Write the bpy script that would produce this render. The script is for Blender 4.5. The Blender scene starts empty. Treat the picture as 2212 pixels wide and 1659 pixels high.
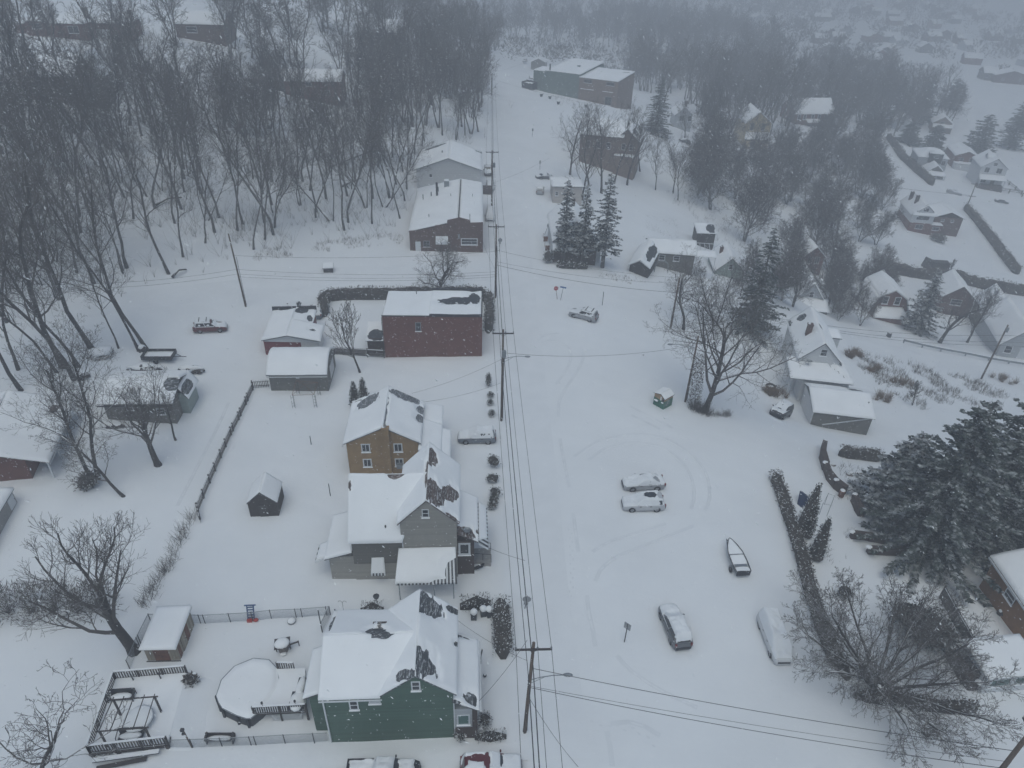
import bpy, math, random
import numpy as np
from mathutils import Vector, noise
SC = bpy.context.scene; COL = SC.collection; PI = math.pi
# ---------- photogrammetric helpers: picture point -> place on the terrain
PITCH, ROLL, FOC, CAMH = math.radians(33.9), math.radians(1.7), 1534.0, 54.0
_fw = np.array([0, math.cos(PITCH), -math.sin(PITCH)]); _r0 = np.array([1.0, 0, 0]); _u0 = np.cross(_r0, _fw)
_rt = math.cos(ROLL)*_r0 + math.sin(ROLL)*_u0; _up = -math.sin(ROLL)*_r0 + math.cos(ROLL)*_u0
CAM = np.array([0, 0, CAMH])
def ray(px, py):
    d = _fw*FOC + _rt*(px-1106.0) - _up*(py-829.5)
    return d/np.linalg.norm(d)
def flat(px, py, z=0.0):
    d = ray(px, py); return CAM + d*((z-CAMH)/d[2])
def proj(p):
    v = np.asarray(p, float)-CAM; z = v@_fw
    return 1106+FOC*(v@_rt)/z, 829.5-FOC*(v@_up)/z, z
CTRL = [(1135,1580,0),(1460,1405,0),(1250,1200,0),(1400,1070,0),(1250,900,0),(1085,905,0),(1071,643,0),(1200,620,0),(1350,760,0),
 (1450,900,0),(1600,1210,0),(1650,1450,0),(1450,1620,0),(1900,1640,0),(900,1250,0),(600,1200,0),(550,800,0),(700,700,0),(450,900,0),
 (900,620,0),(700,600,0.3),(960,540,0),(1066,440,0),(1070,300,0),(1068,200,0.6),(1066,150,0),(1150,380,0),(1150,260,0),(1180,560,0),(1240,260,-0.5),
 (450,690,1.5),(200,800,2),(100,1100,1),(50,1500,0),(350,590,3),(650,520,2),(850,430,1.5),(680,215,8),(600,300,6.5),(300,400,9),(100,400,12),
 (100,200,17),(120,90,22),(500,100,18),(850,90,11),(930,250,4),(1020,250,1),(0,600,6),(0,250,16),(0,0,24),(500,0,22),(860,10,14),
 (1520,885,0),(1600,850,-4),(1685,890,-7),(1750,700,-11),(1650,640,-8),(1480,560,-6),(1320,580,-1),(1420,600,-3.5),(1450,450,-8),
 (1350,400,-5),(1250,420,-1),(1300,300,-2),(1335,235,-3),(1400,280,-6),(1500,300,-14),(1640,300,-20),(1740,250,-22),(1780,400,-25),
 (1900,640,-27),(1740,640,-18),(1850,720,-20),(2000,740,-24),(2150,770,-26),(1900,790,-16),(2050,830,-18),(2212,900,-18),(1900,925,-9),
 (1800,960,-5),(1820,1000,-3),(2100,1150,-3),(2212,1050,-6),(2150,1350,-1),(1700,1000,-1),(1700,1300,0),(2100,1500,0),(1985,500,-32),
 (2120,400,-32),(2050,620,-30),(2212,560,-34),(2000,340,-32),(2200,400,-34),(1900,250,-32),(1700,180,-28),(2150,180,-33),(1900,100,-35),
 (2200,60,-36),(1600,60,-35),(1400,80,-30),(1300,140,-16),(2212,20,-36),(100,1640,0),(700,1640,0),(2212,1650,0)]
_c = np.array([flat(a, b, z) for a, b, z in CTRL] +
  [(0,370,-12.),(-15,460,-22.),(60,420,-30.),(-100,420,10.),(-250,300,26.),(-250,100,14.),(-150,40,4.),(150,60,-6.),(250,150,-34.),(0,5,0.),(-60,5,0.),(60,5,0.),
   (0,900,-36.),(400,600,-36.),(-400,700,0.),(500,200,-36.),(800,900,-36.),(-700,900,-10.),(-600,200,20.),(0,1500,-36.)])
def _k(x, y):
    return np.sqrt((x[..., None]-_c[:, 0])**2+(y[..., None]-_c[:, 1])**2+64.0)
_A = _k(_c[:, 0], _c[:, 1]); _NC = len(_c)
_M = np.zeros((_NC+1, _NC+1)); _M[:_NC, :_NC] = _A - 0.6*np.eye(_NC); _M[:_NC, _NC] = 1; _M[_NC, :_NC] = 1
_WT = np.linalg.solve(_M, np.append(_c[:, 2], 0))
def terr(x, y):
    x = np.asarray(x, float); y = np.asarray(y, float)
    return np.clip(_k(x, y)@_WT[:_NC]+_WT[_NC], -39, 32)
_t = np.concatenate([np.arange(20, 420, 0.5), np.arange(420, 1600, 3.0)])
def at(px, py):
    d = ray(px, py); p = CAM+_t[:, None]*d
    g = p[:, 2]-terr(p[:, 0], p[:, 1]); i = int(np.argmax(g < 0))
    if g[i] >= 0: i = len(_t)-1
    f = g[i-1]/(g[i-1]-g[i]) if i else 0
    q = p[i-1]+(p[i]-p[i-1])*f; q[2] = float(terr(q[0], q[1])); return q
def T(i, j, x, y): return i*553.0+x/3.0, j*553.0+y/3.0      # tile coordinates -> picture coordinates
def ht(g, py):                                             # height above ground point g whose picture row is py
    lo, hi = 0.0, 60.0
    for _ in range(40):
        m = (lo+hi)/2
        if proj((g[0], g[1], g[2]+m))[1] > py: lo = m
        else: hi = m
    return lo
# ---------- camera, sky, sun, exposure
cd = bpy.data.cameras.new('camera'); cam = bpy.data.objects.new('camera', cd); COL.objects.link(cam); SC.camera = cam
cd.sensor_fit = 'HORIZONTAL'; cd.sensor_width = 36; cd.lens = 36*FOC/2212.0; cd.clip_start = 0.5; cd.clip_end = 4000
from mathutils import Matrix
_m = Matrix.Identity(4)
for _r in range(3):
    _m[_r][0] = _rt[_r]; _m[_r][1] = _up[_r]; _m[_r][2] = -_fw[_r]
_m[2][3] = CAMH; cam.matrix_world = _m
world = bpy.data.worlds.new('World'); SC.world = world; world.use_nodes = True
_nt = world.node_tree; _bg = _nt.nodes['Background']; _sky = _nt.nodes.new('ShaderNodeTexSky'); _sky.sky_type = 'NISHITA'
_sky.sun_disc = False; _sky.sun_elevation = math.radians(70); _sky.sun_rotation = math.radians(190); _sky.air_density = 1.0; _sky.dust_density = 4.0; _sky.ozone_density = 1.0
_mx = _nt.nodes.new('ShaderNodeMix'); _mx.data_type = 'RGBA'; _mx.blend_type = 'MULTIPLY'; _mx.inputs[0].default_value = 1; _mx.inputs[7].default_value = (.84, .99, 1.01, 1)   # grey overcast tint
_nt.links.new(_sky.outputs[0], _mx.inputs[6]); _nt.links.new(_mx.outputs[2], _bg.inputs[0]); _bg.inputs[1].default_value = 0.12
sl = bpy.data.lights.new('sun', 'SUN'); sl.energy = 0.6; sl.angle = math.radians(70); sl.color = (1, 0.98, 0.95)
so = bpy.data.objects.new('sun', sl); COL.objects.link(so); so.rotation_euler = (math.radians(20), 0, math.radians(-190+180)); so.location = (0, 0, 150)
HAZE = 0.0022
SC.view_settings.view_transform = 'Standard'; SC.view_settings.look = 'None'; SC.view_settings.exposure = -0.32; SC.view_settings.gamma = 1
SC.cycles.use_denoising = True; SC.cycles.max_bounces = 6; SC.cycles.diffuse_bounces = 3; SC.cycles.volume_bounces = 1
SC.cycles.transparent_max_bounces = 4; SC.cycles.glossy_bounces = 2; SC.cycles.use_adaptive_sampling = True; SC.cycles.adaptive_threshold = 0.02

# ---------- tags and mesh building
def tag(o, label, cat, group=None, kind=None):
    if label: o['label'] = label
    if cat: o['category'] = cat
    if group: o['group'] = group
    if kind: o['kind'] = kind
    return o
def thing(name, label, cat, loc=(0, 0, 0), rz=0.0, group=None):
    o = bpy.data.objects.new(name, None); COL.objects.link(o); o.location = loc; o.rotation_euler = (0, 0, rz); o.empty_display_size = 0.3
    return tag(o, label, cat, group)
def copy_tree(o, parent=None):
    c = o.copy(); COL.objects.link(c)
    if parent: c.parent = parent
    for ch in o.children: copy_tree(ch, c)
    return c
class MB:
    def __init__(s): s.v = []; s.f = []
    def add(s, vs, fs):
        o = len(s.v); s.v.extend([tuple(map(float, v)) for v in vs]); s.f.extend([tuple(i+o for i in f) for f in fs]); return s
    def box(s, x0, y0, z0, x1, y1, z1):
        return s.add([(x0,y0,z0),(x1,y0,z0),(x1,y1,z0),(x0,y1,z0),(x0,y0,z1),(x1,y0,z1),(x1,y1,z1),(x0,y1,z1)],
                     [(0,3,2,1),(4,5,6,7),(0,1,5,4),(1,2,6,5),(2,3,7,6),(3,0,4,7)])
    def obox(s, a, b, w, h, up=(0, 0, 1)):            # bar from a to b, w wide, h high
        a = Vector(a); b = Vector(b); d = (b-a).normalized(); sx = d.cross(Vector(up))
        if sx.length < 1e-4: sx = d.cross(Vector((0, 1, 0)))
        sx.normalize(); u = sx.cross(d)
        q = [(-1,-1),(1,-1),(1,1),(-1,1)]
        return s.add([p+sx*(i*w/2)+u*(j*h/2) for p in (a, b) for i, j in q], [(0,3,2,1),(4,5,6,7),(0,1,5,4),(1,2,6,5),(2,3,7,6),(3,0,4,7)])
    def prism(s, pts, h):                              # closed outline in 3-D extruded by vector h
        n = len(pts); h = Vector(h)
        return s.add([Vector(p) for p in pts]+[Vector(p)+h for p in pts], [tuple(reversed(range(n))), tuple(range(n, 2*n))]+[(i, (i+1) % n, n+(i+1) % n, n+i) for i in range(n)])
    def tube(s, pts, rad, n=4, cap=True):
        P = [Vector(p) for p in pts]; R = rad if hasattr(rad, '__len__') else [rad]*len(P); o = len(s.v); prev = None
        for i, p in enumerate(P):
            d = (P[min(i+1, len(P)-1)]-P[max(i-1, 0)])
            if d.length < 1e-6: d = Vector((0, 0, 1))
            d.normalize()
            a = prev if prev else (Vector((1, 0, 0)) if abs(d.x) < .8 else Vector((0, 1, 0)))
            a = (a-d*a.dot(d))
            if a.length < 1e-5: a = d.orthogonal()
            a.normalize(); prev = a; b = d.cross(a); r = R[i]
            for k in range(n):
                t = 2*PI*k/n; q = p+a*(math.cos(t)*r)+b*(math.sin(t)*r); s.v.append((q.x, q.y, q.z))
        for i in range(len(P)-1):
            for k in range(n):
                s.f.append((o+i*n+k, o+i*n+(k+1) % n, o+(i+1)*n+(k+1) % n, o+(i+1)*n+k))
        if cap and n > 2:
            s.f.append(tuple(o+k for k in reversed(range(n)))); e = o+(len(P)-1)*n; s.f.append(tuple(e+k for k in range(n)))
        return s
    def ball(s, c, r, nu=10, nv=7, jit=0.0, seed=0):
        c = Vector(c); r = r if hasattr(r, '__len__') else (r, r, r); o = len(s.v)
        for j in range(nv+1):
            ph = PI*j/nv
            for i in range(nu):
                t = 2*PI*i/nu; d = Vector((math.sin(ph)*math.cos(t), math.sin(ph)*math.sin(t), math.cos(ph)))
                k = 1+jit*noise.noise(d*1.7+Vector((seed*3.1, seed, 0)))*1.6
                s.v.append((c.x+d.x*r[0]*k, c.y+d.y*r[1]*k, c.z+d.z*r[2]*k))
        for j in range(nv):
            for i in range(nu): s.f.append((o+j*nu+i, o+(j+1)*nu+i, o+(j+1)*nu+(i+1) % nu, o+j*nu+(i+1) % nu))
        return s
    def lathe(s, prof, n=16, c=(0, 0, 0)):
        o = len(s.v)
        for r, z in prof:
            for k in range(n): s.v.append((c[0]+r*math.cos(2*PI*k/n), c[1]+r*math.sin(2*PI*k/n), c[2]+z))
        for i in range(len(prof)-1):
            for k in range(n): s.f.append((o+i*n+k, o+i*n+(k+1) % n, o+(i+1)*n+(k+1) % n, o+(i+1)*n+k))
        return s
    def build(s, name, mat, parent=None, smooth=False):
        m = bpy.data.meshes.new(name); m.from_pydata(s.v, [], s.f); m.materials.append(mat)
        if smooth: m.polygons.foreach_set('use_smooth', [True]*len(m.polygons))
        m.update(); o = bpy.data.objects.new(name, m); COL.objects.link(o)
        if parent: o.parent = parent
        return o

# ---------- materials
def _mat(name):
    m = bpy.data.materials.new(name); m.use_nodes = True; nt = m.node_tree; b = nt.nodes['Principled BSDF']; return m, nt, b
def _n(nt, t, **k):
    n = nt.nodes.new(t)
    for a, v in k.items(): setattr(n, a, v)
    return n
def _noise(nt, scale, detail=4, rough=.6, vec=None, dim='3D'):
    n = _n(nt, 'ShaderNodeTexNoise'); n.inputs['Scale'].default_value = scale; n.inputs['Detail'].default_value = detail; n.inputs['Roughness'].default_value = rough
    if vec is not None: nt.links.new(vec, n.inputs['Vector'])
    return n
def _ramp(nt, src, a, b, lo=0.0, hi=1.0):
    r = _n(nt, 'ShaderNodeMapRange'); r.inputs[1].default_value = a; r.inputs[2].default_value = b; r.inputs[3].default_value = lo; r.inputs[4].default_value = hi
    nt.links.new(src, r.inputs[0]); return r.outputs[0]
def _mix(nt, fac, c1, c2, mode='MIX'):
    m = _n(nt, 'ShaderNodeMix', data_type='RGBA', blend_type=mode)
    if hasattr(fac, 'is_output'): nt.links.new(fac, m.inputs[0])
    else: m.inputs[0].default_value = fac
    for c, i in ((c1, 6), (c2, 7)):
        if hasattr(c, 'is_output'): nt.links.new(c, m.inputs[i])
        else: m.inputs[i].default_value = (*c, 1)
    return m.outputs[2]
SNOWC = (0.80, 0.815, 0.835)
def _snowtop(nt, base, lo, hi, nscale, namt):         # snow lying on faces that look upward
    g = _n(nt, 'ShaderNodeNewGeometry'); s = _n(nt, 'ShaderNodeSeparateXYZ'); nt.links.new(g.outputs['Normal'], s.inputs[0])
    tc = _n(nt, 'ShaderNodeTexCoord'); nz = _noise(nt, nscale, 3, .6, tc.outputs['Object'])
    ad = _n(nt, 'ShaderNodeMath', operation='MULTIPLY_ADD'); nt.links.new(nz.outputs[0], ad.inputs[0]); ad.inputs[1].default_value = namt; nt.links.new(s.outputs[2], ad.inputs[2])
    return _mix(nt, _ramp(nt, ad.outputs[0], lo+namt*.5, hi+namt*.5), base, SNOWC)
def plain(name, col, rough=.7, metal=0.0, var=.12, scale=3.0, bump=0.0, snow=None):
    m, nt, b = _mat(name); tc = _n(nt, 'ShaderNodeTexCoord'); nz = _noise(nt, scale, 5, .65, tc.outputs['Object'])
    c = _mix(nt, _ramp(nt, nz.outputs[0], .3, .7), tuple(x*(1-var) for x in col), tuple(min(1, x*(1+var)) for x in col))
    if snow: c = _snowtop(nt, c, *snow)
    nt.links.new(c, b.inputs['Base Color']); b.inputs['Roughness'].default_value = rough; b.inputs['Metallic'].default_value = metal
    if bump:
        bp = _n(nt, 'ShaderNodeBump'); bp.inputs['Strength'].default_value = bump; bp.inputs['Distance'].default_value = .05
        n2 = _noise(nt, scale*4, 4, .6, tc.outputs['Object']); nt.links.new(n2.outputs[0], bp.inputs['Height']); nt.links.new(bp.outputs[0], b.inputs['Normal'])
    return m
def wallcoord(nt):
    tc = _n(nt, 'ShaderNodeTexCoord'); s = _n(nt, 'ShaderNodeSeparateXYZ'); nt.links.new(tc.outputs['Object'], s.inputs[0])
    a = _n(nt, 'ShaderNodeMath', operation='ADD'); nt.links.new(s.outputs[0], a.inputs[0]); nt.links.new(s.outputs[1], a.inputs[1])
    c = _n(nt, 'ShaderNodeCombineXYZ'); nt.links.new(a.outputs[0], c.inputs[0]); nt.links.new(s.outputs[2], c.inputs[1]); return tc, c.outputs[0], s, a
def brick(name, c1, c2, mortar, w=.22, h=.075):
    m, nt, b = _mat(name); tc, v, _, _ = wallcoord(nt); t = _n(nt, 'ShaderNodeTexBrick'); nt.links.new(v, t.inputs['Vector'])
    t.inputs['Color1'].default_value = (*c1, 1); t.inputs['Color2'].default_value = (*c2, 1); t.inputs['Mortar'].default_value = (*mortar, 1)
    t.inputs['Scale'].default_value = 1; t.inputs['Brick Width'].default_value = w; t.inputs['Row Height'].default_value = h; t.inputs['Mortar Size'].default_value = .008
    nz = _noise(nt, .9, 5, .7, tc.outputs['Object']); c = _mix(nt, .5, t.outputs[0], _mix(nt, _ramp(nt, nz.outputs[0], .3, .72), tuple(x*.55 for x in c1), c2))
    nt.links.new(c, b.inputs['Base Color']); b.inputs['Roughness'].default_value = .85; return m
def siding(name, col, step=.16, vertical=False, var=.1, dirt=.25, rough=.6, dust=0):
    m, nt, b = _mat(name); tc, v, s, a = wallcoord(nt); src = a.outputs[0] if vertical else s.outputs[2]
    mu = _n(nt, 'ShaderNodeMath', operation='MULTIPLY'); nt.links.new(src, mu.inputs[0]); mu.inputs[1].default_value = 1/step
    fr = _n(nt, 'ShaderNodeMath', operation='FRACT'); nt.links.new(mu.outputs[0], fr.inputs[0])
    fl = _n(nt, 'ShaderNodeMath', operation='FLOOR'); nt.links.new(mu.outputs[0], fl.inputs[0])
    wn = _n(nt, 'ShaderNodeTexWhiteNoise', noise_dimensions='1D'); nt.links.new(fl.outputs[0], wn.inputs['W'])
    c = _mix(nt, wn.outputs[0], tuple(x*(1-var) for x in col), tuple(min(1, x*(1+var)) for x in col))
    nz = _noise(nt, 1.3, 5, .7, tc.outputs['Object']); c = _mix(nt, _ramp(nt, nz.outputs[0], .45, .8, 0, dirt), c, tuple(x*.5 for x in col))
    c = _mix(nt, _ramp(nt, fr.outputs[0], 0, .14, .75, 0), c, tuple(x*.35 for x in col))
    if dust:                                           # snow caught on the shingle courses
        mp = _n(nt, 'ShaderNodeMapping'); mp.inputs['Scale'].default_value = (1.2, 1.2, 7) if not vertical else (7, 1.2, 1.2); nt.links.new(tc.outputs['Object'], mp.inputs[0]); nd = _noise(nt, 1.6, 4, .7, mp.outputs[0]); c = _mix(nt, _ramp(nt, nd.outputs[0], .52, .64, 0, dust), c, SNOWC)
    nt.links.new(c, b.inputs['Base Color']); b.inputs['Roughness'].default_value = rough
    bp = _n(nt, 'ShaderNodeBump'); bp.inputs['Strength'].default_value = .5; bp.inputs['Distance'].default_value = .02; nt.links.new(fr.outputs[0], bp.inputs['Height']); nt.links.new(bp.outputs[0], b.inputs['Normal'])
    return m
def snowmat(name, big=.25, fine=.5, col=SNOWC, speck=False):
    m, nt, b = _mat(name); tc = _n(nt, 'ShaderNodeTexCoord'); n1 = _noise(nt, big, 4, .55, tc.outputs['Object']); n2 = _noise(nt, 2.3, 5, .6, tc.outputs['Object'])
    c = _mix(nt, _ramp(nt, n1.outputs[0], .3, .7), tuple(x*.955 for x in col), tuple(min(1, x*1.02) for x in col))
    if speck:
        n3 = _noise(nt, 1.1, 6, .75, tc.outputs['Object']); c = _mix(nt, _ramp(nt, n3.outputs[0], .66, .76, 0, .4), c, (.42, .42, .42))
    nt.links.new(c, b.inputs['Base Color']); b.inputs['Roughness'].default_value = .92
    bp = _n(nt, 'ShaderNodeBump'); bp.inputs['Strength'].default_value = fine; bp.inputs['Distance'].default_value = .12
    ad = _n(nt, 'ShaderNodeMath', operation='MULTIPLY_ADD'); nt.links.new(n2.outputs[0], ad.inputs[0]); ad.inputs[1].default_value = .35; nt.links.new(n1.outputs[0], ad.inputs[2])
    nt.links.new(ad.outputs[0], bp.inputs['Height']); nt.links.new(bp.outputs[0], b.inputs['Normal']); return m
def foliage(name, c1, c2, snow=None, scale=.8, rough=.8):
    m, nt, b = _mat(name); g = _n(nt, 'ShaderNodeNewGeometry'); tc = _n(nt, 'ShaderNodeTexCoord'); nz = _noise(nt, scale, 4, .7, tc.outputs['Object'])
    ad = _n(nt, 'ShaderNodeMath', operation='MULTIPLY_ADD'); nt.links.new(g.outputs['Random Per Island'], ad.inputs[0]); ad.inputs[1].default_value = .45; nt.links.new(nz.outputs[0], ad.inputs[2])
    c = _mix(nt, _ramp(nt, ad.outputs[0], .4, 1.1), c1, c2)
    if snow: c = _snowtop(nt, c, *snow)
    nt.links.new(c, b.inputs['Base Color']); b.inputs['Roughness'].default_value = rough; b.inputs['Specular IOR Level'].default_value = .2; return m
M = {}
M['ground'] = snowmat('snow_ground', .12, .6, SNOWC, True); M['snow'] = snowmat('snow_roof', .35, .35, (.875, .885, .90)); M['snowcar'] = snowmat('snow_car', .8, .4)
M['road'] = snowmat('snow_road', .3, .3, (.785, .80, .822)); M['track'] = snowmat('snow_track', .5, .3, (.745, .762, .785))
M['shingle'] = siding('dark_shingle', (.06, .067, .076), .22, var=.4, dirt=.3, rough=.9, dust=.6); M['shinglebrown'] = siding('brown_shingle', (.105, .075, .066), .22, var=.35, dirt=.3, rough=.9, dust=.6)
M['shinglegrey'] = siding('grey_shingle', (.12, .13, .145), .2, vertical=True, var=.25, rough=.9, dust=.5); M['tar'] = plain('tar_roof', (.045, .05, .06), .8, var=.3)
M['green'] = siding('green_siding', (.055, .115, .085), .2, var=.12); M['greysiding'] = siding('grey_siding', (.34, .325, .295), .17, var=.08); M['darksiding'] = siding('taupe_siding', (.15, .143, .13), .17, var=.08)
M['whitesiding'] = siding('white_siding', (.62, .63, .64), .2, var=.04, dirt=.15); M['beige'] = siding('beige_siding', (.50, .46, .43), .25, var=.05); M['yellow'] = siding('yellow_siding', (.50, .40, .22), .2, var=.06)
M['lightgrey'] = siding('pale_grey_siding', (.42, .44, .46), .2, var=.06); M['palegreen'] = siding('pale_green_siding', (.30, .36, .34), .2, var=.06)
M['block'] = brick('grey_block', (.14, .138, .13), (.19, .188, .175), (.10, .10, .098), .4, .2); M['greenblock'] = brick('green_painted_block', (.15, .20, .19), (.19, .245, .225), (.13, .16, .15), .4, .2)
M['tanbrick'] = brick('tan_brick', (.30, .19, .09), (.38, .245, .12), (.31, .235, .15)); M['redbrick'] = brick('red_brick', (.135, .05, .04), (.19, .07, .055), (.16, .10, .085))
M['brownbrick'] = brick('brown_brick', (.10, .058, .05), (.15, .085, .072), (.13, .10, .088)); M['darkbrick'] = brick('dark_brick', (.055, .04, .036), (.085, .06, .052), (.09, .075, .07))
M['palebrick'] = brick('dull_brown_brick', (.21, .155, .13), (.26, .19, .16), (.22, .18, .16)); M['redpaint'] = siding('red_painted_siding', (.17, .024, .028), .2, var=.1); M['orangebrick'] = brick('orange_brick', (.25, .13, .06), (.33, .17, .08), (.2, .14, .1))
M['trim'] = plain('white_trim', (.62, .64, .66), .5, var=.05); M['darktrim'] = plain('dark_trim', (.03, .033, .04), .6, var=.2); M['glass'] = plain('window_glass', (.035, .04, .048), .12, var=.3, scale=1.2)
M['greenblind'] = plain('green_window_blind', (.045, .12, .11), .4); M['concrete'] = plain('concrete', (.30, .29, .28), .9); M['woodgrey'] = siding('weathered_wood', (.055, .05, .047), .14, vertical=True, var=.25)
M['wooddark'] = plain('dark_wood', (.05, .043, .042), .85, var=.3); M['woodpole'] = plain('pole_wood', (.115, .085, .066), .9, var=.35, scale=6, bump=.5); M['osb'] = plain('bare_chipboard', (.38, .26, .16), .85, var=.15, scale=12)
M['metal'] = plain('grey_metal', (.26, .28, .30), .45, .6); M['darkmetal'] = plain('dark_metal', (.04, .043, .05), .5, .4); M['wire'] = plain('cable', (.05, .052, .058), .6); M['insul'] = plain('porcelain', (.28, .29, .31), .3)
M['rustmetal'] = siding('rusty_corrugated_metal', (.30, .26, .20), .3, vertical=True, var=.25, dirt=.5); M['rust'] = plain('rust', (.16, .07, .045), .85, var=.4, scale=2)
M['rubber'] = plain('rubber', (.018, .019, .021), .8); M['rim'] = plain('wheel_rim', (.36, .37, .39), .35, .7); M['lampred'] = plain('tail_lamp', (.16, .012, .018), .3); M['lampclear'] = plain('headlamp', (.5, .53, .56), .15)
M['stopred'] = plain('sign_red', (.42, .02, .03), .45, var=.04); M['signwhite'] = plain('sign_white', (.75, .76, .77), .5, var=.03); M['signblue'] = plain('sign_blue', (.03, .12, .32), .45); M['signback'] = plain('sign_back', (.30, .31, .33), .5, .3)
M['bingreen'] = plain('green_paint', (.022, .135, .092), .55); M['plasticdark'] = plain('dark_plastic', (.03, .036, .045), .5); M['blueplastic'] = plain('blue_plastic', (.03, .08, .2), .45); M['tarp'] = plain('tarp', (.012, .03, .085), .5); M['redplastic'] = plain('red_plastic', (.4, .04, .03), .45)
M['stone'] = plain('rough_stone', (.21, .19, .175), .9, var=.4, scale=2.5, bump=.8, snow=(.55, .85, 2, .5)); M['bark'] = plain('bark', (.05, .044, .042), .95, var=.35, scale=5, bump=.7, snow=(.62, .95, 1.5, .5)); M['barkfar'] = plain('bark_plain', (.10, .094, .09), .95, var=.3, scale=1.5, snow=(.78, 1.02, 1.5, .4))
M['twig'] = plain('twigs', (.088, .078, .074), .95, var=.3, scale=.6, snow=(.74, 1.1, 1.2, .4)); M['twigpale'] = plain('pale_twigs', (.10, .09, .083), .95, var=.3, scale=.6, snow=(.7, 1.0, 1.2, .4))
M['needle'] = foliage('spruce_needles', (.026, .036, .033), (.085, .105, .095), (.93, 1.2, 1.3, .6)); M['needlesnow'] = foliage('snowy_spruce_needles', (.02, .028, .026), (.05, .06, .055), (.84, 1.12, 1.1, .7)); M['arbor'] = foliage('arborvitae', (.022, .03, .022), (.055, .062, .045), (.1, .5, 1.6, .8), 2)
M['hedge'] = foliage('hedge_twigs', (.07, .06, .052), (.15, .132, .115), (.6, .95, 1.3, .9), 1.5); M['hedgedark'] = foliage('dark_hedge', (.03, .032, .028), (.07, .07, .06), (.42, .75, 1.1, 1.1), 1.5); M['hedgecore'] = plain('hedge_inside', (.06, .054, .048), .95, var=.3, scale=2)
M['drygrass'] = foliage('dry_grass', (.14, .095, .06), (.26, .18, .115), None, 1); M['deadweed'] = foliage('dead_weeds', (.075, .062, .055), (.15, .12, .10), None, 1)
def paint(name, col): return plain(name, col, .32, .1, var=.05, scale=1)

# ---------- ground: one sheet to the horizon
def ground_z(x, y):
    x = np.asarray(x, float); y = np.asarray(y, float); z = terr(x, y)
    n = .05*np.sin(x*.43+1.3*np.sin(y*.21))*np.sin(y*.37+.9*np.sin(x*.17)) + .03*np.sin(x*1.1+y*.6+np.sin(y*.9))*np.sin(y*1.27-x*.35)
    return z+n*np.clip(1.5-np.hypot(x, y-70)/160, .35, 1)
def axis(fine0, fine1, step, far0, far1):
    a = list(np.arange(fine0, fine1+.01, step)); s = step
    while a[-1] < far1: s *= 1.14; a.append(a[-1]+s)
    s = step
    while a[0] > far0: s *= 1.14; a.insert(0, a[0]-s)
    return np.array(a)
gx = axis(-58, 52, .55, -900, 1100); gy = axis(24, 125, .55, -120, 1600)
GX, GY = np.meshgrid(gx, gy); GZ = ground_z(GX, GY); _nx, _ny = len(gx), len(gy)
gm = bpy.data.meshes.new('snowy_ground'); _v = np.stack([GX, GY, GZ], -1).reshape(-1, 3)
_i = np.arange(_nx*_ny).reshape(_ny, _nx); _f = np.stack([_i[:-1, :-1], _i[:-1, 1:], _i[1:, 1:], _i[1:, :-1]], -1).reshape(-1, 4)
gm.from_pydata(_v.tolist(), [], _f.tolist()); gm.polygons.foreach_set('use_smooth', [True]*len(gm.polygons)); gm.materials.append(M['ground']); gm.update()
go = bpy.data.objects.new('snowy_ground', gm); COL.objects.link(go); tag(go, 'snow covered ground of yards, lots, banks and the wooded slope', 'ground', kind='structure')
def gz(x, y): return float(ground_z(x, y))
def G(px, py, dz=0.0):
    p = at(px, py); return Vector((p[0], p[1], gz(p[0], p[1])+dz))
def GT(i, j, x, y, dz=0.0): return G(*T(i, j, x, y), dz)
def pic(px, py, y=None, z=None, d=None):              # point on the picture ray at a given height above datum or depth
    r = ray(px, py)
    t = (z-CAMH)/r[2] if z is not None else (d/(r@_fw) if d is not None else y/r[1])
    return Vector(CAM+r*t)
def strip(name, pts, width, mat, label, cat, dz=.03, kind='structure', prof=None):   # ribbon that follows the ground
    P = [Vector((p[0], p[1])) for p in pts]; Q = []
    for i in range(len(P)-1):
        n = max(1, int((P[i+1]-P[i]).length/.8))
        for k in range(n):
            a = P[max(i-1, 0)]; b = P[i]; c = P[i+1]; d = P[min(i+2, len(P)-1)]; t = k/n
            Q.append(.5*((2*b)+(c-a)*t+(2*a-5*b+4*c-d)*t*t+(3*b-a-3*c+d)*t**3))
    Q.append(P[-1]); prof = prof or [(-1, 0), (-.5, 0), (0, 0), (.5, 0), (1, 0)]; mb = MB(); nn = len(prof)
    for i, q in enumerate(Q):
        t = (Q[min(i+1, len(Q)-1)]-Q[max(i-1, 0)]).normalized(); nv = Vector((t.y, -t.x))
        for s, h in prof:
            e = min(1, i/3, (len(Q)-1-i)/3); x = q+nv*(s*width/2); mb.v.append((x.x, x.y, gz(x.x, x.y)+dz*(.3+.7*e)+h*e))
    for i in range(len(Q)-1):
        for k in range(nn-1): mb.f.append((i*nn+k+1, i*nn+k, (i+1)*nn+k, (i+1)*nn+k+1))
    return tag(mb.build(name, mat, None, True), label, cat, kind=kind)
strip('road', [G(1190, 1640), G(1160, 1300), G(1143, 1000), G(1125, 760), G(1115, 600), G(1106, 440), G(1100, 300), G(1098, 200)], 6.2, M['road'], 'snow covered main street running straight up the hill past the utility poles', 'road')
strip('side_road', [G(20, 690), G(250, 655), G(500, 625), G(800, 590), G(1085, 592)], 6.0, M['road'], 'snow covered side street curving along the foot of the wooded slope', 'road', .012)
strip('side_road', [G(1150, 595), G(1300, 622), G(1420, 650)], 6.0, M['road'], 'snow covered side street leaving the junction toward the cottages on the right', 'road', .012)
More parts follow.
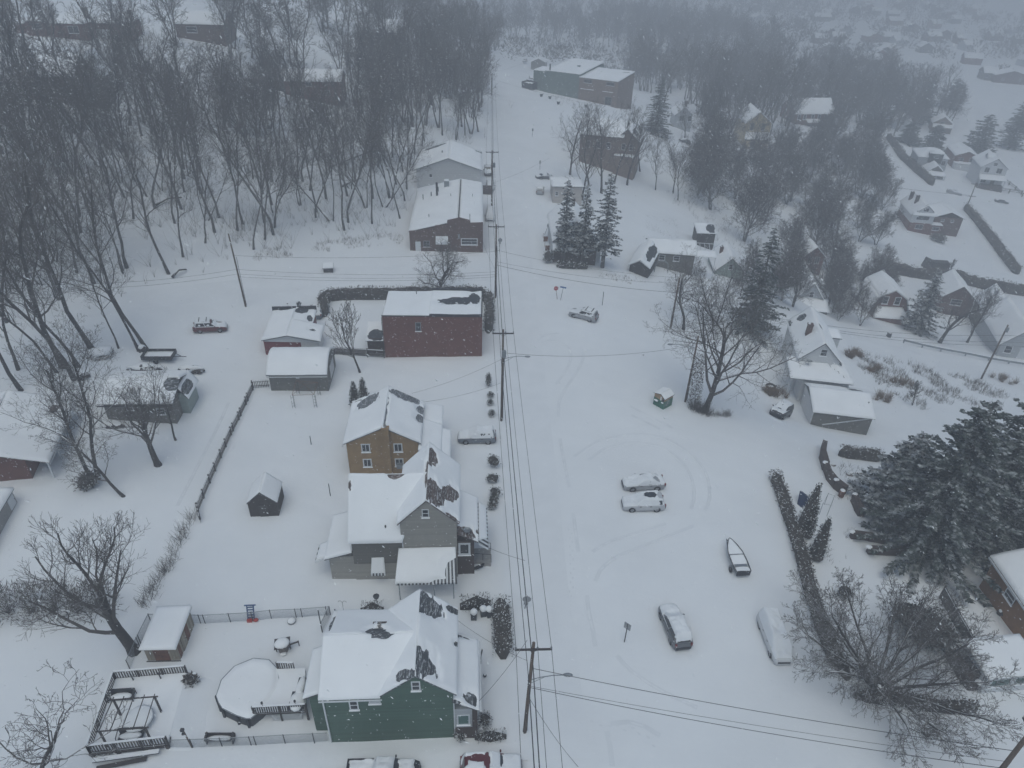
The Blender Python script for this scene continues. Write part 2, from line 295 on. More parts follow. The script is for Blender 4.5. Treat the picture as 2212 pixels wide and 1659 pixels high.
strip('side_road', [G(*T(3, 1, 330, 430)), G(*T(3, 1, 700, 545)), G(*T(3, 1, 1050, 640)), G(*T(3, 1, 1350, 720)), G(*T(3, 1, 1650, 790))], 5.5, M['road'], 'snow covered lower street with a guardrail on the right hillside', 'road', .012)
TRK = [(-1, -.02), (-.72, .035), (-.35, -.012), (.35, -.012), (.72, .035), (1, -.02)]
_tr = [((2, 1), [(300, 1040), (305, 950), (345, 860), (420, 750), (462, 660), (455, 620)]), ((2, 1), [(285, 830), (330, 770), (375, 690), (378, 620), (330, 565), (240, 545), (150, 580)]),
 ((2, 1), [(500, 1320), (620, 1240), (800, 1210), (980, 1240), (1120, 1360), (1180, 1520), (1160, 1640)]), ((2, 1), [(400, 1300), (560, 1200), (750, 1160), (950, 1170), (1130, 1260), (1250, 1400), (1280, 1560), (1250, 1650)]),
 ((2, 2), [(520, 260), (640, 190), (820, 130), (1000, 75)]), ((2, 2), [(540, 450), (570, 380), (680, 290), (850, 220), (1030, 150), (1180, 90)]), ((2, 2), [(485, 540), (495, 640), (520, 750), (540, 870)]),
 ((2, 2), [(680, 930), (760, 1020), (900, 1120), (1050, 1200), (1200, 1270)]), ((2, 1), [(760, 970), (880, 1035), (1040, 1115)]), ((2, 1), [(770, 1030), (860, 1075), (960, 1125)]),
 ((2, 2), [(395, 10), (410, 120), (430, 260)]), ((2, 1), [(310, 1180), (335, 1320), (370, 1500)]), ((2, 2), [(615, 1420), (635, 1520), (650, 1650)]), ((2, 1), [(130, 600), (200, 520), (300, 500)]),
 ((0, 1), [(1150, 1620), (1250, 1420), (1350, 1230), (1480, 950)]), ((2, 2), [(640, 1370), (760, 1360), (860, 1390), (960, 1450)])]
for k, (tt, pp) in enumerate(_tr):
    strip('tire_track', [GT(*tt, *p) for p in pp], .42, M['track'], None, None, .012, 'structure', TRK)['label'] = ('wheel track curving through the snow of the open lot', 'wheel track running straight along the snowy street')[k in (6, 10, 11, 12)] if k != 14 else 'wheel track along the lane beside the picket fence'
# ---------- houses
def snow_sheet(mb, A, B, C, D, th=.28, patches=(), cell=.5, seed=0.0, streak=.14):
    A, B, C, D = map(Vector, (A, B, C, D)); la = max((B-A).length, (C-D).length); lb = max((D-A).length, (C-B).length)
    n = max(2, min(90, int(la/cell))); m = max(2, min(90, int(lb/cell))); o = len(mb.v)
    def P(u, v): return (A*(1-u)+B*u)*(1-v)+(D*(1-u)+C*u)*v
    for j in range(-1, m+2):
        for i in range(-1, n+2):
            u = min(max(i/n, 0), 1); v = min(max(j/m, 0), 1); p = P(u, v); out = i < 0 or j < 0 or i > n or j > m
            t = th*(.85+.5*noise.noise(p*.45+Vector((seed, seed*2, 0))))
            if i in (0, n) or j in (0, m): t *= .72
            for (cu, cv, ru, rv, a) in patches:
                du = (u-cu)*la; dv = (v-cv)*lb; c, s = math.cos(a), math.sin(a)
                d = 1.12*math.hypot((du*c+dv*s)/(ru*la), (-du*s+dv*c)/(rv*lb))
                d += .2*noise.noise(Vector((u*la*.5, v*lb*.5, seed)))+2*streak*noise.noise(Vector((u*la*1.5, round(v*lb/.24)*1.7, seed+7)))
                t = min(t, th*max(-.3, min(1, (d-.9)/.55)))
            if out: t = min(t, 0)-.03
            mb.v.append((p.x, p.y, p.z+max(t, -.07)))
    w = n+3
    for j in range(m+2):
        for i in range(w-1): mb.f.append((o+j*w+i, o+j*w+i+1, o+(j+1)*w+i+1, o+(j+1)*w+i))
class House:
    def __init__(s, name, label, cat, A, B=None, ang=None, z=None, top=None, group=None, cell=.5):
        if top:
            z0 = z if z is not None else at(*A)[2]; a = flat(*top[0], z0+top[2]); b = flat(*top[1], z0+top[2]); a = np.array([a[0], a[1], z0])
        else:
            a = at(*A); a = flat(*A, a[2] if z is None else z); b = flat(*B, a[2]) if B else None
        s.ang = math.atan2(b[1]-a[1], b[0]-a[0]) if ang is None else math.radians(ang)
        s.w = float((b-a)[:2]@np.array([math.cos(s.ang), math.sin(s.ang)])) if b is not None else 0
        s.o = thing(name, label, cat, tuple(a), s.ang, group); s.parts = {}; s.sub = []; s.cell = cell; s.seed = random.random()*50; s.a = a
    def mb(s, name, mat, label=None, k=0): return s.parts.setdefault((name, mat, label, k), MB())
    def body(s, mat, x0, x1, y0, y1, ze, zr=None, axis='x', zb=-4.0, ridge=None, label=None):
        m = s.mb('wall', mat, label)
        if zr is None: m.box(x0, y0, zb, x1, y1, ze)
        elif axis == 'x':
            r = (y0+y1)/2 if ridge is None else ridge; m.prism([(x0, y0, zb), (x0, y0, ze), (x0, r, zr), (x0, y1, ze), (x0, y1, zb)], (x1-x0, 0, 0))
        else:
            r = (x0+x1)/2 if ridge is None else ridge; m.prism([(x0, y0, zb), (x1, y0, zb), (x1, y0, ze), (r, y0, zr), (x0, y0, ze)], (0, y1-y0, 0))
        return s
    def slope(s, A, B, C, D, mat='shingle', patches=(), th=.28, thick=.12, up=.14, streak=.14):
        A, B, C, D = [Vector(p)+Vector((0, 0, up)) for p in (A, B, C, D)]; n = (B-A).cross(D-A).normalized()
        s.mb('roof', mat).prism([A, B, C, D], -n*thick)
        if th: s.seed += 3.7; snow_sheet(s.mb('roof_snow', 'snow'), A, B, C, D, th, patches, s.cell, s.seed, streak)
        return s
    def gable(s, x0, x1, y0, y1, ze, zr, axis='x', ov=.3, og=.25, p0=(), p1=(), mat='shingle', ridge=None, th=.28, ze2=None, up=.14):
        ze2 = ze if ze2 is None else ze2
        if axis == 'x':
            r = (y0+y1)/2 if ridge is None else ridge; k0 = (zr-ze)/(r-y0); k1 = (zr-ze2)/(y1-r)
            s.slope((x0-og, y0-ov, ze-k0*ov), (x1+og, y0-ov, ze-k0*ov), (x1+og, r, zr), (x0-og, r, zr), mat, p0, th, up=up)
            s.slope((x1+og, y1+ov, ze2-k1*ov), (x0-og, y1+ov, ze2-k1*ov), (x0-og, r, zr), (x1+og, r, zr), mat, p1, th, up=up)
        else:
            r = (x0+x1)/2 if ridge is None else ridge; k0 = (zr-ze)/(r-x0); k1 = (zr-ze2)/(x1-r)
            s.slope((x0-ov, y1+og, ze-k0*ov), (x0-ov, y0-og, ze-k0*ov), (r, y0-og, zr), (r, y1+og, zr), mat, p0, th, up=up)
            s.slope((x1+ov, y0-og, ze2-k1*ov), (x1+ov, y1+og, ze2-k1*ov), (r, y1+og, zr), (r, y0-og, zr), mat, p1, th, up=up)
        return s
    def hip(s, x0, x1, y0, y1, ze, zr, run, ov=.35, mat='shingle', th=.28, p0=()):
        x0 -= ov; x1 += ov; y0 -= ov; y1 += ov; ym = (y0+y1)/2; a, b = (x0+run, ym, zr), (x1-run, ym, zr)
        s.slope((x0, y0, ze), (x1, y0, ze), b, a, mat, p0, th); s.slope((x1, y1, ze), (x0, y1, ze), a, b, mat, (), th)
        s.slope((x0, y1, ze), (x0, y0, ze), a, (x0+run, ym+.01, zr), mat, (), th); s.slope((x1, y0, ze), (x1, y1, ze), (x1-run, ym+.01, zr), b, mat, (), th); return s
    def flatroof(s, x0, x1, y0, y1, z, mat='tar', patches=(), th=.25, tilt=0, ov=.1):
        return s.slope((x0-ov, y0-ov, z), (x1+ov, y0-ov, z), (x1+ov, y1+ov, z+tilt), (x0-ov, y1+ov, z+tilt), mat, patches, th, up=.13)
    def _map(s, face, at_):
        return {'f': lambda u, z, d: (u, at_-d, z), 'b': lambda u, z, d: (u, at_+d, z), 'r': lambda u, z, d: (at_+d, u, z), 'l': lambda u, z, d: (at_-d, u, z)}[face]
    def win(s, u0, z0, u1, z1, face='f', at=0.0, pane='glass', bars='h', fr=.09, frame='trim', sill=True, name='window', panelabel=None):
        f = s._map(face, at); m = MB()
        def bx(mb, a0, b0, a1, b1, d0, d1):
            p, q = f(a0, b0, d0), f(a1, b1, d1); mb.box(*[min(i, j) for i, j in zip(p, q)], *[max(i, j) for i, j in zip(p, q)])
        bx(m, u0, z0, u0+fr, z1, .003, .05); bx(m, u1-fr, z0, u1, z1, .003, .05); bx(m, u0+fr, z1-fr, u1-fr, z1, .003, .05); bx(m, u0+fr, z0, u1-fr, z0+fr, .003, .05)
        um, zm = (u0+u1)/2, (z0+z1)/2
        if bars and 'h' in bars: bx(m, u0+fr, zm-.03, u1-fr, zm+.03, .003, .045)
        if bars and 'v' in bars: bx(m, um-.03, z0+fr, um+.03, z1-fr, .003, .042)
        g = MB(); bx(g, u0+fr, z0+fr, u1-fr, z1-fr, .001, .02); sl = None
        if sill: sl = MB(); bx(sl, u0-.06, z0-.07, u1+.06, z0-.002, .003, .13)
        s.sub.append((name, m, frame, g, pane, sl)); return s
    def door(s, u0, z0, u1, z1, mat='trim', face='f', at=0.0, label=None):
        f = s._map(face, at); m = MB(); p, q = f(u0, z0, .003), f(u1, z1, .06); m.box(*[min(i, j) for i, j in zip(p, q)], *[max(i, j) for i, j in zip(p, q)])
        k = MB(); c = f(u1-.12, (z0+z1)/2, .09); k.ball(c, .045, 6, 5); s.sub.append(('door', m, mat, None, k, label)); return s
    def chimney(s, x, y, z0, z1, w=.7, d=.7, mat='darkbrick', cap=True, snow=True):
        m = MB(); m.box(x-w/2, y-d/2, z0, x+w/2, y+d/2, z1); m.box(x-w/2-.06, y-d/2-.06, z1-.22, x+w/2+.06, y+d/2+.06, z1-.06)
        f = MB()
        if cap: f.lathe([(.16, z1), (.16, z1+.28), (.12, z1+.28), (.12, z1)], 10, (x, y, 0))
        n = MB()
        if snow: n.ball((x-w*.25, y, z1), (w*.28, d*.45, .13), 8, 5, .2)
        s.sub.append(('chimney', m, mat, f if cap else None, n if snow else None)); return s
    def item(s, name, mat, k=0): return s.mb(name, mat, None, k)
    def done(s):
        roof = None
        for (nm, mat, lab, _k), m in s.parts.items():
            if nm == 'roof_snow': continue
            o = m.build(nm, M[mat], s.o)
            if lab: o['label'] = lab
            if nm == 'roof' and roof is None: roof = o
        for (nm, mat, lab, _k), m in s.parts.items():
            if nm == 'roof_snow': m.build(nm, M[mat], roof or s.o, True)
        for t in s.sub:
            if t[0] == 'chimney':
                c = t[1].build('chimney', M[t[2]], roof or s.o)
                if t[3]: t[3].build('flue', M['concrete'], s.o) if False else t[3].build('flue', M['concrete'], roof or s.o)
                if t[4]: t[4].build('snow_cap', M['snow'], roof or s.o, True)
            elif t[0] == 'door':
                d = t[1].build('door', M[t[2]], s.o); t[4].build('handle', M['darkmetal'], d)
                if t[5]: d['label'] = t[5]
            else:
                w = t[1].build(t[0], M[t[2]], s.o); t[3].build('pane', M[t[4]], w)
                if t[5]: t[5].build('sill', M['snow'], w)
        return s.o
random.seed(4)
# green house nearest the camera
h = House('green_house', 'green sided house with cross gabled snowy roof, nearest house in the foreground', 'house', T(1,2,490,1485), T(1,2,1275,1432), 4, cell=.17)
h.body('green', 0, 6.6, 0, 7.4, 5.65, 7.65, 'x').body('green', 4.15, 9.5, -.004, 7.404, 5.7, 7.95, 'y', ridge=6.83)
h.slope((-.3, -.12, 5.5), (4.15, -.12, 5.5), (6.83, 3.7, 7.8), (-.3, 3.7, 7.8), patches=((.62, 1.0, .14, .1, .1),)).slope((4.15, 7.75, 5.45), (-.3, 7.75, 5.45), (-.3, 3.7, 7.8), (6.83, 3.7, 7.8), patches=((.42, .95, .16, .25, 0), (.96, .5, .02, .5, 0)))
h.slope((4.0, 7.6, 5.6), (4.0, -.1, 5.6), (6.83, -.1, 8.05), (6.83, 7.6, 8.05), patches=((.93, .75, .07, .42, -.3),), streak=.22)
h.slope((9.8, -.1, 5.55), (9.8, 7.65, 5.55), (6.83, 7.65, 8.05), (6.83, -.1, 8.05), patches=((.18, .86, .2, .42, -.55), (.86, .85, .16, .5, .1), (.95, .12, .05, .25, 0), (.55, .02, .04, .1, 0)), streak=.22)
h.win(1.83, 4.15, 2.5, 5.3, bars='h').win(6.5, 6.3, 7.16, 7.4, bars='h').win(3.3, 4.85, 4.15, 5.1, bars=None)
h.chimney(3.75, 4.9, 5, 7.35, .95, .8, 'darkbrick')
h.body('lightgrey', 9.46, 11.1, 0, 5.5, 3.7).slope((11.45, -.3, 3.75), (11.45, 5.8, 3.75), (9.5, 5.8, 5.0), (9.5, -.3, 5.0), patches=((.12, .35, .12, .45, .1), (.02, .9, .04, .3, 0), (.97, .8, .03, .5, 0)), streak=.22)
h.item('post', 'darkbrick').box(10.9, -.06, -1, 11.3, .3, 3.7); h.item('porch_base', 'darkbrick').box(9.46, -.1, -1, 11.25, 5.5, 1.25)
h.win(9.75, 1.65, 10.7, 2.95, pane='greenblind', bars=None, at=-.0)
h.body('green', -1.35, .05, 1.0, 4.6, 4.5, label='dark green lean-to wall').slope((-1.7, 4.9, 4.45), (-1.7, .7, 4.45), (.0, .7, 5.3), (.0, 4.9, 5.3))
h.item('downspout', 'trim').box(-.06, -.12, 0, .04, -.02, 5.5); h.item('downspout', 'trim', 1).box(9.5, -.1, 0, 9.58, -.02, 5.5)
h.item('gutter', 'trim').box(-.3, -.2, 5.42, 4.3, -.13, 5.52); h.item('gutter', 'trim').box(11.5, -.3, 3.72, 11.6, 5.8, 3.84); h.done()
# grey house with striped awnings
h = House('grey_house', 'grey sided house with striped patio awning and brown shingled cross gable', 'house', T(1,2,650,430), T(1,2,900,432), 4, cell=.17)
h.body('darksiding', 0, 4.7, 0, 7.6, 5.3, 9.6, 'x').body('greysiding', 4.6, 9.75, .02, 7.62, 7.2, 9.85, 'y', ridge=7.1)
h.slope((-.25, -.35, 4.95), (4.7, -.35, 4.95), (7.1, 3.8, 9.65), (-.25, 3.8, 9.65), 'shinglebrown', ((.6, 1.0, .13, .09, 0), (.02, .85, .03, .1, 0))).slope((4.7, 7.95, 4.95), (-.25, 7.95, 4.95), (-.25, 3.8, 9.65), (7.1, 3.8, 9.65), 'shinglebrown', ((.4, 1.0, .3, .1, 0),))
h.slope((4.3, 8.0, 7.0), (4.3, -.12, 7.0), (7.1, -.12, 9.95), (7.1, 8.0, 9.95), 'shinglebrown', ((.55, .96, .3, .06, 0),))
h.slope((10.05, -.12, 7.0), (10.05, 8.0, 7.0), (7.1, 8.0, 9.95), (7.1, -.12, 9.95), 'shinglebrown', ((.2, .8, .22, .42, -.2), (.36, .35, .2, .25, -.7), (.78, .93, .2, .2, 0), (.02, .2, .04, .3, 0)), streak=.22)
h.win(6.65, 7.9, 7.3, 8.9, bars='h', at=.02)
h.body('greysiding', -2.3, .02, .1, 5.2, 2.95).slope((-2.7, 5.5, 2.75), (-2.7, -.2, 2.75), (-.05, -.2, 3.6), (-.05, 5.5, 3.6))
h.body('greysiding', .0, 4.3, -.012, .3, 2.0, label='paler siding below the upper wall')
h.body('darkbrick', 9.7, 11.35, .3, 5.6, 4.4).slope((11.75, 0, 4.45), (11.75, 5.9, 4.45), (9.8, 5.9, 5.6), (9.8, 0, 5.6), 'shinglebrown', ((.1, .6, .16, .5, .2), (.22, .05, .06, .12, 0)))
h.win(9.85, 2.6, 11.0, 4.2, at=.3, fr=.2, bars=None)
st = h.item('awning', 'darktrim'); sw = h.item('awning_stripe', 'trim')                       # striped metal patio cover
def stripes(mbd, mbw, A, B, C, D, n):
    A, B, C, D = map(Vector, (A, B, C, D))
    for i in range(n):
        u0, u1 = i/n, (i+1)/n; a, b = A.lerp(B, u0), A.lerp(B, u1); c, d = D.lerp(C, u1), D.lerp(C, u0)
        (mbd if i % 2 else mbw).prism([a, b, c, d], (0, 0, -.05)); (mbd if i % 2 else mbw).box(a.x, a.y-.02, a.z-.2, b.x, a.y+.02, a.z-.05)
stripes(st, sw, (4.15, -2.9, 2.45), (9.75, -2.9, 2.45), (9.6, .0, 3.9), (4.3, .0, 3.9), 34)
snow_sheet(h.mb('roof_snow', 'snow'), (4.1, -2.88, 2.46), (9.73, -2.88, 2.46), (9.6, -.02, 3.92), (4.3, -.02, 3.92), .22, ((1.0, .3, .26, .52, 0), (.8, .0, .3, .12, 0)), .12, 3, .1)
for x in (4.4, 7.6, 9.4): h.item('awning_post', 'metal', x).box(x-.04, -2.6, -.3, x+.04, -2.52, 2.5)
AW = lambda k: (h.item('awning', 'darktrim', k), h.item('awning_stripe', 'trim', k))
stripes(*AW(1), (1.6, -.75, 1.35), (2.95, -.75, 1.35), (2.85, .0, 2.7), (1.7, .0, 2.7), 9); snow_sheet(h.mb('roof_snow', 'snow'), (1.6, -.7, 1.4), (2.95, -.7, 1.4), (2.85, -.02, 2.72), (1.7, -.02, 2.72), .2, (), .2, 9)
def vstripes(mbd, mbw, x0, z0, x1, z1, y0, y1, n):
    for i in range(n):
        a, b = y0+(y1-y0)*i/n, y0+(y1-y0)*(i+1)/n; (mbd if i % 2 else mbw).prism([(x0, a, z0), (x1, a, z1), (x1, b, z1), (x0, b, z0)], (0, 0, -.05))
vstripes(*AW(2), 11.75, 4.3, 12.7, 3.5, .0, 5.6, 22); snow_sheet(h.mb('roof_snow', 'snow'), (12.6, 1.4, 3.62), (12.6, 5.7, 3.62), (11.8, 5.7, 4.34), (11.8, .5, 4.34), .15, (), .25, 5)
vstripes(*AW(3), -3.7, 2.1, -2.35, 2.8, .2, 2.4, 7); snow_sheet(h.mb('roof_snow', 'snow'), (-3.5, 2.4, 2.22), (-3.6, .4, 2.2), (-2.4, .4, 2.8), (-2.4, 2.4, 2.8), .18, (), .25, 6)
h.item('step', 'concrete').box(11.35, 1.2, -.2, 13.0, 2.8, .75); h.item('railing', 'darkmetal').tube([(11.4, 1.25, 1.7), (13, 1.25, 1.5), (13, 1.25, .4)], .035).tube([(11.4, 2.75, 1.7), (13, 2.75, 1.5), (13, 2.75, .4)], .035).tube([(12.2, 1.25, 1.6), (12.2, 1.25, .7)], .03)
d = h.item('satellite_dish', 'metal'); d.lathe([(0, 0), (.2, .03), (.36, .12), (.37, .11), (.2, .01), (0, -.03)], 14, (10.7, .7, 5.4)); d.tube([(10.7, .7, 5.4), (10.7, .9, 5.0)], .03)
h.item('roof_vent', 'metal').box(3.4, 2.7, 8.3, 3.75, 3.0, 8.65); h.item('vent_pipe', 'darkmetal').tube([(3.2, .5, 5.9), (3.2, .5, 6.5)], .07, 6)
h.item('drainpipe', 'trim').box(4.66, -.03, 1.5, 4.76, .0, 5.2); h.done()
# tan brick house
h = House('tan_brick_house', 'tan brick house with front chimney and four white framed windows', 'house', T(1,1,611,1420), T(1,1,1045,1400), 4, 0, cell=.17)
h.body('tanbrick', 0, 7.85, 0, 7.7, 4.6, 6.5, 'y', ridge=4.2)
h.gable(0, 7.85, 0, 7.7, 4.6, 6.65, 'y', .35, .1, ridge=4.2, mat='shinglegrey', p0=((.16, .45, .16, .4, .35), (.03, .1, .03, .2, 0)), p1=((.93, .6, .13, .55, .1), (.75, .08, .12, .15, .0), (.55, .1, .13, .16, 0), (.2, .98, .9, .03, 0)))
for u0, u1, z0, z1 in ((1.6, 2.57, 3.34, 4.5), (5.15, 6.12, 3.32, 4.5), (1.6, 2.57, 1.2, 2.36), (5.15, 6.12, 1.24, 2.36)): h.win(u0, z0, u1, z1, bars='v', fr=.12)
h.item('air_conditioner', 'metal').box(5.35, -.5, 1.25, 5.95, -.01, 1.75)
h.chimney(4.43, -.2, -1, 6.95, .72, .5, 'tanbrick')
h.body('whitesiding', 7.9, 10.1, -.5, 8.4, 3.0).slope((10.4, -.8, 2.9), (10.4, 5.0, 2.9), (7.9, 5.0, 4.0), (7.9, -.8, 4.0)).slope((10.4, 5.1, 3.0), (10.4, 8.7, 3.0), (7.9, 8.7, 3.5), (7.9, 5.1, 3.5))
h.body('whitesiding', 10.15, 11.0, -.3, 4.7, 1.0).slope((11.4, -.6, 2.45), (11.4, 4.6, 2.45), (10.15, 4.6, 2.85), (10.15, -.6, 2.85))
for y in (-.3, 2, 4.4): h.item('post', 'trim', y).box(11.1, y-.06, 0, 11.22, y+.06, 2.4)
h.item('gutter', 'trim').box(-.45, -.25, 4.3, -.36, 7.9, 4.4); h.item('downspout', 'trim').box(8.15, -.1, 0, 8.25, 0, 4.4); h.done()
# dark red brick building
h = House('brick_building', 'flat roofed dark red brick building with one window in its blank side wall', 'building', T(1,1,838,650), T(1,1,1463,652), 2.5, cell=.17)
h.body('redbrick', 0, 13.9, 0, 7.3, 6.55); h.flatroof(0.2, 6.6, .1, 7.2, 6.5, th=.3); h.flatroof(6.6, 13.7, .1, 7.2, 6.62, th=.3, patches=((.5, .6, .44, .2, .06), (.86, .72, .14, .3, .1)))
h.item('parapet', 'darktrim', 0).box(6.6, -.05, 6.55, 13.95, .1, 6.95); h.item('parapet', 'darktrim', 1).box(-.05, -.05, 6.53, 6.6, .1, 6.7); h.item('parapet', 'darktrim', 2).box(13.8, .1, 6.5, 13.96, 7.3, 7.0); h.item('parapet', 'darktrim', 3).box(6.5, 7.15, 6.5, 13.8, 7.35, 7.3); h.item('parapet', 'darktrim', 4).box(-.05, 7.15, 6.5, 6.5, 7.35, 6.8)
h.win(4.55, 4.2, 5.35, 5.6, bars='h', frame='metal'); h.item('vent_pipe', 'darkmetal').tube([(4.3, 6.2, 6.6), (4.3, 6.2, 7.4)], .06, 6); h.item('drainpipe', 'darkmetal').box(-.1, -.1, 0, -.02, -.02, 6.4)
h.body('darkbrick', -2.6, .0, 1.2, 4.5, 2.2).slope((-2.8, .9, 1.9), (-.02, .9, 1.9), (-.02, 4.5, 3.0), (-2.8, 4.5, 3.0), 'tar', ((.5, .3, .5, .4, 0),)); h.done()
# small garage with rounded roof
h = House('grey_garage', 'grey block garage with rounded snow covered roof beside the garden gazebo', 'garage', T(1,1,97,858), T(1,1,472,858), 4, 0, cell=.3)
h.body('block', 0, 7.55, 0, 6.2, 2.15); pr = [(0.0+6.2*i/9, 2.2+1.55*math.sin(PI*min(1, .06+.94*i/9))) for i in range(10)]
h.mb('wall', 'block').prism([(0, y, z) for y, z in pr]+[(0, 6.2, 2.1), (0, 0, 2.1)], (7.5, 0, 0))
pr = [(-.35, 2.1)]+pr[1:-1]+[(6.5, 2.1)]
for (ya, za), (yb, zb) in zip(pr, pr[1:]): h.slope((-.2, ya, za), (7.7, ya, za), (7.7, yb, zb), (-.2, yb, zb), 'metal', th=0, thick=.06, up=.1)
sm = h.mb('roof_snow', 'snow'); ns = len(pr)
for i in range(28):
    x = -.2+7.9*max(0, min(1, (i-1)/25)); oe = i in (0, 27)
    for k, (y, z) in enumerate(pr): t_ = .02 if oe else .27+.08*noise.noise(Vector((x*.6, y*.6, 2))); sm.v.append((x, y+(-.06 if k == 0 else .06 if k == ns-1 else 0), z+.1+t_*(.7 if k in (0, ns-1) else 1)))
sm.f += [(i*ns+k, (i+1)*ns+k, (i+1)*ns+k+1, i*ns+k+1) for i in range(27) for k in range(ns-1)]
h.item('gutter', 'trim').box(-.2, -.45, 1.98, 7.7, -.36, 2.08); h.win(3.5, 1.55, 3.95, 1.75, bars=None, sill=False); h.door(2.2, 0, 4.8, 2.0, 'whitesiding', 'r', 7.55); h.done()
# low red building
h = House('red_building', 'low red building with white gable trim and two snowed cars behind it', 'building', T(1,1,65,640), T(1,1,298,640), 6, 0, cell=.3)
h.body('redpaint', 0, 5.1, 0, 8.0, 2.45, 3.05, 'y', ridge=3.4); h.body('whitesiding', 5.05, 7.6, .02, 4.2, 1.95); h.body('redpaint', 5.0, 6.1, 4.0, 8.0, 2.5)
h.slope((-.2, 8.3, 2.4), (-.2, -.3, 2.4), (3.4, -.3, 3.1), (3.4, 8.3, 3.1), 'tar', ((.02, .8, .05, .6, 0),)); h.slope((7.95, -.3, 2.0), (7.95, 4.3, 2.0), (3.4, 4.3, 3.1), (3.4, -.3, 3.1), 'tar', ((.6, .3, .1, .12, 0),))
h.slope((6.3, 4.3, 2.45), (6.3, 8.3, 2.45), (3.4, 8.3, 3.1), (3.4, 4.3, 3.1), 'tar', ((.8, .75, .25, .5, .6), (.3, .2, .3, .16, .2)), th=.22)
h.item('trim_board', 'trim').prism([(.1, -.04, 2.2), (7.6, -.04, 1.8), (7.6, -.04, 1.95), (3.4, -.04, 3.0), (.1, -.04, 2.42)], (0, .03, 0)); h.item('fascia', 'darktrim').box(-.2, 8.2, 2.3, 6.3, 8.4, 3.35); h.done()
# brick tavern with stepped front
h = House('brick_tavern', 'dark brick storefront with stepped parapet and long snowy roof by the street', 'building', T(1,0,1000,1625), T(1,0,1470,1618), 3.3, 0, cell=.6)
h.body('brownbrick', 0, 13.6, .3, 24, 3.5); h.mb('wall', 'brownbrick').prism([(0, 0, -2), (13.6, 0, -2), (13.6, 0, 5.6), (11.25, 0, 5.5), (11.25, 0, 6.0), (9.3, 0, 6.5), (7.05, 0, 5.95), (7.05, 0, 5.05), (4.8, 0, 4.95), (4.8, 0, 4.0), (0, 0, 3.85)], (0, .35, 0))
h.mb('wall', 'brownbrick').prism([(0, 24, 3.5), (0, .3, 3.5), (9.1, .3, 5.6), (9.1, 24, 5.6)], (0, 0, -.5)).prism([(13.6, .3, 3.4), (13.6, 24, 3.4), (13.6, 24, 5.0), (13.6, .3, 5.0)], (-.2, 0, 0))
h.slope((-.2, 24.2, 3.5), (-.2, .36, 3.5), (9.1, .36, 5.7), (9.1, 24.2, 5.7), 'tar'); h.slope((13.7, .36, 4.9), (13.7, 24.2, 4.9), (9.1, 24.2, 5.7), (9.1, .36, 5.7), 'tar')
h.item('ridge_cap', 'darktrim').box(9.02, .4, 5.8, 9.2, 23, 6.2)
h.door(1.0, .0, 2.0, 1.85, 'trim'); h.win(2.5, .8, 3.7, 2.0, bars='hv', frame='metal'); h.win(9.5, 1.25, 12.6, 2.55, bars='h', fr=.14)
h.item('awning', 'trim').prism([(4.85, 0, 2.95), (4.85, -1.0, 2.25), (4.85, -1.0, 1.7), (4.85, 0, 1.7)], (2.25, 0, 0)); h.item('wall_lamp', 'metal').box(9.0, -.25, 2.5, 9.3, -.01, 3.4)
for x, y, z, r in ((11.2, .7, 7.0, .05), (4.5, 19, 5.9, .12), (3.2, 17, 5.5, .1), (1.6, 16, 5.3, .08), (4.4, 16.5, 7.6, .22), (7.3, 14, 6.2, .06), (11.6, 14, 6.2, .06), (3.4, 5, 5.3, .06)): h.item('vent_pipe', 'darkmetal', x).tube([(x, y, 3.6), (x, y, z)], r, 6)
h.item('roof_unit', 'metal').box(5.7, 20.5, 5, 6.7, 21.5, 6.6); snow_sheet(h.mb('roof_snow', 'snow'), (5.7, 20.5, 6.62), (6.7, 20.5, 6.62), (6.7, 21.5, 6.62), (5.7, 21.5, 6.62), .2, (), .3, 2); h.done()
# white building behind it
h = House('white_building', 'white gabled building behind the brick storefront', 'building', T(1,0,1045,1240), T(1,0,1455,1240), 3.3, .5, cell=.7)
h.body('whitesiding', 0, 14.2, 0, 13.6, 4.95, 7.3, 'y', ridge=7.1).gable(0, 14.2, 0, 13.6, 4.95, 7.4, 'y', .4, .3, ridge=7.1, p0=((.08, .5, .08, .5, 0),), p1=((.93, .1, .06, .15, 0),))
h.win(2.8, 3.2, 3.5, 4.0, bars=None); h.item('vent_pipe', 'darkmetal').tube([(5.6, 5, 6.5), (5.6, 5, 7.7)], .12, 6); h.item('ridge_cap', 'darktrim').box(7.0, -.2, 7.52, 7.2, 9, 7.66)
h.item('loading_dock', 'darkbrick').box(14.2, -.6, -2, 16.6, 1.6, 1.0); h.done()
# warehouse at the top of the street
h = House('warehouse', 'long green and brown block warehouse with flat snowy roofs at the top of the street', 'warehouse', T(2,0,140,575), None, None, -.8, (T(2,0,133,455), T(2,0,690,522), 5.9), cell=.9)
W_ = float(np.linalg.norm((flat(*T(2,0,690,522), 5.1)-flat(*T(2,0,133,455), 5.1))[:2])); a1, a2 = W_*.15, W_*.56
h.body('greenblock', 0, a1, 1.0, 9, 5.7, zb=-8).body('greenblock', a1, a2, .5, 25, 6.1, zb=-8).body('palebrick', a2, W_, -.02, 18, 5.3, zb=-8)
h.flatroof(0, a1, 1.0, 9, 5.7, th=.3).flatroof(a1, a2, .5, 25, 6.15, th=.3, tilt=.6).flatroof(a2, W_, 0, 18, 5.35, th=.3, tilt=.5, patches=((.85, .85, .16, .05, .25),))
for u, z in ((.08, 3.9), (.66, 3.9)): h.win(a2+(W_-a2)*u+.6, z, a2+(W_-a2)*u+3.6, z+1.1, at=-.02, bars='v', frame='metal')
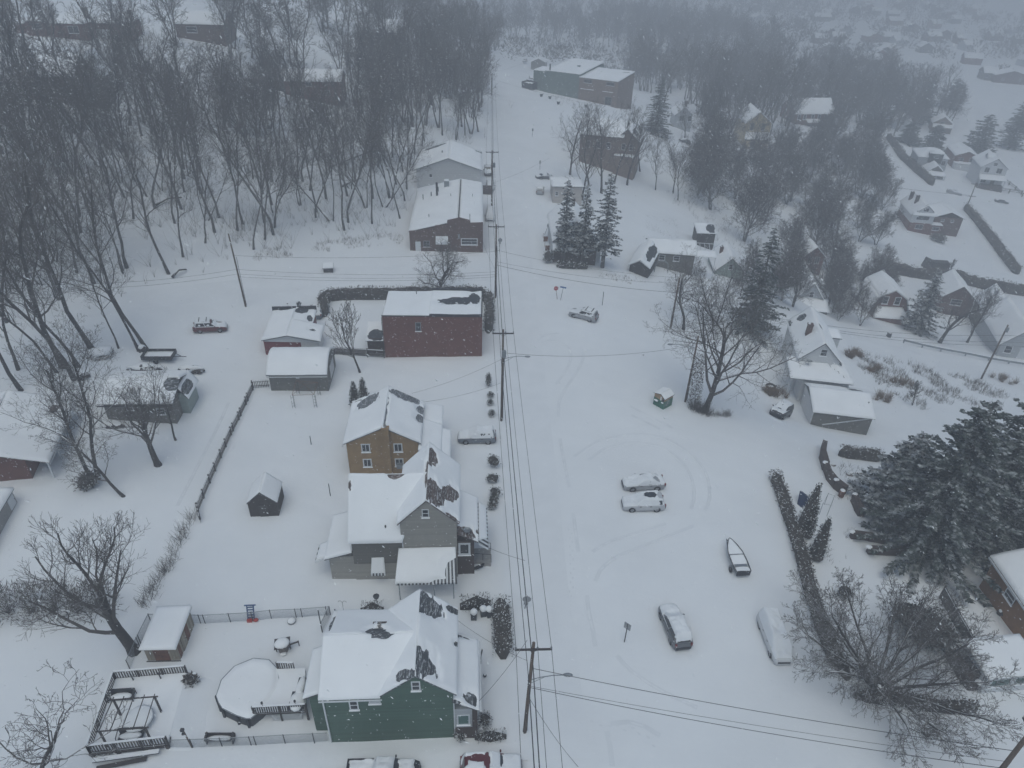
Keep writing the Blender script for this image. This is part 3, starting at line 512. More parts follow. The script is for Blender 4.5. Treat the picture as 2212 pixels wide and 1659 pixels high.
for u, w in ((.05, 5), (.62, 4)): h.item('ledge', 'snow', u).box(a2+(W_-a2)*u, -.35, 1.75, a2+(W_-a2)*u+w, -.03, 1.9)
h.door(a2+3.2, -3.2, a2+5.3, 1.0, 'palebrick', at=-.02); h.win(W_-4.2, -2.6, W_-1.8, .2, at=-.02, bars='hv', frame='metal'); h.item('vent_pipe', 'darkmetal').tube([(a1+1.6, .8, 5.6), (a1+1.6, .8, 8.6)], .28, 6); h.item('roof_unit', 'metal').box(a1+8, 11, 6, a1+9, 12, 7.2); h.done()
# gabled garage beyond the warehouse
h = House('gable_garage', 'small gabled garage standing behind the left end of the long warehouse', 'garage', T(2,0,122,450), T(2,0,215,455), -8, cell=.8)
h.body('darksiding', 0, h.w, 0, 7, 3.4, 4.9, 'y').gable(0, h.w, 0, 7, 3.4, 5.0, 'y'); h.door(1.2, 0, h.w-1.2, 2.5, 'darksiding'); h.done()
# brick house right of the street behind bare trees
h = House('brick_gable_house', 'brown brick house with wide snowy roof and bare trees in front, below the warehouse', 'house', T(2,0,430,1060), T(2,0,690,1090), -14, -3, cell=.7)
h.body('palebrick', 0, 11, 0, 12, 8.0, 10.6, 'x', zb=-8).gable(0, 11, 0, 12, 8.0, 10.7, 'x', .5, .5)
h.body('palebrick', 9.2, 15.2, .6, 9, 7.2, 9.8, 'y', zb=-8, ridge=12.2).gable(9.2, 15.2, .6, 9, 7.2, 9.95, 'y', .5, .5, ridge=12.2, p0=((.4, .5, .6, .55, 0),), p1=((.4, .5, .3, .3, 0),))
for x in (1.5, 4.4, 7): h.win(x, 4.6, x+1.2, 6.3)
h.win(11, 4.6, 12, 6.2, at=.6).win(13, 4.6, 14, 6.2, at=.6); h.body('palebrick', 9.6, 15, -1.2, .6, 3.2, zb=-8).flatroof(9.6, 15, -1.2, .6, 3.3, 'shingle'); h.done()
# white garage
h = House('beige_garage', 'pale flat roofed garage between two parked cars and the snowy spruces', 'garage', T(2,0,262,1310), T(2,0,450,1310), 3, -.5, cell=.6)
h.body('beige', 0, 6.5, 0, 6.3, 3.45).flatroof(-.3, 6.7, -.2, 6.4, 3.5, 'darktrim', th=.25); h.win(.5, 1.5, 1.2, 2.4); h.door(2.2, -.1, 5.2, 2.4, 'beige'); h.done()
# house behind the two spruces
h = House('gabled_house', 'steep gabled grey house hidden behind two tall snowy spruces by the street', 'house', T(2,1,265,35), T(2,1,530,35), 3, -.3, cell=.5)
h.body('lightgrey', 0, 7.6, 0, 12.5, 4.2, 7.6, 'y').gable(0, 7.6, 0, 12.5, 4.2, 7.75, 'y', .35, .35, p1=((.12, .25, .2, .3, .2),)); h.body('darkbrick', -.2, 7.8, -.6, .02, 2.6)
h.slope((-.3, -1.3, 2.6), (7.9, -1.3, 2.6), (7.9, .0, 3.5), (-.3, .0, 3.5), patches=((.75, .5, .3, .6, 0),)); h.win(1.8, 2.75, 3.0, 4.0).win(4.6, 2.75, 5.8, 4.0).win(3.3, 4.7, 4.3, 6.0); h.chimney(4.2, 9.5, 5, 8.6)
for x in (-1.1, 8.1):
    for yy in (.5, 4.8): h.item('deck_railing', 'rust', (x, yy)).box(x-.4, yy, 1.9, x+.4, yy+.06, 2.9).box(x-.4, yy+1.6, 1.9, x-.34, yy+1.66, 2.9)
h.body('whitesiding', 8.0, 8.9, 1.0, 3.0, 2.2).flatroof(8.0, 8.9, 1.0, 3.0, 2.2, th=.2); h.done()
# cottage with carport and small front garage
h = House('cottage', 'low cottage with snowed carport frame in front of the garden rows', 'house', T(2,1,905,50), None, -6, -3.6, cell=.5)
h.body('darksiding', -1.0, 8.0, 0, 6.0, 2.6).gable(-1.0, 8.0, 0, 6.0, 2.6, 3.9, 'x', .5, .3); h.win(1.2, .9, 2.4, 2.0).win(4, .9, 5.2, 2.0); cp = h.item('carport_frame', 'trim')
for i in range(5): cp.obox((8.3+i*.9, -.4, 2.35), (8.3+i*.9, 4.4, 3.2), .08, .08)
for yy, zz in ((-.4, 2.35), (4.4, 3.2)): cp.obox((8.2, yy, zz), (12.0, yy, zz), .1, .1)
for xx in (8.3, 11.9): h.item('post', 'trim', xx).box(xx-.05, -.4, -2, xx+.05, -.3, 2.3)
h.slope((8.2, -.6, 2.3), (12.1, -.6, 2.3), (12.0, 1.6, 2.7), (8.2, 1.6, 2.7), 'metal', th=.22, thick=.05); h.done()
h = House('small_garage', 'little dark gabled garage below the low cottage with the carport', 'garage', T(2,1,760,92), T(2,1,880,124), -20, -2, cell=.4)
h.body('wooddark', 0, 3.6, 0, 9.5, 1.2, 2.3, 'y', zb=-5).gable(0, 3.6, 0, 9.5, 1.2, 2.4, 'y', .3, .3, p1=((.6, .5, .5, .45, 0),), mat='tar'); h.item('fascia', 'trim').obox((-.25, -.36, 1.15), (1.8, -.36, 2.42), .05, .14).obox((1.8, -.36, 2.42), (3.85, -.36, 1.15), .05, .14); h.done()
h = House('pale_green_cottage', 'pale green gabled cottage with a brick chimney below the dark spruce', 'house', T(2,1,1330,130), T(2,1,1480,130), -4, -7.5, cell=.5)
h.body('palegreen', -.6, 5.2, 0, 8.6, 1.2, 3.9, 'y').gable(-.6, 5.2, 0, 8.6, 1.2, 4.0, 'y', .3, .3); h.win(1.9, 1.6, 2.7, 2.8); h.chimney(1.0, 5.2, 2, 4.3, .6, .6, 'brownbrick'); h.done()
h = House('garden_shed', 'dark garden shed among brush behind the low cottage', 'shed', T(2,0,1190,1580), T(2,0,1310,1590), 0, cell=.6)
h.body('woodgrey', 0, h.w, 0, 4, 2.6).slope((-.2, -.3, 2.5), (h.w+.2, -.3, 2.5), (h.w+.2, 4.2, 3.2), (-.2, 4.2, 3.2), 'tar', ((.8, .5, .3, .6, 0),)); h.door(.8, 0, 1.8, 2, 'wooddark'); h.done()
# white house and its garage on the right slope
h = House('white_house', 'white house with brick chimney and attached low garage on the right slope', 'house', T(3,1,275,1085), T(3,1,655,1130), -9, -7.3, cell=.45)
h.body('block', 0, 8.0, 0, 7.0, 2.2, 3.1, 'x', zb=-6, label='grey block garage wall').gable(0, 8.0, 0, 7.0, 2.2, 3.25, 'x', .35, .3, ridge=4.6, p1=((.2, .5, .2, .45, 0),), p0=((.95, .6, .03, .2, .6),)); h.body('whitesiding', -.08, .1, .02, 6.98, 2.25, label='white gable end')
h.item('downspout', 'trim').obox((8.0, -.1, 2.2), (1.6, -.1, .1), .12, .12)
h.body('whitesiding', -.5, 6.2, 7.5, 11.8, 2.6, zb=-6).slope((-2.6, 6.9, 3.0), (6.6, 6.9, 3.0), (5.4, 13.4, 4.2), (-2.6, 12.0, 3.6), th=.35, patches=((.8, .5, .03, .5, .5), (.93, .7, .04, .2, 0)))
for yy in (7.2, 9.4, 11.6): h.item('post', 'trim', yy).box(-2.45, yy, -3, -2.33, yy+.12, 3.0)
h.body('whitesiding', -.9, 5.0, 10.8, 22.5, 4.6, 7.4, 'y', zb=-6).gable(-.9, 5.0, 10.8, 22.5, 4.6, 7.55, 'y', .35, .3, p0=((.12, .55, .1, .2, .3), (.1, .12, .1, .1, 0)), p1=((.5, .97, .5, .03, 0), (.5, .9, .1, .2, 0)), ridge=2.05)
h.win(1.8, 5.3, 2.8, 6.5, at=10.8).win(-1, 1, 0, 2) if False else h.win(1.8, 5.3, 2.8, 6.5, at=10.8)
h.chimney(.6, 15.5, 4.6, 8.2, .75, .75, 'brownbrick', False); h.body('whitesiding', 3.6, 6.4, 18, 21.2, 4.6, zb=-6).flatroof(3.6, 6.6, 18, 21.2, 4.7, th=.25)
h.item('satellite_dish', 'metal').lathe([(0, 0), (.25, .03), (.45, .14), (.46, .12), (.25, .01), (0, -.03)], 14, (.3, 9.9, 4.6)); h.done()
h = House('gambrel_house', 'brick house with barn shaped snowy roof and two white framed windows', 'house', T(3,1,640,400), T(3,1,830,385), -6, -25, cell=.7)
gp = [(-.6, 1.2), (1.0, 5.6), (4.2, 7.6), (7.4, 5.6), (9.0, 1.2)]
h.mb('wall', 'redbrick').prism([(x, 0, z) for x, z in gp]+[(9.0, 0, -5), (-.6, 0, -5)], (0, 10, 0))
for (xa, za), (xb, zb), fl in ((gp[0], gp[1], 0), (gp[1], gp[2], 0), (gp[4], gp[3], 1), (gp[3], gp[2], 1)):
    q = ((xa, 10.3, za), (xa, -.4, za), (xb, -.4, zb), (xb, 10.3, zb)) if not fl else ((xa, -.4, za), (xa, 10.3, za), (xb, 10.3, zb), (xb, -.4, zb)); h.slope(*q, th=.3, patches=((.5, .9, .1, .12, 0),) if xb == 4.2 else ())
h.item('trim_board', 'trim').obox((-.6, -.42, 1.2), (1.0, -.42, 5.6), .06, .25).obox((1.0, -.42, 5.6), (4.2, -.42, 7.7), .06, .25).obox((4.2, -.42, 7.7), (7.4, -.42, 5.6), .06, .25).obox((7.4, -.42, 5.6), (9.0, -.42, 1.2), .06, .25)
h.win(2.1, 3.9, 3.5, 5.9, fr=.16).win(4.8, 3.9, 6.2, 5.9, fr=.16); h.body('redbrick', .3, 8.0, -2.6, 0, 1.6).slope((0, -3.0, 1.6), (8.3, -3.0, 1.6), (7, -.02, 3.0), (1.3, -.02, 3.0), th=.4); h.done()
h = House('steep_roof_house', 'narrow steep roofed pale house left of the barn roofed brick house', 'house', T(3,1,180,340), T(3,1,315,330), -8, -19, cell=.7)
h.body('lightgrey', -.8, 5.6, 0, 12, 2.2, 6.2, 'y').gable(-.8, 5.6, 0, 12, 2.2, 6.35, 'y', .4, .4); h.body('darksiding', -.5, 5.8, -3.2, 0, 1.4).slope((-.8, -3.5, 1.3), (6.1, -3.5, 1.3), (6.1, -.02, 2.6), (-.8, -.02, 2.6)); h.win(2, 3, 3, 4.4); h.done()
h = House('dormer_house', 'small white dormered cottage half hidden behind the steep roofed pale house', 'house', T(3,1,215,80), T(3,1,275,80), 0, cell=.8)
h.body('redbrick', 0, 5, 0, 8, 3.4, 5.6, 'y').gable(0, 5, 0, 8, 3.4, 5.8, 'y', .4, .4); h.win(1, 1.4, 2.2, 3.2, bars='v').win(2.8, 1.4, 4, 3.2, bars='v'); h.done()
# houses further down the valley
h = House('two_chimney_house', 'white and brick house with two chimneys and a front dormer beside the long hedge', 'house', T(3,0,905,1497), T(3,0,1035,1505), -8, -31.5, cell=.8)
h.body('redbrick', -.2, 6.6, 0, 12.5, 3.1).body('whitesiding', -.22, 6.62, -.02, 12.52, 5.9, 9.2, 'y', zb=3.0).gable(-.22, 6.62, 0, 12.5, 5.9, 9.35, 'y', .5, .3)
h.body('whitesiding', 1.2, 5.4, -.5, 3, 7.3, 8.9, 'y', zb=6.2).gable(1.2, 5.4, -.5, 3, 7.3, 9.0, 'y', .3, .3); h.win(2.4, 7.0, 4.0, 8.2, at=-.5, bars='v').win(1.2, 4.0, 5.2, 5.4, at=-.02, bars='v').win(1.8, 1.0, 4.2, 2.5, bars='v')
h.slope((-.6, -1.1, 5.7), (7.0, -1.1, 5.7), (6.8, -.03, 6.6), (-.4, -.03, 6.6)); h.chimney(1.6, 5.2, 6, 10.4, .9, .9, 'darkbrick', False); h.chimney(1.2, 9.5, 6, 10.2, .9, .9, 'darkbrick', False)
h.body('redbrick', 6.6, 10, .2, 3.5, 2.4).flatroof(6.6, 10, .0, 3.5, 2.5, 'shingle'); h.win(7.2, .8, 9.4, 2.0, at=.2, bars='v')
h.body('brownbrick', 8.0, 16.5, 2.5, 12, 4.6).gable(7.8, 16.7, 2.5, 12, 4.6, 6.4, 'y', .4, .4); h.win(10, 3.2, 11, 4, at=2.5).win(13, 3.2, 14, 4, at=2.5); h.done()
h = House('porch_house', 'white two storey house with front porch at the right end of the valley row', 'house', T(3,0,1340,1200), T(3,0,1500,1210), -14, -31.8, cell=.8)
h.body('whitesiding', 0, 9, 0, 13, 7.2, 10.4, 'y').gable(0, 9, 0, 13, 7.2, 10.55, 'y', .4, .3); h.win(1.3, 5.2, 3, 7.2, bars='v').win(5.4, 5.2, 7.4, 7.2, bars='v').win(3.6, 7.9, 5, 9.1)
h.slope((-.3, -3.2, 3.2), (9.3, -3.2, 3.2), (9, -.02, 4.3), (0, -.02, 4.3)); h.body('darkbrick', 0, 9, -2.9, 0, 1.0); h.win(1.3, 1.3, 3.2, 3, bars='v').door(4.8, .3, 6.2, 2.8, 'wooddark')
for x in (.2, 8.8): h.item('post', 'trim', x).box(x-.15, -2.9, 0, x+.15, -2.6, 3.1)
h.body('whitesiding', 2.2, 5, 4, 7, 9.9, 10.9, 'x', zb=7).gable(2.2, 5, 4, 7, 9.9, 11, 'x', .2, .2); h.done()
h = House('tower_house', 'grey house with dark turret and small porch in the middle of the valley row', 'house', T(3,0,1010,1165), None, -14, -32, cell=.8)
h.body('darksiding', 0, 6.5, 0, 8, 3.2, 5.6, 'y').gable(0, 6.5, 0, 8, 3.2, 5.75, 'y', .4, .3); h.slope((-.2, -3, 2.6), (6.7, -3, 2.6), (6.5, -.02, 3.5), (0, -.02, 3.5)); h.body('darkbrick', 0, 6.5, -2.7, 0, .9)
for x in (.2, 3.2, 6.3): h.item('post', 'trim', x).box(x-.12, -2.8, 0, x+.12, -2.6, 2.5)
h.body('lightgrey', -2.5, 8.5, 8, 20, 6.6).hip(-2.5, 8.5, 8, 20, 6.6, 9.0, 4.5); h.body('darktrim', 1.2, 6, 6.8, 9.5, 8.6, zb=5).hip(1.2, 6, 6.8, 9.5, 8.6, 10, 2.2); h.win(6.4, 4, 7.9, 6.0, at=7.98, bars='v').win(2.8, 7.0, 4.4, 8.2, at=6.8); h.done()
h = House('long_brick_house', 'plain brick house between the turreted house and the white porch house', 'house', T(3,0,1190,1080), T(3,0,1290,1095), -14, -32, cell=.9)
h.body('redbrick', 0, 9, 0, 15, 4.6, 6.4, 'y').gable(0, 9, 0, 15, 4.6, 6.5, 'y'); h.win(2, 2.5, 3.4, 4).win(5.6, 2.5, 7, 4); h.body('whitesiding', 0, 9, -3, 0, 2).flatroof(0, 9, -3, 0, 2.1); h.done()
h = House('hillside_cottage', 'small pale cottage at the far end of the valley row under dark trees', 'house', T(3,0,800,830), T(3,0,850,840), -20, cell=1)
h.body('lightgrey', 0, 8, 0, 9, 3.6, 6, 'y').gable(0, 8, 0, 9, 3.6, 6.1, 'y'); h.win(3, 2, 5, 3.4); h.done()
h = House('hillside_cottage', 'tan gabled cottage tucked into snowy shrubs above the valley row', 'house', T(3,0,1050,850), T(3,0,1130,850), -20, cell=1)
h.body('palebrick', 0, 9, 0, 9, 4, 7, 'y').gable(0, 9, 0, 9, 4, 7.1, 'y').slope((0, -2.5, 2.6), (9, -2.5, 2.6), (9, 0, 3.6), (0, 0, 3.6)); h.win(3, 3.6, 5, 5); h.done()
h = House('yellow_house', 'yellow gabled two storey house with snowy porch roof among bare trees', 'house', T(2,0,1490,945), T(2,0,1630,930), 0, -19, cell=.9)
h.body('yellow', 0, 9.4, 0, 14, 8.4, 12, 'y', ridge=4.4).gable(0, 9.4, 0, 14, 8.4, 12.2, 'y', .5, .4, ridge=4.4); h.win(1.6, 5.8, 3, 8.4, pane='glass').win(5.8, 5.8, 7.2, 8.4); h.slope((-.6, -3.4, 3.2), (10, -3.4, 3.2), (9, -.02, 5), (.4, -.02, 5)); h.body('yellow', .6, 8.8, -2.8, 0, 2.6); h.win(2, 0, 3.6, 2.2, at=-2.8); h.item('downspout', 'trim').box(9.4, -.1, 0, 9.6, 0, 8.2); h.done()
h = House('brick_manor', 'large brick house with a row of white windows on the wooded right slope', 'house', T(3,0,160,820), T(3,0,340,800), 8, -23, cell=1)
h.body('redbrick', 0, 18, 0, 14, 5.6, 10, 'x').gable(0, 18, 0, 14, 5.6, 10.2, 'x', .6, .5)
for i, x in enumerate((1.2, 3.8, 7.5, 10.5, 13.4)): h.win(x, 2.8, x+1.5, 5.2, fr=.25)
h.chimney(-.6, 6.5, 6, 11.5, 1.2, 1.2, 'darkbrick', False); h.chimney(13.5, 10, 6, 11, 1.6, 1.2, 'darkbrick', False); h.slope((5, -3, 2.2), (12, -3, 2.2), (12, 0, 3), (5, 0, 3)); h.done()
h = House('white_barn', 'white flat roofed annex behind the large brick house', 'barn', T(3,0,180,640), T(3,0,330,640), 4, cell=1)
h.body('whitesiding', 2, h.w, 0, 14, 4.5).slope((1.6, -.4, 4.5), (h.w+.4, -.4, 4.5), (h.w+.4, 14, 6.5), (1.6, 14, 6.5), th=.35); h.win(3, 1.5, 5, 3.5).win(6, 1.5, 8, 3.5); h.done()
h = House('big_gable_house', 'grey house with long steep snowy roofs half hidden by bare trees below the guardrail', 'house', T(3,1,1480,640), T(3,1,1620,640), -14, -26, cell=.9)
h.body('lightgrey', 0, 8, 0, 15, 3.2, 7.2, 'y').gable(0, 8, 0, 15, 3.2, 7.4, 'y', .6, .5); h.win(1, .8, 2.5, 2.6).door(4, -.5, 6.5, 2.6, 'trim'); h.body('darksiding', 1, 7, 15, 24, 3, 6.4, 'y').gable(1, 7, 15, 24, 3, 6.6, 'y', .5, .5); h.done()
h = House('stone_front_house', 'small brown house with dark gable tucked behind the trees on the lower street', 'house', T(3,1,1110,330), T(3,1,1230,330), -14, -27, cell=.9)
h.body('brownbrick', 0, 7, 0, 10, 3.2, 6, 'y').gable(0, 7, 0, 10, 3.2, 6.2, 'y', .5, .4); h.win(2, 1, 4.5, 2.6); h.done()
h = House('white_cabin', 'small white cottage right of the two spruces across the garden from the garage', 'house', T(2,0,1050,820), T(2,0,1170,840), 0, cell=.9)
h.body('lightgrey', 0, h.w, 0, 9, 4.2, 6.6, 'y').gable(0, h.w, 0, 9, 4.2, 6.8, 'y', .5, .4); h.win(1.5, 2, 3.2, 4, bars='v').win(4.6, 2, 6, 4); h.chimney(h.w*.7, 5.5, 5, 8, 1, 1, 'darkbrick', False); h.item('step', 'concrete').box(-1.6, -.5, -2, -.1, 2, .5); h.done()
# left side
h = House('brown_ranch', 'low brown sided shed roofed house seen through two bare yard trees', 'house', T(0,1,705,1065), T(0,1,1150,1060), 4, .8, cell=.4)
h.body('darksiding', 0, 8.0, 0, 6.3, 2.75, 3.75, 'x').gable(0, 8.0, 0, 6.3, 2.75, 3.95, 'x', .45, .4, p0=((.93, .75, .16, .35, .2),), mat='shingle'); h.body('palegreen', 8.0, 8.9, 2.2, 5.6, 2.4, label='pale green side room'); h.slope((9.3, 1.9, 1.6), (9.3, 5.9, 1.6), (8.3, 5.9, 3.2), (8.3, 1.9, 3.2), patches=((.4, .5, .5, .5, 0),))
h.win(2.5, 1.5, 3.4, 2.2, bars='h').win(6, .8, 7, 1.7); h.item('gutter', 'darktrim').box(-.45, -.62, 2.42, 8.4, -.48, 2.55); h.done()
h = House('left_brick_house', 'red brick house with broad snowy roof cut by the left edge of the frame', 'house', T(0,1,170,1440), None, 15, 1.3, cell=.4)
h.body('redbrick', -9, .6, 0, 10.5, 2.6, 4.2, 'y', ridge=-3.4).gable(-9, 2.8, -.2, 10.5, 2.5, 4.5, 'y', .3, .5, ridge=-3.4, p1=((.5, .99, .5, .02, 0), (.8, .25, .1, .1, 0)), ze2=2.2, mat='shinglebrown'); h.body('darkbrick', .5, 1.2, 5, 11.5, 2.3)
for yy in (-.2, 3, 6): h.item('post', 'trim', yy).box(2.6, yy, -1, 2.75, yy+.15, 2.2)
h.win(-4.3, .9, -2.9, 1.9, bars='v', fr=.12); h.item('gutter', 'trim').box(3.05, -.6, 1.9, 3.16, 10.9, 2.03); h.done()
h = House('carport_shed', 'grey shed with white gate at the left edge below the red brick house', 'shed', (-4, 1158), (38, 1086), None, 1.0, cell=.5)
h.body('concrete', -3, h.w, 0, 3, 1.7).slope((-3.2, -.2, 1.7), (h.w+.2, -.2, 1.7), (h.w+.2, 3.2, 2.1), (-3.2, 3.2, 2.1), 'tar'); h.door(h.w-1.4, .2, h.w-.2, 1.5, 'trim'); h.done()
h = House('ranch_house', 'brick ranch with low hipped snowy roof in the far upper left corner', 'house', T(0,0,185,232), T(0,0,540,250), 3, 22.5, cell=.9)
h.body('redbrick', 0, h.w, 0, 11, 3.3).hip(0, h.w*.52, 0, 11, 3.4, 6.0, 4.5).hip(h.w*.45, h.w, -1.2, 10, 3.2, 5.6, 4.5); h.win(1.6, 1.7, 4.2, 3).win(h.w*.7, .8, h.w*.88, 2.6, bars='v'); h.chimney(h.w*.95, 4, 3, 6.6, 1, 1, 'darkbrick', False); h.body('redbrick', -4, 0, 2, 10, 2.4).flatroof(-4, 0, 2, 10, 2.5); h.done()
h = House('ranch_house', 'second brick ranch beside the upper left corner one, wide garage and white windows', 'house', T(0,0,600,250), T(0,0,880,235), 8, 21.5, cell=.9)
h.body('redbrick', 0, h.w, 0, 11, 3.6).hip(0, h.w, 0, 11, 3.7, 6.2, 5); h.win(h.w*.8, .8, h.w*.96, 3, bars='v', fr=.2); h.door(1.5, 0, 5, 2.3, 'trim'); h.chimney(h.w*.98, 5, 3, 6.5, 1, 1, 'darkbrick', False); h.done()
h = House('brown_barn', 'big brown barn like house with dark gable end seen through the left woods', 'barn', T(0,0,200,680), T(0,0,640,660), 12, 15.5, cell=.8)
h.body('brownbrick', 0, h.w, 0, 11, 5.9, 9, 'x').gable(0, h.w*.98, 0, 11, 5.9, 9.2, 'x', .5, .4); h.body('wooddark', h.w*.8, h.w+2.2, -.4, 8, 5.5, 10.2, 'y'); h.gable(h.w*.8, h.w+2.2, -.4, 8, 5.5, 10.4, 'y', .3, .3, p0=((.5, .5, .6, .6, 0),)); h.win(2, 2, 4.4, 3.4).win(7, 2, 9.4, 3.4); h.done()
h = House('brick_ranch', 'long red brick ranch with snowy roof seen through the middle of the woods', 'house', T(1,0,190,640), T(1,0,560,640), 4, 8.5, cell=.8)
h.body('redbrick', 0, h.w, 0, 9, 4.7, 6.6, 'x').gable(0, h.w, 0, 9, 4.7, 6.8, 'x', .4, .4); h.win(1.8, .8, 4.6, 3.0, bars='v', fr=.16).win(6.0, 3.3, 7.6, 4.4, bars='v').win(h.w-4.4, 1, h.w-3, 2.4); h.body('woodgrey', -14, 0, 1, 2, 4.4, label='dark board screen wall'); h.done()
h = House('far_house', 'dim house with wide snowy roof high behind the woods, top centre left', 'house', T(1,0,680,285), T(1,0,950,285), 3, 12.5, cell=1)
h.body('brownbrick', 0, h.w, 0, 11, 4, 7, 'x').gable(0, h.w, 0, 11, 4, 7.2, 'x', .5, .5); h.win(3, 1.4, 5.4, 3); h.done()
h = House('far_house', 'faint ranch among trees at the very top of the woods', 'house', T(0,0,1150,240), T(0,0,1480,235), 3, cell=1)
h.body('brownbrick', 0, h.w, 0, 11, 3.6, 6, 'x').gable(0, h.w, 0, 11, 3.6, 6.2, 'x', .5, .5); h.win(3, 1.2, 6, 2.8); h.done()
# orange brick house bottom right
h = House('orange_brick_house', 'orange brick house with white fascia cut by the right edge', 'house', T(3,2,1400,410), T(3,2,1659,800), None, 0, cell=.4)
h.body('orangebrick', 0, 9.5, .15, 9, 2.4, 4.2, 'x').gable(0, 9.5, .15, 9, 2.4, 4.35, 'x', .35, .3, p0=((.1, .9, .12, .12, 0),), mat='shinglebrown'); h.item('fascia', 'trim').box(-.3, -.3, 2.1, 9.8, -.22, 2.3); h.win(3, .8, 4.4, 1.8); h.done()
h = House('sunroom', 'white sunroom with green tinted windows at the lower right edge', 'building', T(3,2,1370,1165), None, 8, 0, cell=.4)
h.body('trim', 0, 5, 0, 3.2, 1.9).slope((-.2, -.2, 1.9), (5.2, -.2, 1.9), (5.2, 3.4, 2.3), (-.2, 3.4, 2.3), 'trim', th=.15)
for k in range(2): h.win(.5+k*2.2, .6, 2.4+k*2.2, 1.6, bars=None, pane='greenblind')
h.win(.5, .7, 2.6, 1.7, 'l', 0, bars='v'); h.done()
# ---------- far valley houses in the haze
VH = [((3,0),620,35,16,-6,'with a long pale roof near the top edge'),((3,0),860,50,13,4,'with a short roof near the top, right of the long one'),((3,0),350,140,22,4,'widest and brightest roof on the left of the far valley'),((3,0),225,165,10,10,'smallest, left of the widest far roof'),
 ((3,0),505,225,13,-14,'with a tilted roof above the far tree belt'),((3,0),345,285,14,4,'low, at the left end of the nearer valley row'),((3,0),455,275,13,-4,'with a flat roof beside the low one of the nearer row'),((3,0),690,275,18,12,'big dark gable in mid valley'),
 ((3,0),860,300,14,6,'with two pale slopes right of the big dark gable'),((3,0),1080,270,17,14,'bright roof with a dark gable at its right end'),((3,0),1020,345,12,-6,'just below the bright dark gabled one'),((3,0),1250,285,10,-4,'small pale roof right in the valley'),((3,0),1300,330,10,8,'square dark block below the small pale roof'),
 ((3,0),1570,540,26,-8,'long low roof at the right edge above the dark pines'),((3,0),1430,520,10,-10,'gabled, left of the long low roof at the right edge'),((3,0),830,165,18,2,'long dim roof line in the middle distance'),((3,0),1600,225,12,20,'tall gable at the right edge of the far valley'),((3,0),1480,265,16,4,'long faint roof beneath the tall right gable'),
 ((3,0),700,100,12,-5,'dim block between the far tree clumps'),((3,0),1180,120,14,6,'faint roof right of centre in the far valley'),((3,0),1040,60,14,-4,'faint roof beside the dark far pines'),((3,0),1380,130,13,3,'faintest roof, upper right of the valley'),((2,0),560,120,20,6,'open snowy clearing building beyond the street crest')]
VP = []
for k, (tt, x, y, w, a, s) in enumerate(VH):
    VP.append(at(*T(*tt, x, y)))
    h = House('valley_house', 'hazy valley house, '+s, 'house', T(*tt, x, y), None, a, group='houses in the far valley', cell=1.5)
    w *= .8
    wl = ('lightgrey', 'brownbrick', 'darksiding', 'redbrick')[k % 4]; ax = 'xy'[k % 3 == 1]
    h.body(wl, -w/2, w/2, 0, 10, 4.5, 7.2, ax).gable(-w/2, w/2, 0, 10, 4.5, 7.4, ax, .5, .5, th=.3); h.win(-w/4-.8, 1.6, -w/4+.8, 3.2).win(w/4-.8, 1.6, w/4+.8, 3.2); h.done()

RV = random.Random(17); nv = 0
while nv < 26:
    px, py = RV.uniform(1560, 2230), RV.uniform(22, 150); p = at(px, py)
    if py > 60 and px < 1780 or any((p[0]-q[0])**2+(p[1]-q[1])**2 < 260 for q in VP): continue
    VP.append(p); w = RV.uniform(9, 13); h = House('valley_house', 'small faint house among the trees of the far valley at upper right', 'house', (px, py), None, RV.uniform(-15, 15), group='small faint houses in the far valley', cell=3); wl = RV.choice(('lightgrey', 'brownbrick', 'darksiding', 'redbrick', 'darkbrick')); ax = RV.choice('xy'); nv += 1
    h.body(wl, -w/2, w/2, 0, 9, 4.6, 7.4, ax).gable(-w/2, w/2, 0, 9, 4.6, 7.6, ax, .5, .5, th=.3); h.done()

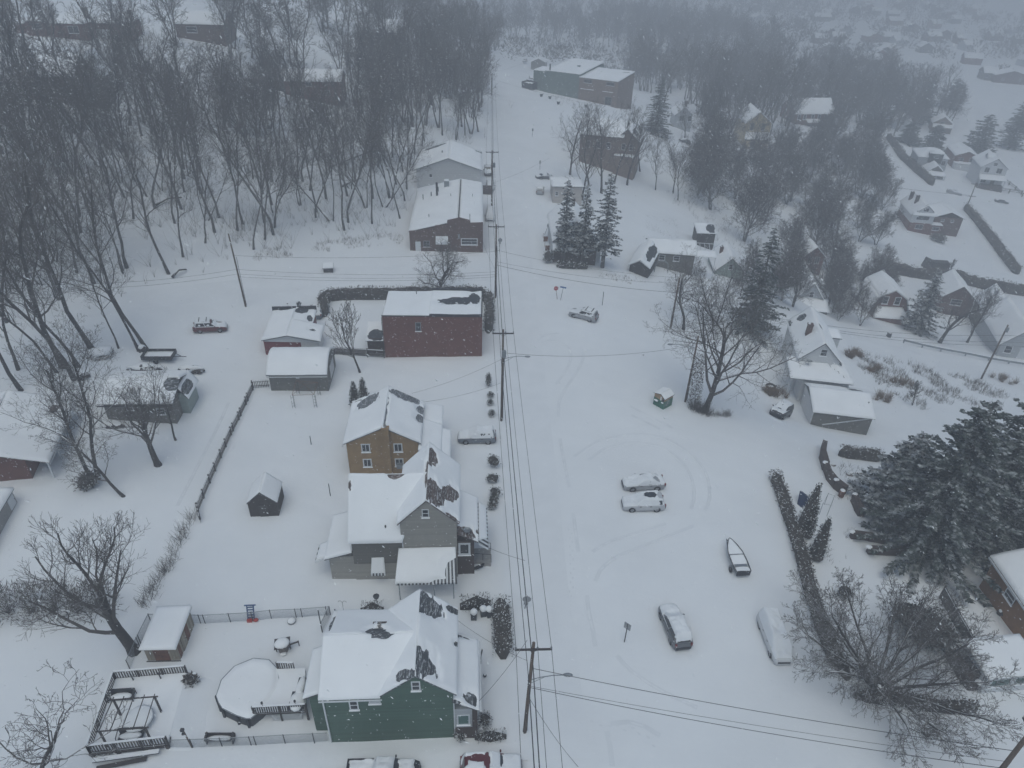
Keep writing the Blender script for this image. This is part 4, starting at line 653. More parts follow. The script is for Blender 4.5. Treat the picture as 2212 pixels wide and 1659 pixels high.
# ---------- utility poles and wires
STREET = math.radians(3.3)
def mark_up(base, h): return Vector((base.x, base.y, base.z+h))
def utility_pole(base, h, label, arm=None, lamp=None, trans=None, lean=(0, 0), r=.16, name='utility_pole', second=None):
    t = thing(name, label, 'utility pole', base, 0, 'wooden utility poles'); A = {}
    top = Vector((lean[0], lean[1], h)); MB().tube([(0, 0, -.6), top*.5, top], [r, r*.86, r*.7], 9).build('pole', M['woodpole'], t, True)
    A['top'] = base+top
    for nm, spec in (('', arm), ('2', second)):
        if not spec: continue
        ln, drop, ang = spec; c = top*(1-drop/h); d = Vector((math.cos(ang), math.sin(ang), 0)); a, b = c-d*ln/2, c+d*ln/2; off = Vector((-d.y, d.x, 0))*(r*.8+.06)
        ca = MB().obox(a-off, b-off, .11, .13).build('crossarm', M['wooddark'], t); MB().tube([c-off-d*.5, c-Vector((0, 0, .5))], .025).tube([c-off+d*.5, c-Vector((0, 0, .5))], .025).build('brace', M['darkmetal'], ca)
        for k, q in enumerate((a+d*.06, b-d*.06, c+d*.28)):
            ins = MB().lathe([(.03, 0), (.07, .03), (.05, .09), (.08, .13), (.05, .2), (0, .22)], 8, q-off+Vector((0, 0, .07))).build('insulator', M['insul'], ca, True); A[nm+'LRC'[k]] = base+q-off+Vector((0, 0, .28))
    if lamp:
        ang, ln, z, rise = lamp; d = Vector((math.cos(ang), math.sin(ang), 0)); p = Vector((0, 0, z)); e = p+d*ln+Vector((0, 0, rise))
        la = MB().tube([p, p.lerp(e, .35)+Vector((0, 0, .16)), p.lerp(e, .7)+Vector((0, 0, .17)), e], .04, 6).tube([p-Vector((0, 0, .5)), p.lerp(e, .45)+Vector((0, 0, .1))], .025).build('lamp_arm', M['metal'], t)
        MB().ball(e+d*.25, (.38, .17, .1), 10, 6).build('lamp_head', M['metal'], la, True).rotation_euler = (0, 0, 0); A['lamp'] = base+e
    if trans:
        z, ang = trans; c = Vector((math.cos(ang)*.45, math.sin(ang)*.45, z)); MB().lathe([(0, 0), (.24, .02), (.26, .1), (.26, .85), (.2, .95), (0, .97)], 12, c).build('transformer', M['metal'], t, True)
    MB().tube([(r+.02, -.04, .3), (r*.75+.02, -.04, h*.7)], .035).build('conduit', M['darkmetal'], t)
    A['mid'] = base+top*.74; A['low'] = base+top*.66; A['obj'] = t; return A
def wire(a, b, sag, label, r=.022, n=14, nm='power_line'):
    pts = [a.lerp(b, i/n)-Vector((0, 0, sag*4*(i/n)*(1-i/n))) for i in range(n+1)]
    return tag(MB().tube(pts, r, 4).build(nm, M['wire']), label, 'power line', 'overhead power lines')
b1, b2, b3, b4, b5 = G(1133, 1581), G(1083, 909), G(1070, 643), G(1062, 456), G(1062, 206)
P1 = utility_pole(b1, ht(b1, 1383), 'nearest utility pole with a crossarm and street lamp beside the green house', (2.6, .5, STREET), (math.radians(5), 2.7, ht(b1, 1470), .45), None, (.25, -.2))
P2 = utility_pole(b2, ht(b2, 712), 'utility pole with crossarm and street lamp beside the snowed driveway car', (2.5, .4, STREET), (math.radians(4), 2.7, ht(b2, 776), .35), (ht(b2, 768), -1.2), (0, 0))
P3 = utility_pole(b3, ht(b3, 485), 'utility pole behind the brick building at the junction, with high crossarm', (2.6, .3, STREET), None, None, (0, 0))
P4 = utility_pole(b4, ht(b4, 325), 'utility pole beside the brick storefront with a transformer can', (2.6, .3, STREET), None, (ht(b4, 362), .4))
P5 = utility_pole(b5, ht(b5, 158), 'dim farthest utility pole at the wood edge below the crest', (2.0, .3, STREET))
bl = G(531, 662); PL = utility_pole(bl, ht(bl, 505), 'leaning bare utility pole at the woods near the dark red car', None, None, None, (-.35, 0), .15)
ba = G(1448, 710); PA = utility_pole(ba, ht(ba, 600), 'bare utility pole among tree branches at the right edge of the lot', None, None, None, (.1, 0), .17)
bb = G(1480, 868); PB = utility_pole(bb, ht(bb, 726), 'lamp pole half hidden behind the ivy covered tree', None, (math.radians(176), 3.0, ht(bb, 752), .3), None, (.05, 0), .15)
bf = G(2119, 819); PF = utility_pole(bf, ht(bf, 702), 'tall utility pole with transformer beside the guardrail street', None, None, (ht(bf, 716), -.5), (.3, 0), .19)
bv = G(*T(3, 0, 1295, 1325)); PV = utility_pole(bv, ht(bv, T(3, 0, 0, 1188)[1]), 'utility pole with two crossarms in the valley by the pickup', (3.2, .3, math.radians(-15)), None, None, (0, 0), .18, second=(3.0, ht(bv, 397)-ht(bv, 423)+.3, math.radians(-15)))
bw = G(*T(3, 0, 40, 985)); PW = utility_pole(bw, ht(bw, T(3, 0, 0, 830)[1]), 'short bare utility pole below the large brick house', None, None, None, (0, 0), .17)
br = G(2078, 1772); PR = utility_pole(br, 11.5, 'utility pole cut off at the bottom right corner', (2.6, .5, math.radians(80)), None, None, (0, 0), .2)
w_ = 'power line '
for s, d in (('L', 'on the left crossarm ends'), ('R', 'on the right crossarm ends'), ('C', 'on the inner crossarm pins')):
    for i, (a, b) in enumerate(((P1, P2), (P2, P3), (P3, P4), (P4, P5))): wire(a[s], b[s], .5+.1*i, w_+d+', '+('first', 'second', 'third', 'fourth')[i]+' span from the nearest pole', .018)
    wire(P1[s], P1[s]+Vector((1.9, -36, -.2)), .3, w_+d+', span running out of frame at the bottom', .018)
for k, f in enumerate(('mid', 'low')):
    for i, (a, b) in enumerate(((P1, P2), (P2, P3), (P3, P4), (P4, P5))): wire(a[f]+Vector((.15-.3*k, 0, 0)), b[f]+Vector((.15-.3*k, 0, 0)), .8, ('thick telephone cable, ', 'lower telephone cable, ')[k]+('first', 'second', 'third', 'fourth')[i]+' span from the nearest pole', .04 if k == 0 else .028, nm='telephone_cable')
    wire(P1[f]+Vector((.15-.3*k, 0, 0)), P1[f]+Vector((2.0, -36, 0)), .5, ('thick', 'lower')[k]+' telephone cable running out of frame at the bottom', .04, nm='telephone_cable')
pr_ = pic(2212, 1600, z=8.6); zr_ = Vector((0, 0, 1))
wire(P1['lamp']*0+b1+Vector((.2, 0, ht(b1, 1443))), br+Vector((0, 0, 9.2)), .5, 'highest of three cables crossing the lower right foreground', .026)
wire(b1+Vector((.2, 0, ht(b1, 1482))), br+Vector((0, 0, 7.9)), .4, 'middle thin cable crossing the lower right foreground', .016)
wire(b1+Vector((.2, 0, ht(b1, 1485))), br+Vector((0, 0, 7.1)), .6, 'lowest of three cables crossing the lower right foreground', .026)
wire(P2['lamp']*0+b2+Vector((0, 0, ht(b2, 762))), bb+Vector((0, 0, ht(bb, 745))), 1.0, 'single sagging cable between the driveway pole and the ivy tree lamp', .022)
for z1, z2, s in ((565, 612, 'upper thin'), (572, 632, 'thick lower'), (540, 600, 'topmost faint')): wire(b3+Vector((0, 0, ht(b3, z1))), ba+Vector((0, 0, ht(ba, z2))), .7, s+' cable from the junction pole to the bare pole on the right', .03 if s[0] == 't' and 'thick' in s else .018)
for z1, z2, s in ((587, 582, 'upper'), (593, 592, 'middle'), (598, 598, 'lower'), (543, 552, 'highest faint')): wire(b3+Vector((0, 0, ht(b3, z1))), bl+Vector((-.3, 0, ht(bl, z2))), .7, s+' cable from the junction pole to the leaning pole at the woods', .02)
for z2, s in ((582, 'upper'), (592, 'lower')): wire(bl+Vector((-.3, 0, ht(bl, z2))), G(90, 705)+Vector((0, 0, 6.5 if z2 < 590 else 5.8)), .8, s+' cable running left from the leaning pole past the bare trees', .02)
for z, s in ((724, 'upper'), (738, 'lower'), (746, 'lowest')):
    q = bf+Vector((0, 0, ht(bf, z))); wire(ba+Vector((0, 0, ht(ba, 640))), q, 2.2, s+' cable over the lower street left of the guardrail pole', .028); wire(q, q+Vector((60, 6, 0)), 1.2, s+' cable running right from the guardrail pole', .028)
for s in 'LR':
    wire(PV[s], PV[s]+Vector((60, -18, 0)), 1, 'valley cable running right from the pole with two crossarms, '+('far', 'near')[s == 'R']+' side', .03); wire(PV['2'+s], PV['2'+s]+Vector((-70, 26, 2)), 1.5, 'valley cable running left over the snowy lawn, '+('far', 'near')[s == 'R']+' side', .03)
hd = [(b2+Vector((0, 0, ht(b2, 775))), pic(*T(1,1,1010,890), z=6.6), 'service cable from the driveway pole to the tan house gable'), (b2+Vector((0, 0, ht(b2, 826))), pic(*T(1,1,1080,946), z=5.2), 'service cable from the driveway pole to the eave of the tan house'),
 (b1+Vector((0, 2, 6.3)), pic(*T(1,2,1290,690), z=5.6), 'service cable to the back corner of the green house'), (b1+Vector((0, 4, 6.1)), pic(*T(1,2,1440,1230), z=3.9), 'service cable to the porch of the green house'), (b1+Vector((-.2, 12, 6.3)), pic(*T(1,2,1250,100), z=6.0), 'service cable to the gable of the grey house'),
 (b1+Vector((.2, 0, 4.6)), G(*T(2,2,430,1650)), 'guy wire slanting to the snow from the nearest pole'), (b3+Vector((0, 0, 5)), pic(*T(1,0,1460,1540), z=3), 'service cable to the brick storefront'), (b4+Vector((0, 0, 6)), G(*T(2,0,240,1100))+Vector((0, 0, 3)), 'faint cable crossing the street to the pale garage'), (P5['mid'], G(*T(2,0,560,900))+Vector((0, 0, 9)), 'faint cable crossing below the warehouse'), (P5['top'], G(*T(2,0,130,470))+Vector((0, 0, 6)), 'faint cable from the farthest pole to the warehouse')]
for a, b, s in hd: wire(Vector(a), Vector(b), .4, s, .016)

# ---------- cars
KIND = dict(  # length scale, lower stations (x, half width, top), cabin (base x0,x1, roof x0,x1, roof z), belt
 suv=([(-2.3,.66,.74),(-2.22,.84,.98),(-1.5,.92,1.06),(.8,.92,1.03),(1.25,.91,1.0),(1.9,.87,.93),(2.2,.78,.82),(2.32,.6,.6)], (-2.2,1.15,-1.9,.1,1.68), 1.0),
 sedan=([(-2.35,.62,.72),(-2.2,.82,.92),(-1.6,.9,.98),(.7,.91,.94),(1.2,.9,.9),(1.9,.85,.8),(2.25,.74,.7),(2.38,.56,.5)], (-1.95,1.2,-.95,.05,1.42), .92),
 hatch=([(-2.05,.62,.74),(-1.98,.8,.96),(-1.4,.87,1.0),(.6,.87,.97),(1.1,.86,.93),(1.65,.81,.84),(1.95,.7,.74),(2.05,.54,.55)], (-1.95,1.15,-1.45,.05,1.5), .95),
 van=([(-2.45,.68,.8),(-2.4,.88,1.05),(-1.6,.94,1.08),(1.0,.94,1.05),(1.5,.92,1.0),(2.0,.87,.9),(2.35,.78,.78),(2.45,.6,.6)], (-2.4,1.7,-2.25,.55,1.78), 1.03),
 pickup=([(-2.75,.8,.92),(-2.7,.92,1.02),(-1.6,.95,1.05),(.9,.95,1.06),(1.4,.94,1.04),(2.2,.9,1.0),(2.6,.8,.88),(2.7,.62,.62)], (-.75,1.25,-.5,.45,1.78), 1.05))
def car(kind, label, front, rear, col, th=.16, clear=(), sides=True, rack=False, name=None, cat='car', z=None, rear_clear=False, lift=0, scale=1.0, sunroof=False):
    st, (cx0, cx1, rx0, rx1, zr), belt = KIND[kind]; f, r = G(*front), G(*rear); c = (f+r)/2; hd = math.atan2(f.y-r.y, f.x-r.x)
    t = thing(name or 'parked_'+('car' if kind in ('sedan', 'hatch') else {'suv': 'suv', 'van': 'van', 'pickup': 'pickup'}[kind]), label, cat, (c.x, c.y, gz(c.x, c.y)-.2+lift), hd, 'cars parked in the snow')
    d = f-r; t.rotation_euler = (0, -math.atan2(f.z-r.z, math.hypot(d.x, d.y)), hd); t.scale = (scale,)*3; P = col; yb, yr = .86, .66
    def sec(x, hw, zt): 
        h = [(hw*.88, .2), (hw, .4), (hw*1.0, zt-.24), (hw*.96, zt-.08), (hw*.8, zt)]; return [(x, -y, z) for y, z in h]+[(x, y, z) for y, z in reversed(h)]
    m = MB(); ss = [sec(*s) for s in st]; n = 10
    for q in ss: m.v += q
    for i in range(len(ss)-1):
        for k in range(n): m.f.append((i*n+k, (i+1)*n+k, (i+1)*n+(k+1) % n, i*n+(k+1) % n))
    m.f.append(tuple(range(n))); m.f.append(tuple((len(ss)-1)*n+k for k in reversed(range(n))))
    lv = [(cx0, cx1, yb, belt-.06), (cx0+(rx0-cx0)*.55, cx1+(rx1-cx1)*.55, yb+(yr-yb)*.5, belt+(zr-belt)*.55), (rx0-.06, rx1+.1, yr+.03, zr-.07), (rx0+.08, rx1-.08, yr-.1, zr)]
    o = len(m.v)
    for a, b, y, zz in lv: m.v += [(a, -y, zz), (b, -y*.96, zz), (b, y*.96, zz), (a, y, zz)]
    for i in range(3):
        for k in range(4): m.f.append((o+i*4+k, o+i*4+(k+1) % 4, o+i*4+4+(k+1) % 4, o+i*4+4+k))
    m.f.append(tuple(o+12+k for k in range(4)))
    if kind == 'pickup':
        m.box(-2.68, -.9, 1.0, -.8, -.8, 1.18).box(-2.68, .8, 1.0, -.8, .9, 1.18).box(-2.74, -.9, 1.0, -2.64, .9, 1.18)
    body = m.build('body', P, t)
    def at_h(side, u, v):                              # point on the glass house: side, along, up
        a, b = lv[0], lv[2]; lo = v
        x0 = a[0]+(b[0]-a[0])*lo; x1 = a[1]+(b[1]-a[1])*lo; y = a[2]+(b[2]-a[2])*lo; zz = a[3]+(b[3]-a[3])*lo
        if side in 'lr': return Vector((x0+(x1-x0)*u, (y+.012)*(1 if side == 'l' else -1), zz))
        return Vector(((x1+.015) if side == 'f' else (x0-.015), (u*2-1)*y*.96, zz))
    def pane(nm, side, u0, u1, v0=.22, v1=.92):
        q = [at_h(side, u0+(.03 if v else 0), a) if False else at_h(side, u, a) for u, a in ((u0, v0), (u1, v0), (u1, v1), (u0, v1))]; nrm = (q[1]-q[0]).cross(q[3]-q[0]).normalized()*.012
        MB().prism(q, nrm).build(nm, M['glass'], t)
    pane('windshield', 'f', .08, .92); pane('rear_window', 'b', .1, .9, .25)
    for s in 'lr':
        if kind == 'pickup': pane('side_window', s, .12, .9)
        else: pane('side_window', s, .08, .5); pane('side_window', s, .54, .92)
    wb = st[-1][0]-.98; wr = -(abs(st[0][0])-.95)
    for x in (wr, wb):
        for s in (-1, 1):
            y = s*(.9 if kind != 'hatch' else .85); w = MB()
            for k in range(14):
                a0, a1 = 2*PI*k/14, 2*PI*(k+1)/14
                for (r0, y0), (r1, y1) in (((.2, .02), (.35, .015)), ((.35, .015), (.35, -.2))): w.add([(x+r0*math.cos(a0), y+s*y0, .36+r0*math.sin(a0)), (x+r0*math.cos(a1), y+s*y0, .36+r0*math.sin(a1)), (x+r1*math.cos(a1), y+s*y1, .36+r1*math.sin(a1)), (x+r1*math.cos(a0), y+s*y1, .36+r1*math.sin(a0))], [(0, 1, 2, 3)])
                r0 = .41; w.add([(x+.36*math.cos(a0), y+s*.006, .38+.36*math.sin(a0)), (x+.36*math.cos(a1), y+s*.006, .38+.36*math.sin(a1)), (x+r0*math.cos(a1), y+s*.026, .38+r0*math.sin(a1)), (x+r0*math.cos(a0), y+s*.026, .38+r0*math.sin(a0))], [(0, 1, 2, 3)] if math.sin(a0) > -.3 else [])
            wo = w.build('wheel', M['rubber'], t); rm = MB()
            for k in range(6):
                a = 2*PI*k/6; rm.obox((x, y+s*.03, .36), (x+.2*math.cos(a), y+s*.03, .36+.2*math.sin(a)), .07, .03, (0, 1, 0))
            rm.build('rim', M['rim'], wo)
    xf, xb = st[-1][0], st[0][0]
    for s in (-1, 1):
        MB().prism([(xf-.2, s*.76, .62), (xf-.05, s*.5, .6), (xf-.08, s*.5, .75), (xf-.24, s*.76, .78)], (.03, 0, .01)).build('headlight', M['lampclear'], t)
        MB().box(xb-.02, min(s*.62, s*.8), .72, xb+.16, max(s*.62, s*.8), 1.0).build('tail_light', M['lampred'], t)
        MB().ball((cx1-.42, s*1.02, belt+.08), (.08, .13, .08), 8, 5).build('mirror', P if kind != 'pickup' else M['darkmetal'], t, True)
        for hx in (.35, -.75):
            if hx > cx0+.2: MB().box(hx, min(s*.9, s*.945), .84, hx+.22, max(s*.9, s*.945), .89).build('door_handle', M['darkmetal'], t)
    MB().box(xb-.05, -.7, .38, xb+.05, .7, .6).build('rear_bumper', M['darktrim'] if kind in ('suv', 'pickup') else P, t); MB().box(xf-.12, -.55, .42, xf+.02, .55, .62).build('grille', M['darkmetal'], t)
    if sunroof: MB().box(rx0+.55, -.54, zr-.02, rx1-.12, .54, zr+.012).build('glass_roof', M['glass'], t)
    if rack:
        for yy in (-.6, .6): MB().tube([(rx0+.1, yy, zr+.04), (rx1-.2, yy, zr+.06)], .03).build('roof_rail', M['darkmetal'], t)
        for xx in (rx0+.5, rx1-.5): MB().box(xx-.04, -.62, zr+.05, xx+.04, .62, zr+.22).build('roof_bar', M['darkmetal'], t)
    xs = [s[0] for s in st]; zt = [s[2] for s in st]; hw = [s[1] for s in st]; NX, NY = 44, 22; sm = MB(); sd = random.random()*40
    def ip(a, x): return float(np.interp(x, xs, a))
    for i in range(NX+1):
        x = xb+.03+(xf-xb-.06)*i/NX; w_ = ip(hw, x)*.97; z0 = ip(zt, x)
        for j in range(NY+1):
            y = -w_+2*w_*j/NY; ay = abs(y); zc = -9
            if cx0 < x < cx1:
                zc = min(zr, belt-.06+(cx1-x)/max(.05, cx1-rx1)*(zr-belt), belt-.06+(x-cx0)/max(.05, rx0-cx0)*(zr-belt)); sidez = belt-.06+(yb-ay)/(yb-yr)*(zr-belt); 
                zc = min(zc, sidez) if ay < yb else -9
            H = max(z0-.25*max(0, (ay/w_-.8)/.2)**2, zc); cab = zc > z0
            if kind == 'pickup' and x < cx0-.08 and ay < .8: H = .92
            k = th*(.8+.7*noise.noise(Vector((x*1.1, y*1.1, sd)))+.25*noise.noise(Vector((x*4, y*4, sd))))
            e = min(1, (w_-ay)/.1+.25, (xf-x)/.25+.2, (x-xb)/.12+.2); k *= e
            if cab and ay > yr+.05 and zc < zr-.1 and not sides: k = -.05
            if rear_clear and cx0-.05 < x < rx0-.02 and H < zr-.03: k = -.05
            for (px_, py_, rx, ry) in clear:
                d = math.hypot((x-px_)/rx, (y-py_)/ry)+.3*noise.noise(Vector((x*3, y*3, sd+5))); k = min(k, th*max(-.4, (d-1)/.25))
            sm.v.append((x, y, H+max(k, -.06)))
    for i in range(NX):
        for j in range(NY): a = i*(NY+1)+j; sm.f.append((a, a+NY+1, a+NY+2, a+1))
    if th > 0: sm.build('snow_cover', M['snowcar'], t, True)
    return t
silver, grey, white, red, black, bluegrey = paint('silver_paint', (.34, .35, .37)), paint('grey_paint', (.12, .13, .145)), paint('white_paint', (.6, .61, .62)), paint('red_paint', (.10, .012, .018)), paint('black_paint', (.018, .02, .025)), paint('blue_grey_paint', (.16, .18, .21))
car('suv', 'dark grey estate car buried under thick snow in the open lot near the lone sign', (1440, 1318), (1473, 1400), grey, .3, ((-2.2, 0, .12, .9),), False)
car('sedan', 'silver sedan with curved roof, rear of the parked pair', (1345, 1050), (1432, 1046), silver, .2, ((-1.45, .1, .42, .42), (.1, -.55, .35, .12), (-1.0, -.6, .2, .08)), True)
car('suv', 'pale silver off road car with bare glass roof, front of the parked pair', (1347, 1092), (1430, 1091), paint('pale_silver_paint', (.5, .51, .53)), .2, ((-.65, -.12, .72, .5), (-1.75, -.1, .4, .6), (-2.3, 0, .2, 1)), True, sunroof=True)
MB()
car('suv', 'silver off road car with roof bars beside the stop sign', (1234, 677), (1286, 692), silver, .12, ((1.75, -.45, .35, .3), (.15, -.45, .2, .25), (-2.1, 0, .25, .9)), True, True, rear_clear=True)
car('suv', 'dark red car parked by the woods near the leaning pole', (489, 710), (420, 712), red, .15, ((.2, -.2, .16, .5), (1.3, .5, .4, .2)), True, True)
car('suv', 'blue grey car in the driveway of the tan brick house', (992, 949), (1068, 948), bluegrey, .2, ((-2.2, .3, .25, .5),), True)
car('van', 'white car wholly buried in snow beside the long right hand hedge', (1690, 1430), (1655, 1340), white, .3, ((2.35, .0, .2, .8),), True)
car('suv', 'dark car with snowy roof in front of the white house garage', (1660, 903), (1709, 882), black, .2, ((1.15, 0, .2, .7), (2.15, 0, .15, .7)), False, scale=1.15)
car('suv', 'red truck with scraped snow showing red roof, cut by the bottom edge', (1110, 1664), (1012, 1668), red, .2, ((-1.0, .25, .8, .3), (-.3, .0, .25, .7), (.75, .3, .1, .5), (-2.0, 0, .3, .35)), False)
car('pickup', 'black pickup with snowed cab cut by the bottom edge left of the red one', (905, 1676), (755, 1680), black, .26, ((.95, .0, .16, .8), (-2.72, 0, .14, 1), (2.5, .5, .3, .5)), False)
car('hatch', 'grey hatchback parked across the verge beside the pale garage', (1160, 385), (1189, 386), grey, .14, ((-.6, .3, .3, .4), (.9, 0, .3, .7)), True)
car('hatch', 'small silver car facing up the street left of the pale garage', (1168, 402), (1165, 427), silver, .16, ((-1.9, 0, .25, .8),), False, rear_clear=True)
car('van', 'white van nose toward the camera beside the brick storefront', (1058, 486), (1060, 455), white, .2, ((2.2, 0, .3, .7),), True)
car('sedan', 'silver car on the street side of the storefront behind the snow covered van', (1060, 417), (1058, 392), silver, .16, ((-2.2, 0, .3, .8),), False)
car('pickup', 'dark pickup beside the white gabled building', (1053, 388), (1055, 358), black, .1, ((-1.6, 0, .9, .7),), False)
car('hatch', 'dark car with snow on one side standing behind the low red building', (640, 652), (632, 690), black, .16, ((.6, -.7, 1.6, .25),), False)
car('sedan', 'snow covered dark car between the low red building and the clipped hedge', (690, 655), (683, 692), bluegrey, .22, ((-.2, -.78, 1.8, .18), (1.1, 0, .2, .6)), False)
car('suv', 'silver car beside the gabled garage at the top of the street', (1140, 128), (1128, 139), silver, .14, (), True)
car('van', 'white car under snow in the yard of the white cabin', (1418, 292), (1448, 300), white, .24, (), True)
car('sedan', 'low dark car under snow next to the white one by the cabin', (1466, 303), (1492, 312), grey, .2, ((-.5, .7, 1.5, .25),), False)
car('pickup', 'pickup truck parked across the valley lawn near the two crossarm pole', (2082, 423), (2040, 413), silver, .2, ((-1.7, 0, .8, .6),), True)
car('sedan', 'low snow capped car alone on the right valley lawn', (2180, 440), (2146, 434), grey, .24, ((0, .8, 2.2, .2),), False)
car('hatch', 'car end showing past the corner of the warehouse', (1150, 172), (1146, 168), silver, .14, (), True)
# boat on its trailer
f, r = G(1577, 1190), G(1599, 1240); bt = thing('boat', 'small open boat filled with snow standing on a trailer in the lot', 'boat', (f+r)/2, math.atan2(f.y-r.y, f.x-r.x)); bt.scale = (.88, .84, .84); hull = MB(); L = []
for x, w, zb in ((-2.3, .86, .45), (-1, .95, .42), (.5, .9, .45), (1.6, .6, .55), (2.3, .25, .7), (2.6, .04, .85)): L.append([(x, -w, 1.15+.05*max(0, x)), (x, -w*.8, zb), (x, 0, zb-.15), (x, w*.8, zb), (x, w, 1.15+.05*max(0, x))])
for q in L: hull.v += q
for i in range(5):
    for k in range(4): hull.f.append((i*5+k, (i+1)*5+k, (i+1)*5+k+1, i*5+k+1))
hull.f.append((0, 1, 2, 3, 4)); hull.build('hull', M['metal'], bt)
sn = MB(); 
for i in range(17):
    x = -2.2+4.7*i/16; w = float(np.interp(x, [-2.3, -1, .5, 1.6, 2.3, 2.6], [.86, .95, .9, .6, .25, .04]))*.94
    for j in range(9): sn.v.append((x, -w+2*w*j/8, 1.16+.05*max(0, x)+.1*noise.noise(Vector((x, j*.3, 3)))-(.12 if -1.9 < x < -.9 else 0)-(.05 if j in (0, 8) else 0)))
for i in range(16):
    for j in range(8): a = i*9+j; sn.f.append((a, a+9, a+10, a+1))
sn.build('snow_fill', M['snow'], bt, True); MB().tube([(v[0][0], v[0][1], v[0][2]+.02) for v in L]+[(v[4][0], v[4][1], v[4][2]+.02) for v in reversed(L)], .045, 5).build('gunwale', M['darkmetal'], bt); MB().box(-2.36, -.8, .5, -2.28, .8, 1.2).build('transom', M['darktrim'], bt)
MB().box(-1.55, -.75, 1.0, -1.2, .75, 1.12).build('bench', M['metal'], bt); MB().box(.1, -.85, 1.08, .2, .85, 1.25).build('bench', M['metal'], bt)
tr = MB().tube([(-2, -.5, .4), (1.5, -.4, .4), (3.2, 0, .45)], .05).tube([(-2, .5, .4), (1.5, .4, .4), (3.2, 0, .45)], .05).tube([(-.8, -1.1, .35), (-.8, 1.1, .35)], .05).build('trailer_frame', M['darkmetal'], bt)
for s in (-1, 1): MB().lathe([(.12, -.1), (.32, -.1), (.32, .1), (.12, .1)], 14).build('wheel', M['rubber'], bt).matrix_local = Matrix.Translation((-1.3, s*1.08, .32)) @ Matrix.Rotation(PI/2, 4, 'X')
# flatbed utility trailer in the left yard
f, r = G(*T(0,1,1135,675)), G(*T(0,1,930,690)); tr = thing('utility_trailer', 'black open utility trailer with low sides in the left yard', 'trailer', (f+r)/2+Vector((0, .5, 0)), .06)
MB().box(-2.1, -1.0, .5, 1.9, 1.0, .58).build('bed', M['darkmetal'], tr); s_ = MB()
for y in (-1, 1): s_.box(-2.1, y-.04, .58, 1.9, y+.04, 1.1)
for x in (-2.1, 1.9): s_.box(x-.04, -1, .58, x+.04, 1, 1.1)
s_.build('side_panel', M['darkmetal'], tr); snow_sheet(sn := MB(), (-2, -.95, .6), (1.85, -.95, .6), (1.85, .95, .6), (-2, .95, .6), .2, (), .3, 4); sn.build('snow_fill', M['snow'], tr, True); MB().tube([(1.9, 0, .5), (3.5, 0, .45)], .06).tube([(1.9, .7, .5), (2.9, 0, .48)], .05).build('drawbar', M['darkmetal'], tr)
for s in (-1, 1): MB().lathe([(.14, -.1), (.34, -.1), (.34, .1), (.14, .1)], 12).build('wheel', M['rubber'], tr).matrix_local = Matrix.Translation((-.2, s*1.12, .34)) @ Matrix.Rotation(PI/2, 4, 'X')
# dumpster
d = G(*T(2,0,112,575)); t = thing('dumpster', 'dark open dumpster with snow inside at the end of the long warehouse', 'dumpster', d, -.6); MB().prism([(-2.2, -1.5, 0), (2.2, -1.5, 0), (2.5, -1.5, 2.2), (-2.5, -1.5, 2.2)], (0, .1, 0)).prism([(-2.2, 1.4, 0), (2.2, 1.4, 0), (2.5, 1.4, 2.6), (-2.5, 1.4, 2.6)], (0, .1, 0)).box(-2.45, -1.4, 0, -2.3, 1.4, 2.4).box(2.3, -1.4, 0, 2.45, 1.4, 2.4).build('bin', M['plasticdark'], t)
snow_sheet(sn := MB(), (-2.25, -1.35, 1.7), (2.25, -1.35, 1.7), (2.25, 1.35, 1.7), (-2.25, 1.35, 1.7), .4, (), .5, 3); sn.build('snow_fill', M['snow'], t, True); MB().box(-2.55, -.7, 1.0, -2.45, .7, 1.2).box(2.45, -.7, 1.0, 2.55, .7, 1.2).build('lifting_bracket', M['darkmetal'], t)
# donation shed
C1 = lambda x, y: ((2560+x*.1085)/1.8517, (1500+y*.1085)/1.8517)
a, b, c = G(*C1(480, 1030)), G(*C1(855, 1250)), G(*C1(1210, 1100)); an = math.atan2(b.y-a.y, b.x-a.x); wl = (b-a).length; dl = (c-b).length
t = thing('donation_shed', 'green and tan wooden collection shed with a pale round emblem in the open lot', 'shed', a, an); hh = ht(b, C1(0, 1000)[1]); he = ht(b, C1(0, 900)[1])
MB().box(0, 0, -.3, wl, dl, hh).build('lower_wall', M['bingreen'], t); MB().prism([(.02, .02, hh), (wl-.02, .02, hh), (wl-.02, .02, he), (wl*.62, .02, he+.42), (.02, .02, he+.15)], (0, dl-.04, 0)).build('upper_wall', M['osb'], t)
rf = MB().prism([(-.12, -.12, he+.12), (wl*.62, -.12, he+.46), (wl*.62, -.12, he+.52), (-.12, -.12, he+.18)], (0, dl+.24, 0)).prism([(wl*.62, -.12, he+.46), (wl+.12, -.12, he-.04), (wl+.12, -.12, he+.02), (wl*.62, -.12, he+.52)], (0, dl+.24, 0)).build('roof', M['wooddark'], t)
sn = MB(); snow_sheet(sn, (-.1, dl+.1, he+.19), (-.1, -.1, he+.19), (wl*.6, -.1, he+.53), (wl*.6, dl+.1, he+.53), .12, ((.5, .5, .02, .5, .2),), .12, 3); snow_sheet(sn, (wl+.1, -.1, he+.03), (wl+.1, dl+.1, he+.03), (wl*.64, dl+.1, he+.53), (wl*.64, -.1, he+.53), .12, (), .12, 7); sn.build('roof_snow', M['snow'], rf, True)
e = MB(); cx, cz = dl*.42, hh*.55                                   # round emblem with a pale figure, on the right side wall
for k in range(20):
    a0, a1 = 2*PI*k/20, 2*PI*(k+1)/20; e.add([(wl+.012, cx+r*math.cos(q), cz+r*.9*math.sin(q)) for r, q in ((.5, a0), (.5, a1), (.43, a1), (.43, a0))], [(0, 1, 2, 3)])
